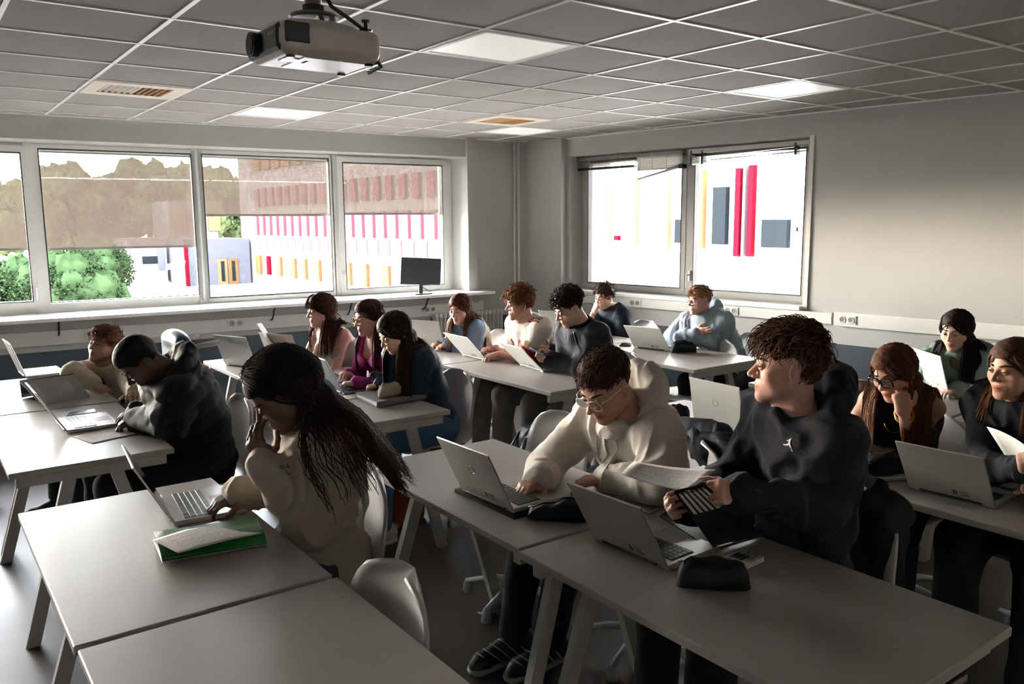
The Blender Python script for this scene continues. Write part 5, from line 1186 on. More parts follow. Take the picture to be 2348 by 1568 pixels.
def p_magenta():
    s = Person('girl in a magenta knit top and brown cardigan wearing thin glasses', (1.36, -2.36), on_x(845, 728, 1.2), byaw=12, yaw=8, pitch=8, skin=SK['fair'], fem=True, bare=True, res=.0075, hres=.0045, eyes=.5,
               hair=dict(style='long', col=(.06, .028, .02), n=326, len=.36, wave=.003, r=0.0060, front=84, var=.3), armR={'w': wr(800, 858), 't': 'relax'}, armL={'w': wr(818, 878), 't': 'relax', 'd': (-1, .2, 0)}, bu=1.0)
    s.body(); m = cloth('magenta_knit', '8a2468', bump=.5, bscale=150); s.garment('knit_top', m, .012, sleeve=1.0, fold=.006, scoop=.085, neck=.085); s.hair(); s.glasses(mat('gold_wire', 'b08a50', .3, .9), .025, .02, .0011, sq=2.2); s.trousers(M_denim, shoes=M_shoew)
    mc = cloth('brown_cardigan', '6b5048', bump=.5, bscale=120); f = MB()
    def cut(v): v.ell(s.ch+s.bk*.14, (.12, .12, .34), k=.02, cut=True); v.plane(s.N-s.sd*.05, s.sd)
    s.garment('cardigan', mc, .024, sleeve=0, fold=.008, cut=cut, bust=False)
    g = mat('gold', 'c79a48', .3, 1.0); pts = [s.N+s.bk*(.06*math.cos(a)+.045*max(math.cos(a), 0))+s.rt*.055*math.sin(a)-s.sd*(.035+.05*max(math.cos(a), 0)) for a in np.linspace(0, 2*math.pi, 24, endpoint=False)]
    f = MB(); f.tube(pts, .0018, 5, closed=True); f.build('necklace', g, s.root, shift=s.org)
def p_navyshirt():
    s = Person('girl in a navy shirt with long straight dark hair, hands clasped', (1.31, -2.86), on_x(905, 762, 1.06), byaw=8, yaw=2, pitch=28, skin=SK['fair'], fem=True, res=.0075, hres=.0045, eyes=.35,
               hair=dict(style='long', col=(.03, .014, .011), n=442, len=.44, wave=.0, r=0.0060, front=66, var=.3, push=.006), armR={'w': wr(862, 868, TH+.05), 't': 'grip', 'd': (-1, -.35, -.1)}, armL={'w': wr(872, 884, TH+.05), 't': 'grip', 'd': (-1, .35, -.1)}, handres=.004, sw=.145)
    s.body(); m = cloth('navy_shirt', '1d2b3e', .6, bump=.15); s.garment('shirt', m, .022, fold=.010, fscale=12, scoop=.06); s.collar(m, .078, .014, .0, 28, .035); s.hair(); s.trousers(M_jean, shoes=M_shoew)
    f = MB(); w_ = s.W['L']; d = nrm(s.E['L']-w_); a = nrm(np.cross(d, UP)); b = np.cross(a, d); f.tube([w_+d*.0+a*.03*math.cos(t)+b*.028*math.sin(t) for t in np.linspace(0, 6.28, 18, endpoint=False)], (.004, .009) and .006, 6, closed=True); f.build('watch_band', mat('watch_grey', '8a8886', .4, .6), s.root, smooth=True, shift=s.org)
def p_denim():
    s = Person('girl in a pale denim jacket over cream fleece with long auburn hair', (2.53, -1.52), on_x(1055, 708, 2.22), yaw=22, pitch=14, skin=SK['fair'], fem=True, res=.008, hres=.0045,
               hair=dict(style='long', col=(.075, .026, .015), tip=(.16, .06, .03), n=326, len=.42, wave=.004, r=0.0066, front=60, var=.3, push=.01), armR={'w': wr(1012, 787), 't': 'type', 'd': (-1, 0, -.1)}, armL={'w': wr(1030, 790), 't': 'type', 'd': (-1, .2, -.1)}, knL=None)
    s.body(); m = cloth('pale_denim', '7d97b4', bump=.3); s.garment('denim_jacket', m, .026, fold=.010); mc = cloth('cream_sherpa', 'cfc4b2', bump=.8, bscale=120)
    def cut(v): v.plane(s.N-s.sd*.03, s.sd)
    s.garment('fleece_vest', mc, .034, sleeve=0, fold=.004, cut=cut); s.collar(mc, .085, .03, .0, 20, .055); s.hair(); s.trousers(M_jean, wide=1.15, shoes=M_shoew)
def p_jersey():
    red = np.array(hx('a3202c')); wh = np.array(hx('d8d2c8')); st = np.array(hx('8a2a22'))
    s = Person('boy in a white football jersey with red collar and striped shoulders', (2.53, -2.34), on_x(1192, 697, 2.25), surf=True, yaw=-22, pitch=6, skin=SK['rosy'], res=.0075, hres=.0045, eyes=.5, stubble=.35, blush=.35,
               hair=dict(style='mop', col=(.16, .062, .028), n=476, len=.052, comb=(0, .75, .2), top=.022, lift=.32, curl=.3, messy=.5, zmin=-.02, r=0.0043), armR={'w': wr(1128, 798), 't': 'type', 'd': (-1, -.1, -.1)}, armL={'w': wr(1142, 812), 't': 'type', 'd': (-1, .15, -.1)}, handres=.004)
    def col(V):
        C = np.tile(wh, (len(V), 1))
        for q in 'RL':
            a, b = s.S[q], s.E[q]; ab = b-a; t = ((V-a)@ab)/(ab@ab); near = np.linalg.norm(V-a-np.clip(t, 0, 1)[:, None]*ab, axis=1) < .1
            C[near & (t > .58)] = red
            top = nrm(UP-nrm(ab)*(UP@nrm(ab))); sdv = np.cross(nrm(ab), top); u = (V-a)@sdv; up_ = (V-a)@top
            for o in (-.022, 0, .022): C[near & (np.abs(u-o) < .0058) & (up_ > .01) & (t > 0) & (t < .58)] = st
            a2 = s.N; ab2 = a-a2; t2 = ((V-a2)@ab2)/(ab2@ab2); u2 = (V-a2-np.clip(t2, 0, 1)[:, None]*ab2)@s.bk
            for o in (-.022, 0, .022): C[(np.abs(u2-o) < .0058) & (t2 > .35) & (t2 < 1.1) & ((V-a2)@s.sd > -.1) & ((V-a2-np.clip(t2, 0, 1)[:, None]*ab2)@s.sd > .02)] = st
        return C
    s.body(); m = cloth('jersey_fabric', 'd8d2c8', .7, bump=.1, attr='Col'); s.garment('jersey', m, .02, sleeve=.36, fold=.007, col=col, res=.0052, aw=(.066, .07, .06, .05)); s.collar(cloth('red_rib', 'a3202c'), .073, .016, .0, 12, .035); s.hair(); s.trousers(M_greyp, wide=1.2, shoes=M_shoew)
    crest = mat('gold_crest', 'b98a3a', .6)
    for (px_, py_), mm, nm, shp in (((1176, 781), MATS['red_rib'], 'trefoil_badge', 3), ((1208, 786), crest, 'crest_badge', 0)):
        p, n = s.hit(px_, py_)
        if p is None: continue
        X = nrm(np.cross(UP, n)); Y = np.cross(n, X); rad = lambda a: .017*(1+.35*abs(math.sin(1.5*a))) if shp else .021*(1-.18*math.sin(a))
        f = MB(); f.prism([(rad(a)*math.cos(a), rad(a)*math.sin(a)) for a in np.linspace(0, 2*math.pi, 24, endpoint=False)], -.006, .0022, fr=lambda x, y, z: p+X*x+Y*y+n*z); f.build(nm, mm, s.root, shift=s.org)
def p_zip():
    s = Person('boy with dark curls in a navy zip jacket looking at a phone', (2.52, -2.93), on_x(1305, 706, 2.22), surf=True, hs=.9, yaw=-12, pitch=26, skin=SK['fair'], res=.0075, hres=.0045, eyes=.3, stubble=.3,
               hair=dict(style='curl', col=(.022, .012, .01), n=476, len=.034, top=.020, th=.008, lift=.4, curl=.8, turn=1.3, messy=1.0, comb=(0, .6, .1), zmin=.035, r=0.0043, grav=.0, side=.02), armR={'w': wr(1262, 806, TH+.09), 't': 'hold', 'd': (-1, -.25, .12), 'n': (.1, -.75, .5)}, armL={'w': wr(1262, 822, TH+.09), 't': 'hold', 'd': (-1, .2, .12), 'n': (.1, .6, .6)}, handres=.004, sw=.165)
    s.body(); m = cloth('navy_fleece', '22262f', .8, bump=.25); s.garment('zip_jacket', m, .028, fold=.010, aw=(.056, .052, .048, .036)); s.collar(m, .078, .02, .0, 22, .06); s.hair(); s.trousers(M_greyp, wide=1.2, shoes=M_shoew)
    z_ = [s.hit(*q) for q in ((1312, 737), (1314, 748), (1316, 762), (1318, 776), (1323, 790), (1331, 804))]; z_ = [p+n*.003 for p, n in z_ if p is not None]; len(z_) > 2 and s.cord('zip', M_chrome, z_, .003)
def p_navytee():
    s = Person('boy in a navy T-shirt resting his chin on his hand', (3.88, -1.80), on_x(1386, 681, 3.75), yaw=5, pitch=10, skin=SK['fair'], res=.008, hres=.0045,
               hair=dict(style='curl', col=(.035, .016, .012), n=306, len=.045, top=.016, th=.010, lift=.3, curl=.5, messy=.7, comb=(0, .5, 0), zmin=.0), armR={'w': on_x(1362, 715, 3.6), 'e': on_x(1340, 765, 3.52), 't': 'fist', 'd': (.2, -.3, .9), 'n': (.8, -.2, 0)}, armL={'w': on_x(1385, 770, 3.55), 't': 'relax'})
    s.body(); m = cloth('navy_tee', '1a222c', .85); s.garment('tshirt', m, .02, sleeve=.34, fold=.006, aw=(.062, .066, .06, .05)); s.hair(); s.trousers(M_blackp, shoes=M_shoew)
def p_greyhood():
    s = Person('boy with short fair hair and glasses in a grey-blue hoodie, arms crossed', (3.87, -2.92), on_x(1604, 689, 3.72), yaw=-10, pitch=2, skin=SK['rosy'], res=.0075, hres=.0045, eyes=.6, byaw=14,
               hair=dict(style='crop', col=(.24, .12, .055), n=306, len=.036, comb=(.3, 1, .1), top=.012, th=.007, lift=.2, r=0.0042, zmin=.035, side=.02), armR={'w': on_x(1596, 764, 3.66), 'e': on_x(1540, 776, 3.70), 't': 'flat', 'd': (.1, -1, .25), 'n': (1, .1, 0)}, armL={'w': on_x(1560, 776, 3.60), 'e': on_x(1634, 778, 3.74), 't': 'fist', 'd': (-.2, 1, .1), 'n': (1, .1, 0), 'nohand': True}, sw=.165)
    s.body(); m = cloth('grey_blue_sweat', '8b98a3', bump=.25); s.garment('hoodie', m, .028, fold=.012, aw=(.056, .054, .05, .036)); s.hood(m, 1.05); s.hair(); s.glasses(mat('clear_frame', 'b8b4b0', .25), .027, .019, .0016, sq=3); s.trousers(M_blackp, shoes=M_shoew)
# --- boy in the white hoodie (front centre)
def p_white():
    s = Person('boy with short dark hair and clear glasses in a white zip hoodie', (1.18, -4.66), on_x(1390, 884, .90), hs=.98, sc=.94, yaw=4, surf=True, pitch=31, skin=SK['tan'], res=.006, hres=.0028, handres=.003, eyes=.3, stubble=.5, blush=.2, nose=1.12, byaw=4,
               hair=dict(style='crop', col=(.035, .014, .011), tip=(.12, .045, .025), n=1200, len=.020, comb=(0, 1, .1), top=.014, th=.004, lift=.35, r=.0022, messy=.4, zmin=.035, h=.0035, side=.022, line=.0, curl=.1), bend=.06,
               armR={'w': wr(1240, 1098, TH+.055), 't': 'type', 'd': (-1, -.05, -.22), 'pole': (.2, .8, -.6)}, armL={'w': wr(1392, 1098, TH+.05), 'e': wr(1510, 1108, TH+.085), 't': 'relax', 'd': (-1, .5, -.05)}, sw=.168, kneeL=(.80, -4.66, .53), kneeR=(.80, -4.44, .54), ankL=(.84, -4.50, .09), ankR=(.76, -4.38, .09), brow=1.3)
    s.body(); m = cloth('white_sweat', 'c9c2b9', bump=.3, bscale=280); s.garment('hoodie', m, .026, fold=.016, fscale=9, aw=(.056, .053, .05, .036), neck=.07); s.hood(m, 1.3, .006); s.hair()
    s.glasses(mat('clear_acetate', 'd9d5d0', .12, spec=.8), .0265, .021, .0014, sq=2.3, z=-.002)
    for q in (-1, 1): s.cord('drawstring', m, [s.skin_pt(q*.045, .95, .006), s.skin_pt(q*.05, .88, .005), s.skin_pt(q*.053, .8, .005), s.skin_pt(q*.055, .70, .006)], .0034)
    s.cord('zip', mat('steel_zip', '8f8b86', .4, .7), [s.skin_pt(.0, t, .002) for t in (.95, .9, .85, .8, .74, .68)], .0034); s.trousers(M_blackp, wide=1.15, shoes=M_shoeb, sole=mat('sole_grey', '8b8a86', .7))
    mo = mat('shoe_overlay', 'a8a6a2', .5)
    for sd in 'RL':
        a = s.A[sd]; he = np.array([a[0], a[1], .045])-s.f*.045
        for k, tt in enumerate((.05, .09, .13, .165, .2)):
            c = he+s.f*tt-UP*.006*(k > 2); r_ = .045-.0028*k; f = MB(); f.tube([c+s.rt*r_*math.cos(q)+UP*r_*math.sin(q)*.98+s.f*.035*(math.sin(q)-.5) for q in np.linspace(-.35, math.pi+.35, 12)], [(.006, .003)]*12, 6); f.build('shoe_overlay', mo, s.root, smooth=True, shift=s.org)
    return s
# --- boy in the black hoodie (front right)
def p_black():
    s = Person('boy with tousled brown hair in a black hoodie with a small white figure logo', (1.17, -5.34), on_x(1806, 843, 1.0), yaw=-48, pitch=-3, surf=True, skin=SK['rosy'], res=.006, hres=.0028, handres=.003, eyes=.65, blush=.12, byaw=-12,
               hair=dict(style='mop', col=(.045, .020, .012), tip=(.15, .062, .032), n=1600, len=.046, comb=(0, .9, .12), top=.026, th=.004, lift=.36, r=.0026, curl=.45, turn=.8, messy=.6, cond=lambda p: (p[:, 2] > .045) | ((p[:, 1] < -.045) & (p[:, 2] > -.03)), h=.0035, side=.022, grav=.1, tipw=.45), bend=.03,
               armR={'w': on_x(1578, 1160, .74), 't': 'grip', 'd': (-.95, .05, .15), 'n': (.1, -.75, .65)}, armL={'w': on_y(1695, 1133, -5.43), 'e': on_y(1895, 1172, -5.52), 't': 'grip', 'd': (-.9, .1, .28), 'n': (-.1, .85, -.5)}, sw=.155, tw=.96, td=.98, sc=.92, hs=.90)
    s.body(); m = cloth('black_sweat', '1b1c21', bump=.3, bscale=280); s.garment('hoodie', m, .026, fold=.016, fscale=9, aw=(.052, .05, .05, .036), neck=.066); s.hood(m, 1.1, .006); s.hair(); s.trousers(M_blackp, wide=1.2, shoes=M_shoeb)
    p, n = s.hit(1811, 1016)
    if p is not None:
        X = nrm(np.cross(UP, n)); Y = np.cross(n, X); J = lambda x, y: p+X*x*.0013+Y*y*.0013+n*.002; f = MB()
        for q, r in (([(-1, 9), (1, 5), (0, 0), (0, -3)], (2, 3, 2.6, 2.6)), ([(1, 5), (4, 11), (6, 16)], (1.5, 1.2, 1)), ([(1, 5), (-4, 4), (-8, 5)], (1.4, 1.1, .9)), ([(0, -2), (-7, -5), (-14, -7), (-17, -6)], (2.4, 1.8, 1.2, 1.3)), ([(0, -2), (6, -8), (10, -15), (12, -15)], (2.4, 1.9, 1.2, 1.3)), ([(6, 17), (7, 19)], (2.2, 2.2))): f.tube([J(*a) for a in q], [(x*.0013, .001) for x in r], 8, flat=n)
        f.build('figure_logo', mat('white_thread', 'd9d5d0', .8), s.root, shift=s.org)
    return s
def p_teal():
    s = Person('person in a teal jacket mostly hidden behind the boy in the black hoodie', (2.42, -4.62), on_x(1848, 797, 2.2), yaw=-20, pitch=15, skin=SK['fair'], fem=True, res=.008, hres=.006,
               hair=dict(style='long', col=(.16, .075, .03), tip=(.35, .19, .06), n=204, len=.2, r=0.0060, front=70), armR={'w': wr(1745, 945)}, armL={'w': wr(1790, 960)})
    s.body(); s.garment('jacket', cloth('teal_cloth', '143c4c', .6), .03, fold=.01, neck=.07); s.hair(); s.trousers(M_blackp, shoes=M_shoeb)
def p_auburn():
    s = Person('girl in a black sleeveless top and dark glasses, cheek on her hand', (2.38, -5.02), on_x(2050, 853, 2.06), yaw=-5, pitch=22, roll=6, skin=SK['tan'], fem=True, bare=True, res=.006, hres=.0032, handres=.0035, eyes=.35, byaw=14,
               hair=dict(style='long', part=.012, col=(.085, .030, .015), tip=(.20, .085, .03), n=800, len=.46, r=.0045, front=50, var=.35, push=.004, wave=.002), armR={'w': wr(1955, 1010, TH+.05), 't': 'type', 'd': (-1, -.1, -.2), 'pole': (.6, .6, -.4)}, armL={'w': on_x(2072, 945, 1.98), 'e': wr(2085, 1020, TH+.04), 't': 'cheek', 'd': (.1, .25, .95), 'n': (.65, .7, .1)}, bu=1.0)
    s.body(); m = cloth('black_top', '141417', .8)
    s.garment('sleeveless_top', m, .012, sleeve=0, fold=.004, neck=.07, cut=lambda v: [v.ell(s.S[q]+s.rt*(.03 if q == 'R' else -.03), .085, k=.01, cut=True) for q in 'RL'])
    s.hair(); s.glasses(mat('black_acetate', '0d0d0e', .2), .028, .0225, .0028, sq=4); s.trousers(M_blackp, shoes=M_shoeb)
    g = mat('gold', 'c79a48', .3, 1.0); w_ = s.W['L']; d = nrm(s.E['L']-w_); a = nrm(np.cross(d, [1, 0, 0])); b = np.cross(a, d)
    for k in range(4): f = MB(); f.tube([w_+d*(.01+.008*k)+a*.033*math.cos(t)+b*.031*math.sin(t) for t in np.linspace(0, 6.28, 20, endpoint=False)], .0032, 5, closed=True); f.build('bracelet', g if k != 1 else mat('brown_band', '4a2f20', .6), s.root, smooth=True, shift=s.org)
    f = MB(); f.tube([s.N+s.bk*(.062*math.cos(t)+.05*max(math.cos(t), 0))+s.rt*.06*math.sin(t)-s.sd*(.03+.05*max(math.cos(t), 0)) for t in np.linspace(0, 6.28, 24, endpoint=False)], .0016, 5, closed=True); f.build('necklace', g, s.root, shift=s.org)
    for q in (-1, 1): f = MB(); f.tube([s.loc(q*.079+.0*t, -.004+.011*math.cos(t), -.048+.011*math.sin(t)) for t in np.linspace(0, 6.28, 14, endpoint=False)], .0018, 5, closed=True); f.build('earring', g, s.root, shift=s.org)
def p_green():
    s = Person('girl in a pale green jacket and dark dungarees with long black hair', (3.67, -4.76), on_x(2193, 757, 3.48), yaw=2, pitch=14, skin=SK['fair'], fem=True, res=.0075, hres=.0045,
               hair=dict(style='long', col=(.016, .009, .010), n=353, len=.40, r=0.0066, front=58, var=.3, push=.006), armR={'w': wr(2165, 882), 't': 'type', 'd': (-1, -.2, -.1)}, armL={'w': wr(2195, 893), 't': 'type', 'd': (-1, .3, -.1)}, byaw=12)
    s.body(); m = cloth('sage_cotton', '7f938a', .7); s.garment('jacket', m, .03, fold=.010, scoop=.05, aw=(.056, .053, .05, .036)); md = cloth('dark_dungaree', '14171b')
    def cut(v): v.plane(s.chest(0, .74), s.sd); v.plane(s.ch+s.bk*.05, -s.bk); v.ell(s.ch, (.5, .5, .5), k=0) if False else None
    s.garment('dungaree_bib', md, .04, sleeve=0, fold=.002, cut=cut)
    for q in (-1, 1):
        s.cord('dungaree_strap', md, [s.chest(q*.075, .72, .15), s.chest(q*.09, .9, .11), s.chest(q*.085, 1.0, .03)], .01); f = MB(); p = s.chest(q*.075, .72, .165); f.rbox(p, (.012, .022, .028), .003); f.build('buckle', M_chrome, s.root, shift=s.org)
    s.hair(); s.trousers(md, shoes=M_shoeb)
def p_edge():
    s = Person('girl in a black jacket with brown hair holding up a sheet of paper', (2.37, -5.62), on_x(2325, 846, 2.08), yaw=-18, pitch=4, skin=SK['tan'], fem=True, res=.0055, hres=.0032, handres=.0035, eyes=.5,
               hair=dict(style='long', col=(.055, .025, .016), tip=(.17, .08, .035), n=600, len=.22, r=.0045, front=70, var=.35), armR={'w': on_x(2345, 1075, 1.86), 't': 'hold', 'd': (-.7, -.2, .5), 'n': (-.3, -.6, .5)}, armL={'w': on_x(2400, 1120, 1.92), 't': 'hold', 'd': (-.8, .2, .4)}, sw=.148, tw=1.0)
    s.body(); m = cloth('black_canvas', '15161a', .75, bump=.35); s.garment('jacket', m, .028, fold=.011, aw=(.056, .053, .05, .036)); s.collar(m, .085, .02, .0, 30, .05); s.hair(); s.trousers(M_blackp, wide=1.25, shoes=M_shoeb)
    g = mat('gold', 'c79a48', .3, 1.0); f = MB(); f.tube([s.N+s.bk*(.06*math.cos(t)+.05*max(math.cos(t), 0))+s.rt*.055*math.sin(t)-s.sd*(.03+.05*max(math.cos(t), 0)) for t in np.linspace(0, 6.28, 24, endpoint=False)], .0016, 5, closed=True); f.build('necklace', g, s.root, shift=s.org)
import time
_t0 = time.time()
for fn in (p_cream, p_puffer, p_curly, p_tank, p_magenta, p_navyshirt, p_denim, p_jersey, p_zip, p_navytee, p_greyhood, p_white, p_black, p_teal, p_auburn, p_green, p_edge):
    fn(); print(fn.__name__, round(time.time()-_t0, 1))
for (x, y, lb) in ((.06, -2.72, 'white shell chair under the person in the puffer jacket'), (.0, -4.22, 'white shell chair under the curly-haired girl'), (on_z(930, 1304, .815)[0]-.262, on_z(930, 1304, .815)[1], 'empty white shell chair at the bare table'), (1.32, -1.85, 'shell chair under the girl in the strappy top'), (1.37, -2.36, 'shell chair under the girl in magenta'), (1.31, -2.80, 'white shell chair under the girl in the navy shirt'),
                   (2.55, -1.52, 'white shell chair under the girl in the denim jacket'), (2.55, -2.34, 'shell chair under the boy in the jersey'), (2.54, -2.93, 'shell chair under the boy with the phone'), (3.9, -1.80, 'shell chair under the boy in the navy T-shirt'), (3.89, -2.92, 'shell chair under the boy with crossed arms'), (on_z(1655, 779, .815)[0]-.262, on_z(1655, 779, .815)[1], 'empty white shell chair at the end of the grey-hoodie table'),
                   (1.20, -4.66, 'shell chair under the boy in the white hoodie'), (on_z(1300, 950, .815)[0]-.262, on_z(1300, 950, .815)[1], 'empty white shell chair beside the white hoodie'), (1.19, -5.34, 'shell chair under the boy in the black hoodie'), (2.44, -4.62, 'shell chair under the person in teal'), (2.40, -5.02, 'shell chair under the girl with her cheek on her hand'), (2.39, -5.62, 'shell chair under the girl holding up paper'), (3.69, -4.76, 'shell chair under the girl in pale green')):
    chair(x, y, lb); print('chair', round(float(x), 2), round(float(y), 2), lb)
# ------------------------------------------------------------------ papers, folders, pencil cases
def print_mat():
    m = bpy.data.materials.new('printed_paper'); m.use_nodes = True; t = m.node_tree; b = t.nodes['Principled BSDF']; b.inputs['Roughness'].default_value = .8
    N = lambda k: t.nodes.new('ShaderNode'+k)
    def mth(op, a, b_=None):
        n = N('Math'); n.operation = op
        for i, x in enumerate((a, b_)):
            if x is None: continue
            if isinstance(x, (int, float)): n.inputs[i].default_value = x
            else: t.links.new(x, n.inputs[i])
        return n.outputs[0]
    uv = N('TexCoord').outputs['UV']; sp = N('SeparateXYZ'); t.links.new(uv, sp.inputs[0]); u, v = sp.outputs[0], sp.outputs[1]
    row = mth('FLOOR', mth('MULTIPLY', v, 26)); fr = mth('FRACT', mth('MULTIPLY', v, 26)); line = mth('LESS_THAN', fr, .3)
    cb = N('CombineXYZ'); t.links.new(mth('MULTIPLY', u, 26), cb.inputs[0]); t.links.new(mth('MULTIPLY', row, 7.31), cb.inputs[1])
    nz = N('TexNoise'); nz.inputs['Scale'].default_value = 1.0; nz.inputs['Detail'].default_value = 0; t.links.new(cb.outputs[0], nz.inputs['Vector']); word = mth('GREATER_THAN', nz.outputs['Fac'], .44)
    cb2 = N('CombineXYZ'); t.links.new(mth('MULTIPLY', row, .9), cb2.inputs[0]); n2 = N('TexNoise'); n2.inputs['Scale'].default_value = 1.0; t.links.new(cb2.outputs[0], n2.inputs['Vector']); para = mth('GREATER_THAN', n2.outputs['Fac'], .42)
    end = mth('LESS_THAN', u, mth('ADD', .5, mth('MULTIPLY', n2.outputs['Fac'], .75)))
    mrg = mth('MULTIPLY', mth('GREATER_THAN', u, .1), mth('LESS_THAN', u, .9)); mrg = mth('MULTIPLY', mrg, mth('MULTIPLY', mth('GREATER_THAN', v, .06), mth('LESS_THAN', v, .93)))
    ink = mth('MULTIPLY', mth('MULTIPLY', line, word), mth('MULTIPLY', mth('MULTIPLY', para, end), mrg))
    hl = mth('MULTIPLY', mth('GREATER_THAN', n2.outputs['Fac'], .6), mth('MULTIPLY', mth('GREATER_THAN', u, .12), mth('LESS_THAN', u, .4))); hl = mth('MULTIPLY', hl, mrg)
    m1 = N('Mix'); m1.data_type = 'RGBA'; t.links.new(mth('MULTIPLY', hl, .85), m1.inputs[0]); m1.inputs[6].default_value = (*hx('d6cfcb'), 1); m1.inputs[7].default_value = (*hx('d99a3c'), 1)
    m2 = N('Mix'); m2.data_type = 'RGBA'; t.links.new(mth('MULTIPLY', ink, .6), m2.inputs[0]); t.links.new(m1.outputs[2], m2.inputs[6]); m2.inputs[7].default_value = (.05, .05, .06, 1)
    t.links.new(m2.outputs[2], b.inputs['Base Color']); return m
M_print = print_mat(); M_paper = mat('plain_paper', 'd9d5d0', .85)
def sheet(name, label, cat, C, bow=(0, 0, 0), m=None, thick=.0006, n=10, parent=None, group=None, pname=None):
    """C: corners TL, TR, BR, BL in world space; bow: offset of the middle"""
    C = [np.array(c, float) for c in C]; P = []
    for i in range(n+1):
        v = i/n; a = C[0]*(1-v)+C[3]*v; b = C[1]*(1-v)+C[2]*v; P.append([a*(1-u)+b*u+np.array(bow)*(4*u*(1-u))*(.4+.6*4*v*(1-v)) for u in np.linspace(0, 1, n+1)])
    c0 = sum(C)/4; c0 = np.array([c0[0], c0[1], min(c[2] for c in C)]); f = MB(); f.grid(P, thick=thick)
    if parent is None: o = f.build(name, m or M_print, shift=c0); o.location = tuple(c0); tag(o, label, cat, group)
    else: o = f.build(pname or name, m or M_print, parent, shift=np.array(parent.location))
    uvl = o.data.uv_layers.new(name='UVMap'); nn = (n+1)*(n+1); uv = []
    for l in o.data.loops: k = l.vertex_index % nn; uv += [(k % (n+1))/n, (k//(n+1))/n]
    uvl.data.foreach_set('uv', uv); o.data.polygons.foreach_set('use_smooth', [True]*len(o.data.polygons)); return o
tz = lambda x, y, z=TH+.002: on_z(x, y, z)
sheet('printed_sheet', 'printed sheet with highlighted lines lying on the green folder', 'paper', [tz(349, 1238, .775), tz(500, 1194, .768), tz(602, 1222, .772), tz(409, 1268, .776)], (0, 0, .006))
c = tz(480, 1250); t = thing('green_folder', 'shiny green plastic folder under the printed sheet', 'folder', c)
q = [tz(372, 1291), tz(612, 1250), tz(590, 1208), tz(352, 1242)]; P = []
for i in range(9):
    v = i/8; a = q[0]*(1-v)+q[3]*v; b = q[1]*(1-v)+q[2]*v; P.append([a*(1-u)+b*u+UP*(.004+.026*math.sin(min(1, v*3)*math.pi/2)) for u in np.linspace(0, 1, 6)])
f = MB(); f.grid(P, thick=.002); smooth_by_angle(f.build('cover', mat('green_plastic', '1f6a33', .25), t, shift=c), 50)
f = MB(); P2 = [[p-UP*.0+UP*0 for p in r] for r in P]
f.hexa([q[0]+UP*.001, q[1]+UP*.001, q[2]+UP*.001, q[3]+UP*.001, q[0]*.97+q[2]*.03+UP*.010, q[1]*.97+q[3]*.03+UP*.010, q[2]+UP*.024, q[3]+UP*.024]); f.build('pages', mat('page_edges', 'b5b3bb', .6), t, shift=c)
sheet('printed_sheet', 'printed sheet under the hand of the person in the puffer jacket', 'paper', [tz(168, 1001), tz(312, 966), tz(345, 988), tz(213, 1017)])
sheet('printed_sheet', 'printed sheet on the table beside the white hoodie sleeve', 'paper', [tz(1379, 1147), tz(1430, 1132), tz(1523, 1163), tz(1490, 1177)])
sheet('printed_sheet', 'highlighted printed sheet held in front of the black hoodie', 'paper', [on_x(1454, 1057, .68), on_x(1641, 1076, .78), on_x(1580, 1126, .58), on_x(1423, 1086, .52)], (0, 0, -.015))
def notebook(label, C, name='open_notebook', bow=.012, m=None):
    c = sum(np.array(x) for x in C)/4; t = thing(name, label, 'notebook', c); mid0, mid1 = (C[0]+C[1])/2, (C[3]+C[2])/2
    for a, b_, e, d_ in ((C[0], mid0, mid1, C[3]), (mid0, C[1], C[2], mid1)):
        f = MB(); n = 7; P = []
        for i in range(n+1):
            v = i/n; p, q_ = a*(1-v)+d_*v, b_*(1-v)+e*v; P.append([p*(1-u)+q_*u+UP*(bow*math.sin(u*math.pi)+.006) for u in np.linspace(0, 1, n+1)])
        f.grid(P, thick=.005); o = f.build('page_block', m or M_print, t, shift=c); uvl = o.data.uv_layers.new(name='UVMap'); nn = (n+1)**2; uv = []
        for l in o.data.loops: k = l.vertex_index % nn; uv += [(k % (n+1))/n, (k//(n+1))/n]
        uvl.data.foreach_set('uv', uv)
    return t
notebook('open notebook with printed pages before the girl with dark glasses', [tz(1948, 1018), tz(2010, 1006), tz(2076, 1035), tz(1985, 1052)])
notebook('second open notebook behind the printed one, grey-lilac pages', [tz(1950, 1003), tz(2005, 990), tz(2040, 1003), tz(1965, 1022)], m=mat('lilac_page', 'a49db0', .8))
notebook('open white notebook before the girl in magenta', [tz(763, 856), tz(795, 842), tz(822, 848), tz(780, 862)], m=M_paper)
notebook('open notebook on the strappy-top girl\'s table', [tz(572, 820), tz(612, 815), tz(640, 826), tz(590, 832)], m=M_paper)
sheet('paper_sheet', 'pale sheet lying between the two laptops of the strappy-top girl', 'paper', [tz(662, 838), tz(700, 833), tz(715, 852), tz(680, 858)], m=M_paper)
sheet('paper_sheet', 'white sheet held upright by the girl in the strappy top', 'paper', [on_x(588, 742, .80), on_x(600, 741, .92), on_x(647, 812, .98), on_x(633, 815, .86)], (0, .0, .004), m=M_paper)
sheet('paper_sheet', 'white sheet under the navy-shirt girl\'s laptop', 'paper', [tz(783, 908), tz(862, 890), tz(872, 900), tz(790, 918)], m=M_paper)
sheet('paper_sheet', 'white sheet held up by the girl in the black jacket', 'paper', [on_x(2262, 978, 1.86), on_x(2352, 1022, 1.80), on_x(2375, 1100, 1.84), on_x(2318, 1066, 1.90)], (0, 0, .02), m=M_paper)
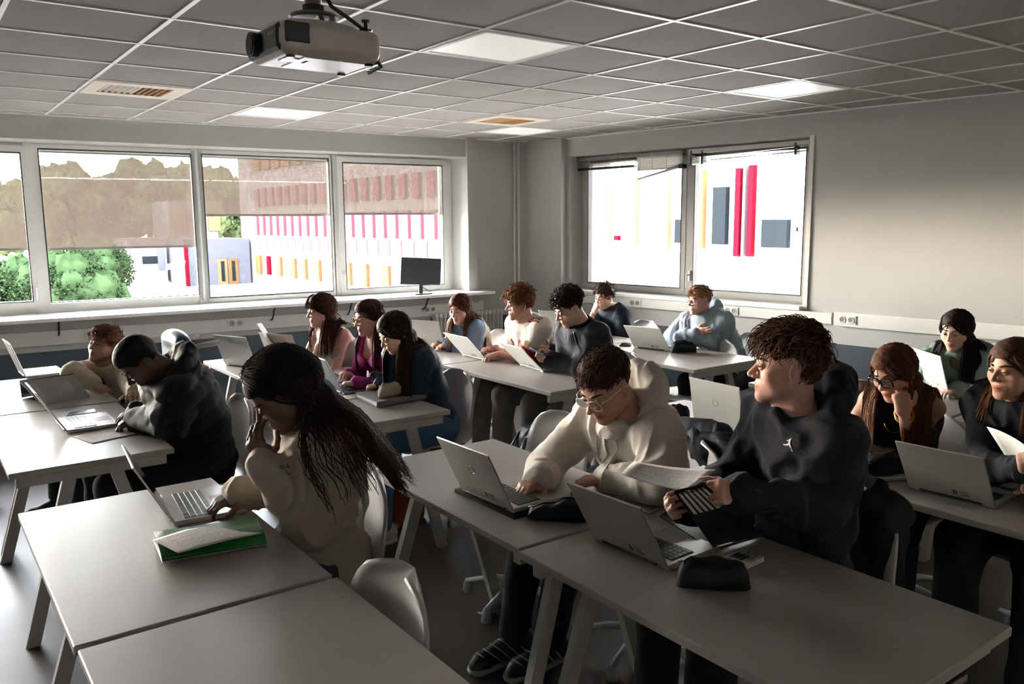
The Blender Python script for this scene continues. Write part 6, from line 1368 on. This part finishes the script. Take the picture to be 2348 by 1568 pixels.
# grey ring binder and black binder
c = tz(895, 916); t = thing('grey_binder', 'grey fabric ring binder under the beige pencil case', 'binder', c); q = [tz(815, 912), tz(864, 934), tz(974, 914), tz(930, 899)]
f = MB(); f.hexa([p+UP*.001 for p in q]+[p+UP*.006 for p in q]); f.build('back_cover', mat('grey_cover', '6d6b6a', .7), t, shift=c)
f = MB(); f.hexa([p*.96+sum(q)/4*.04+UP*.006 for p in q]+[p*.96+sum(q)/4*.04+UP*.024 for p in q]); f.build('pages', MATS['page_edges'], t, shift=c)
f = MB(); f.hexa([p+UP*.024 for p in q]+[p+UP*.03 for p in q]); f.build('front_cover', MATS['grey_cover'], t, shift=c)
f = MB(); f.tube([q[1]*.5+q[2]*.5+UP*.015+(q[1]-q[2])*.5, q[1]*.5+q[2]*.5+UP*.015-(q[1]-q[2])*.5], .016, 10); f.build('spine', MATS['grey_cover'], t, smooth=True, shift=c)
BL, BR = tz(1640, 1262, TH+.004), tz(1752, 1229, TH+.004)
def on_len(x, y, P, L):       # the point on the ray at distance L from P (the farther candidate keeps the board leaning away)
    d = ray(x, y); d = d/np.linalg.norm(d); o = CAM-P; b = o@d; disc = b*b-(o@o-L*L); return CAM+d*(-b-math.sqrt(max(disc, 0)))
TLc, TRc = on_x(1545, 1127, .545), on_x(1616, 1110, .62)
c = (BL+BR)/2; t = thing('black_binder', 'black ring binder held open with white label strips inside its cover', 'binder', c); M_bk = mat('binder_black', '131314', .35)
f = MB(); f.grid([[TLc, (TLc+TRc)/2, TRc], [(TLc+BL)/2, (TLc+TRc+BL+BR)/4, (TRc+BR)/2], [BL, (BL+BR)/2, BR]], thick=.003); f.build('inner_cover', M_bk, t, shift=c)
nrmv = nrm(np.cross(TRc-TLc, BL-TLc)); nrmv = nrmv if nrmv@(CAM-TLc) > 0 else -nrmv
for k in range(6):
    u0, u1 = .08+.148*k, .08+.148*k+.085
    pt = lambda u, v: (TLc*(1-u)+TRc*u)*(1-v)+(BL*(1-u)+BR*u)*v+nrmv*.004
    f = MB(); f.grid([[pt(u0, .05), pt(u1, .05)], [pt(u0+.02, .36), pt(u1+.02, .36)]], thick=.001); f.build('label_strip', M_paper, t, shift=c)
    f = MB(); f.grid([[pt(u0, .025), pt(u1, .025)], [pt(u0, .05), pt(u1, .05)]], thick=.001); f.build('tab', mat('orange_tab', 'c8562a', .6) if k == 3 else mat('grey_tab', '8a8f98', .6), t, shift=c)
q = [tz(1512, 1182, TH+.05), tz(1546, 1160, TH+.05), tz(1700, 1232), BL]; f = MB(); f.grid([[q[0], q[1]], [(q[0]+q[3])/2-UP*.0, (q[1]+q[2])/2], [q[3], q[2]]], thick=.003); f.build('outer_cover', M_bk, t, shift=c)
f = MB(); f.tube([BL+UP*.012, BL*.4+BR*.6+UP*.012], .008, 8); f.build('ring_mechanism', M_chrome, t, smooth=True, shift=c)
# calculator
q = [tz(1652, 1291), tz(1702, 1270), tz(1752, 1287), tz(1704, 1310)]; c = sum(q)/4; t = thing('calculator', 'white pocket calculator with dark keys', 'calculator', c)
f = MB(); f.hexa([p+UP*.0005 for p in q]+[p*.99+c*.01+UP*.014 for p in q]); f.build('body', mat('calc_white', 'c8c5c2', .4), t, shift=c)
ci = lambda u, v, z: (q[0]*(1-u)+q[1]*u)*(1-v)+(q[3]*(1-u)+q[2]*u)*v+UP*z
for i in range(5):
    for j in range(4):
        u0, v0 = .1+.2*j, .30+.135*i-.0; dk = i < 3 and j < 3
        f = MB(); P = [ci(v0, u0, .014), ci(v0+.1, u0, .014), ci(v0+.1, u0+.15, .014), ci(v0, u0+.15, .014)]; f.hexa(P+[p+UP*.002 for p in P]); f.build('key', M_key if dk else M_gkey if False else mat('calc_key', '9b9894', .5), t, shift=c)
f = MB(); P = [ci(.05, .12, .0142), ci(.24, .12, .0142), ci(.24, .88, .0142), ci(.05, .88, .0142)]; f.hexa(P+[p+UP*.0005 for p in P]); f.build('display', mat('lcd', '6f7a6c', .3), t, shift=c)
# pencil cases
def pouch(label, a, b, wd, ht, m, z=TH, sag=.15, seed=1, group='pencil cases'):
    A, B = on_z(*a, z), on_z(*b, z); c = (A+B)/2; L = np.linalg.norm(B-A); ex = (B-A)/L; ey = np.cross(UP, ex); t = thing('pencil_case', label, 'pencil case', c, 0, group); rs = random.Random(seed); P = []
    n = 20; ph = [rs.uniform(0, 6) for _ in range(4)]
    for i in range(n+1):
        s = i/n*2-1; k = (1-abs(s)**6)**.5 if abs(s) < 1 else 0; k = max(k, .04); row = []
        for j in range(16):
            a_ = 2*math.pi*j/16; cx, sy = math.cos(a_), math.sin(a_); cx, sy = math.copysign(abs(cx)**.75, cx), math.copysign(abs(sy)**.75, sy)
            w_ = wd/2*k*(1+.05*math.sin(3*s+ph[0])); h_ = ht*(k*.5)*(1-sag*math.sin(2.2*s+ph[1])*.5); row.append(A+ex*L*(s+1)/2+ey*w_*cx+UP*(h_*(sy+1)+.002+.003*math.sin(9*s+ph[2]+a_*2)*k*(sy > 0)))
        P.append(row)
    f = MB(); V = [p for r in P for p in r]; F = [(i*16+j, (i+1)*16+j, (i+1)*16+(j+1) % 16, i*16+(j+1) % 16) for i in range(n) for j in range(16)]+[tuple(range(16)), tuple(n*16+15-j for j in range(16))]; f.add(V, F); f.build('pouch', m, t, smooth=True, shift=c)
    f = MB(); f.tube([P[i][4]+UP*.001 for i in range(2, n-1)], .0028, 6); f.build('zip', mat('zip_dark', '26262a', .5, .4), t, smooth=True, shift=c)
    f = MB(); f.rbox(P[2][4]+UP*.002-ex*.008, (.016, .007, .004), .001); f.build('zip_pull', M_chrome, t, shift=c)
M_bc = cloth('black_case', '16171a', .7, bump=.2)
pouch('big black pencil case next to the calculator', (1549, 1345), (1722, 1352), .075, .075, M_bc)
pouch('black pencil case slumped between the two silver laptops', (1208, 1188), (1350, 1196), .075, .06, M_bc, sag=.5, seed=3)
pouch('black pencil case lying open beside the notebooks', (1990, 1096), (2078, 1088), .08, .065, M_bc, sag=.6, seed=5)
pouch('beige pencil case on top of the grey binder', (868, 914), (944, 900), .07, .07, cloth('beige_canvas', 'a39988', .8), z=TH+.031)
pouch('dark blue pencil case before the boy with crossed arms', (1537, 810), (1597, 808), .08, .075, cloth('navy_case', '141b26', .7), sag=.4)
pouch('black pencil case behind the white hoodie, next to a phone', (1532, 962), (1582, 966), .07, .07, M_bc)
pouch('dark pencil case beside the propped tablet', (188, 892), (243, 886), .07, .05, M_bc)
def phone(label, C, m=None):
    c = sum(C)/4; t = thing('smartphone', label, 'phone', c, 0, 'smartphones'); n = nrm(np.cross(C[1]-C[0], C[3]-C[0])); n = n if n[2] > 0 else -n
    f = MB(); f.hexa([p for p in C]+[p+n*.008 for p in C]) if np.cross(C[1]-C[0], C[2]-C[1])[2] > 0 else f.hexa([p for p in C[::-1]]+[p+n*.008 for p in C[::-1]]); f.build('case', m or M_dark, t, shift=c)
    D = [p*.95+c*.05+n*.0082 for p in C]; f = MB(); f.hexa(D+[p+n*.0004 for p in D]) if np.cross(C[1]-C[0], C[2]-C[1])[2] > 0 else f.hexa(D[::-1]+[p+n*.0004 for p in D[::-1]]); f.build('screen', M_screen, t, shift=c)
phone('white phone lying beside the puffer-jacket person\'s laptop', [tz(151, 956), tz(222, 947), tz(218, 941), tz(158, 949)], M_paper)
phone('dark phone on the table beside the pale laptop with a round logo', [tz(1566, 976), tz(1600, 980), tz(1606, 969), tz(1575, 966)])
phone('dark phone on the grey-hoodie boy\'s table', [tz(1420, 794), tz(1446, 794), tz(1450, 789), tz(1426, 788)])
ph = on_x(1240, 808, 2.13); e1 = nrm(on_x(1226, 800, 2.13)-on_x(1258, 816, 2.13)); e2 = nrm(np.cross(e1, [0.2, -.3, .9])); phone('phone held up by the boy in the navy zip jacket', [ph+e1*.075+e2*.036, ph-e1*.075+e2*.036, ph-e1*.075-e2*.036, ph+e1*.075-e2*.036])
f = MB(); cc = tz(1124, 826); pts = [cc+np.array([.03*math.cos(a), .05*math.sin(a), .012+.01*math.sin(a*2)]) for a in np.linspace(0, 5.2, 14)]; f.tube(pts, .003, 6); o = f.build('earphone_cable', M_paper, smooth=True, shift=cc); o.location = tuple(cc); tag(o, 'white cable loop beside the jersey boy\'s laptop', 'cable')
c = tz(1130, 1170); t_, a_, b_ = None, on_z(1052, 1128, TH), on_z(1180, 1187, TH); d_ = nrm(b_-a_); n_ = np.array([-d_[1], d_[0], 0]); n_ = n_ if n_[0] > 0 else -n_
f = MB(); q = [a_-d_*.01-n_*.012, b_+d_*.012-n_*.012, b_+d_*.012+n_*.23, a_-d_*.01+n_*.23]; q = q if np.cross(q[1]-q[0], q[2]-q[1])[2] > 0 else q[::-1]; c = sum(q)/4; f.hexa([p+UP*.0005 for p in q]+[p+UP*.0115 for p in q]); o = f.build('laptop_sleeve', cloth('neoprene_black', '0f1012', .6), shift=c); o.location = tuple(c); tag(o, 'black neoprene sleeve under the laptop with the round chrome logo', 'laptop sleeve')
# ------------------------------------------------------------------ monitor on the window shelf
c = np.array(FA(1.36, .06, ZS)); t = thing('computer_monitor', 'black flat computer monitor standing on the window shelf', 'monitor', c, math.atan2(uA[1], uA[0])+math.pi)
rzm = rotm([0, 1, 0], 4)
f = MB(); f.rbox((0, 0, .235), (.46, .03, .275), .006, M=rzm); f.build('bezel', M_dark, t); f = MB(); f.rbox((0, -.0155, .238), (.436, .002, .248), .0005, M=rzm); f.build('screen', mat('monitor_screen', '1b2026', .35), t)
f = MB(); f.rbox((0, .012, .06), (.045, .025, .12), .005); f.build('stand', M_dark, t); f = MB(); f.rbox((0, .005, .006), (.2, .14, .012), .005); f.build('foot', M_dark, t)
f = MB(); f.tube([(.21, .02, .2), (.25, .03, .12), (.24, .03, .04), (.12, .05, .02), (.02, .05, .08)], .004, 6); f.build('cable', M_dark, t, smooth=True)
# ------------------------------------------------------------------ ceiling projector
c = on_x(722, 112, -.03); t = thing('projector', 'white ceiling projector hanging from a grey pole', 'projector', (c[0], c[1], CH), math.radians(0)); pz = c[2]-CH
M_prj = mat('projector_white', 'b9b1ab', .3); M_prd = mat('projector_dark', '1b1e20', .25)
f = MB(); v = Vol((-.19, -.17, pz-.08), (.19, .17, pz+.08), .004); v.box((0, 0, pz), (.15, .125, .043), rr=.028, k=0); v.ell((0, 0, pz+.05), (.13, .1, .018), k=.02); V, F = v.mesh(smooth=1); np_mesh('housing', V, F, M_prj, t)
f = MB(); f.rbox((-.143, .0, pz), (.02, .225, .07), .012); f.build('front_panel', M_prd, t); f = MB(); f.tube([(-.15, .05, pz), (-.168, .05, pz)], .034, 20); f.build('lens_ring', M_prd, t, smooth=False); f = MB(); f.tube([(-.16, .05, pz), (-.17, .05, pz)], .026, 20); f.build('lens', M_screen, t)
f = MB(); f.rbox((-.1, -.122, pz+.01), (.07, .01, .055), .012); f.build('corner_vent', M_prd, t)
f = MB(); f.rbox((.148, 0, pz-.01), (.012, .2, .06), .01); f.build('rear_panel', M_prd, t); f = MB(); f.tube([(.13, -.1, pz-.02), (.16, -.09, pz-.045), (.15, -.03, pz-.055)], .006, 6); f.build('cable', M_dark, t, smooth=True)
f = MB(); f.rbox((-.09, -.03, pz-.043), (.045, .05, .004), .001); f.build('air_filter', M_prd, t); f = MB(); f.rbox((-.045, -.03, pz-.043), (.012, .04, .004), .001); f.build('catch', M_prd, t)
for x, y in ((-.11, -.09), (.12, -.09), (.12, .09)): f = MB(); f.lathe([(.012, pz-.05), (.012, pz-.04)], 10, (x, y, 0)); f.build('foot_screw', M_prd, t)
f = MB(); f.lathe([(.018, pz+.05), (.02, pz+.056), (.006, pz+.058), (.005, pz+.075), (.011, pz+.077), (.011, pz+.083)], 12, (.13, -.06, 0)); f.build('adjusting_foot', M_prd, t)
f = MB(); f.rbox((.03, -.005, pz-.0435), (.2, .17, .003), .001); f.build('base_plate', mat('projector_pale', 'd8d4d0', .25), t)
f = MB()
for a in range(3): q_ = a*2.1+.4; f.tube([(0, 0, pz+.085), (.06*math.cos(q_), .06*math.sin(q_), pz+.08), (.1*math.cos(q_), .09*math.sin(q_), pz+.05)], .007, 6)
f.lathe([(.065, pz+.078), (.07, pz+.083), (.065, pz+.09)], 20); f.build('spider_mount', mat('mount_grey', '6c6a68', .35, .6), t)
f = MB(); f.lathe([(.03, pz+.09), (.03, pz+.115)], 16); f.build('collar', M_prd, t); f = MB(); f.lathe([(.024, pz+.1), (.024, 0)], 16); f.build('pole', mat('pole_grey', '77716d', .4, .3), t, smooth=True); f = MB(); f.lathe([(.075, -.012), (.075, 0.0)], 20); f.build('ceiling_plate', MATS['pole_grey'], t)
f = MB(); f.tube([(.025, 0, -.02), (.03, 0, pz+.16), (.05, -.01, pz+.12), (.11, -.02, pz+.085), (.145, -.03, pz+.06), (.152, -.03, pz+.02)], .006, 6); f.build('power_cable', M_dark, t, smooth=True)
text_mesh('FOCUS', .012, 'lettering', mat('grey_lettering', '8d8d8d', .5), t, [[0, 0, -1, -.154], [-1, 0, 0, -.07], [0, 1, 0, pz+.01], [0, 0, 0, 1]])
# ------------------------------------------------------------------ bags and coats
def bag(name, label, c, hs, m, rz=0, pocket=True, lean=0, straps=True, cat='bag', res=.008):
    t = thing(name, label, cat, c, rz); v = Vol((-hs[0]-.08, -hs[1]-.1, -.01), (hs[0]+.08, hs[1]+.1, hs[2]*2+.08), res)
    v.box((0, 0, hs[2]), hs, rr=min(hs)*.75, k=0); v.ell((0, 0, hs[2]*1.5), (hs[0]*.92, hs[1]*.9, hs[2]*.55), k=.04); v.displace(fold_fn(.008, 12, 5), .04); v.plane((0, 0, .004), -UP); V, F = v.mesh(smooth=1); np_mesh('body', V, F, m, t)
    if pocket: v = Vol((-hs[0], -hs[1]-.1, 0), (hs[0], 0, hs[2]*1.4), res); v.box((0, -hs[1], hs[2]*.62), (hs[0]*.78, hs[1]*.4, hs[2]*.5), rr=.025, k=0); v.displace(fold_fn(.004, 14, 2), .03); V, F = v.mesh(smooth=1); np_mesh('front_pocket', V, F, m, t)
    f = MB(); f.tube([(-.04, 0, hs[2]*2-.01), (-.03, 0, hs[2]*2+.035), (.03, 0, hs[2]*2+.035), (.04, 0, hs[2]*2-.01)], .008, 6); f.build('grab_handle', M_dark, t, smooth=True)
    if straps:
        for q in (-1, 1): f = MB(); f.tube([(q*.08, hs[1]*.9, hs[2]*1.8), (q*.1, hs[1]+.05, hs[2]*1.3), (q*.1, hs[1]+.06, hs[2]*.7), (q*.09, hs[1]*.9, .05)], [(.02, .006)]*4, 8); f.build('shoulder_strap', M_dark, t, smooth=True)
    return t
q = on_z(1120, 1018, 0); bag('backpack', 'navy backpack on the floor under the jersey boy\'s table', (2.02, -2.95, 0), (.15, .11, .22), cloth('navy_nylon', '101a2c', .5), 1.2)
q = on_z(920, 1200, 0); bag('backpack', 'orange-brown satchel on the floor behind the curly-haired girl', (q[0]+.05, q[1]+.05, 0), (.15, .08, .13), cloth('rust_canvas', '7a3a1c', .75), 1.0, straps=False)
q = on_z(1002, 1030, 0); bag('sports_bag', 'small crumpled purple and black bag on the floor', (q[0], q[1]+.02, 0), (.12, .09, .08), cloth('purple_nylon', '3a2b45', .4), .5, pocket=False, straps=False)
f = MB(); q = on_z(1027, 1022, 0); f.rbox((0, 0, .07), (.1, .02, .14), .005, M=rotm([1, 0, 0], 30)); o = f.build('teal_folder', mat('teal_plastic', '1f8f96', .3)); o.location = (q[0]+.03, q[1]-.02, 0.003); tag(o, 'teal plastic folder leaning on the purple bag', 'folder')
bag('backpack', 'black backpack hung on the chair behind the denim-jacket girl', (2.90, -1.78, .46), (.16, .08, .24), M_bc, 1.6)
q = on_z(1125, 1415, 0); f = MB(); f.tube([q+np.array([-.02, .06, .008]), q+UP*.008, q+np.array([.06, -.05, .008]), q+np.array([.14, -.06, .02])], [(.014, .004)]*4, 8); o = f.build('bag_strap', M_dark, smooth=True, shift=q); o.location = tuple(q); tag(o, 'black webbing strap with buckle lying on the floor', 'strap')
f = MB(); f.rbox((0, 0, .016), (.05, .03, .018), .004); o = f.build('buckle', M_dark, bpy.data.objects[o.name])
def coat(label, x, y, m, hw=.23, z0=.42, z1=.84, dx=.285, arms=True, th=.05):
    c = (x+dx, y, z0); t = thing('draped_coat', label, 'coat', c); v = Vol((-.16, -hw-.12, -.05), (.18, hw+.12, z1-z0+.1), .011)
    v.box((.015, 0, (z1-z0)/2), (th, hw, (z1-z0)/2), rr=.045, k=0); v.cap((.02, -hw*.7, z1-z0-.05), (.02, hw*.7, z1-z0-.05), .06, k=.04); arms and v.cap((.05, -hw*.9, z1-z0-.06), (.06, -hw, .02), .055, .045, k=.03); arms and v.cap((.05, hw*.9, z1-z0-.06), (.06, hw, .05), .055, .045, k=.03); v.displace(fold_fn(.016, 10, 7), .05); V, F = v.mesh(smooth=1); np_mesh('shell', V, F, m, t)
    v = Vol((-.14, -.16, z1-z0-.1), (.16, .16, z1-z0+.12), .008); v.cap((.03, -.09, z1-z0+.005), (.03, .09, z1-z0+.005), .04, k=.03); v.displace(fold_fn(.01, 14, 3), .04); V, F = v.mesh(smooth=1); np_mesh('collar', V, F, m, t)
coat('black jacket draped over the black-hoodie boy\'s chair', 1.19, -5.34, cloth('black_coat', '101114', .8), hw=.19, z0=.30, z1=.80, dx=.235, arms=False, th=.075)
coat('dark navy jacket on the white-hoodie boy\'s chair', 1.21, -4.66, cloth('navy_coat', '111722', .7), hw=.2)
coat('brown coat on the chair of the person in teal', 2.44, -4.62, cloth('brown_coat', '4a2f22', .8), hw=.2)
coat('black cardigan on the strappy-top girl\'s chair', 1.32, -1.85, MATS['black_coat'], hw=.19, z1=.8)
# ------------------------------------------------------------------ wheelchair
c = (.08, -1.42, 0); t = thing('wheelchair', 'wheelchair with dark blue padded backrest and grey push handles', 'wheelchair', c); M_wb = cloth('blue_vinyl', '182638', .45, bump=.1); M_tube = mat('wheelchair_tube', '6d7074', .35, .6)
v = Vol((.1, -.28, .45), (.36, .28, 1.06), .008); v.box((.24, 0, .76), (.05, .2, .24), rr=.045, k=0); v.ell((.24, 0, .98), (.055, .17, .05), k=.04); V, F = v.mesh(smooth=1); np_mesh('backrest', V, F, M_wb, t)
v = Vol((-.25, -.25, .36), (.25, .25, .5), .01); v.box((0, 0, .43), (.2, .2, .035), rr=.03, k=0); V, F = v.mesh(smooth=1); np_mesh('seat_cushion', V, F, M_wb, t)
for q in (-1, 1):
    f = MB(); f.tube([(-.2, q*.22, .12), (-.18, q*.22, .4), (.2, q*.22, .4), (.25, q*.22, .93), (.42, q*.22, .955)], .012, 8); f.build('side_frame', M_tube, t, smooth=True)
    f = MB(); f.tube([(.3, q*.22, .938), (.44, q*.22, .957)], .018, 8); f.build('push_handle', mat('handle_grey', '9a9a9a', .5), t, smooth=True)
    f = MB(); f.tube([(-.15, q*.24, .66), (.18, q*.24, .66)], [(.03, .014)]*2, 8); f.build('armrest', M_dark, t, smooth=True); f = MB(); f.tube([(.05, q*.23, .4), (.05, q*.24, .65)], .01, 6); f.build('armrest_post', M_tube, t)
    w_ = [(.12+.27*math.cos(a), q*.27, .29+.27*math.sin(a)) for a in np.linspace(0, 2*math.pi, 28, endpoint=False)]; f = MB(); f.tube(w_, .018, 8, closed=True); wh = f.build('wheel', M_dark, t, smooth=True)
    for a in range(8): f = MB(); f.tube([(.12, q*.27, .29), (.12+.26*math.cos(a*.785), q*.27, .29+.26*math.sin(a*.785))], .003, 4); f.build('spoke', M_tube, wh)
    w_ = [(-.22+.06*math.cos(a), q*.2, .073+.06*math.sin(a)) for a in np.linspace(0, 2*math.pi, 16, endpoint=False)]; f = MB(); f.tube(w_, .013, 6, closed=True); f.build('caster_wheel', M_dark, t, smooth=True)
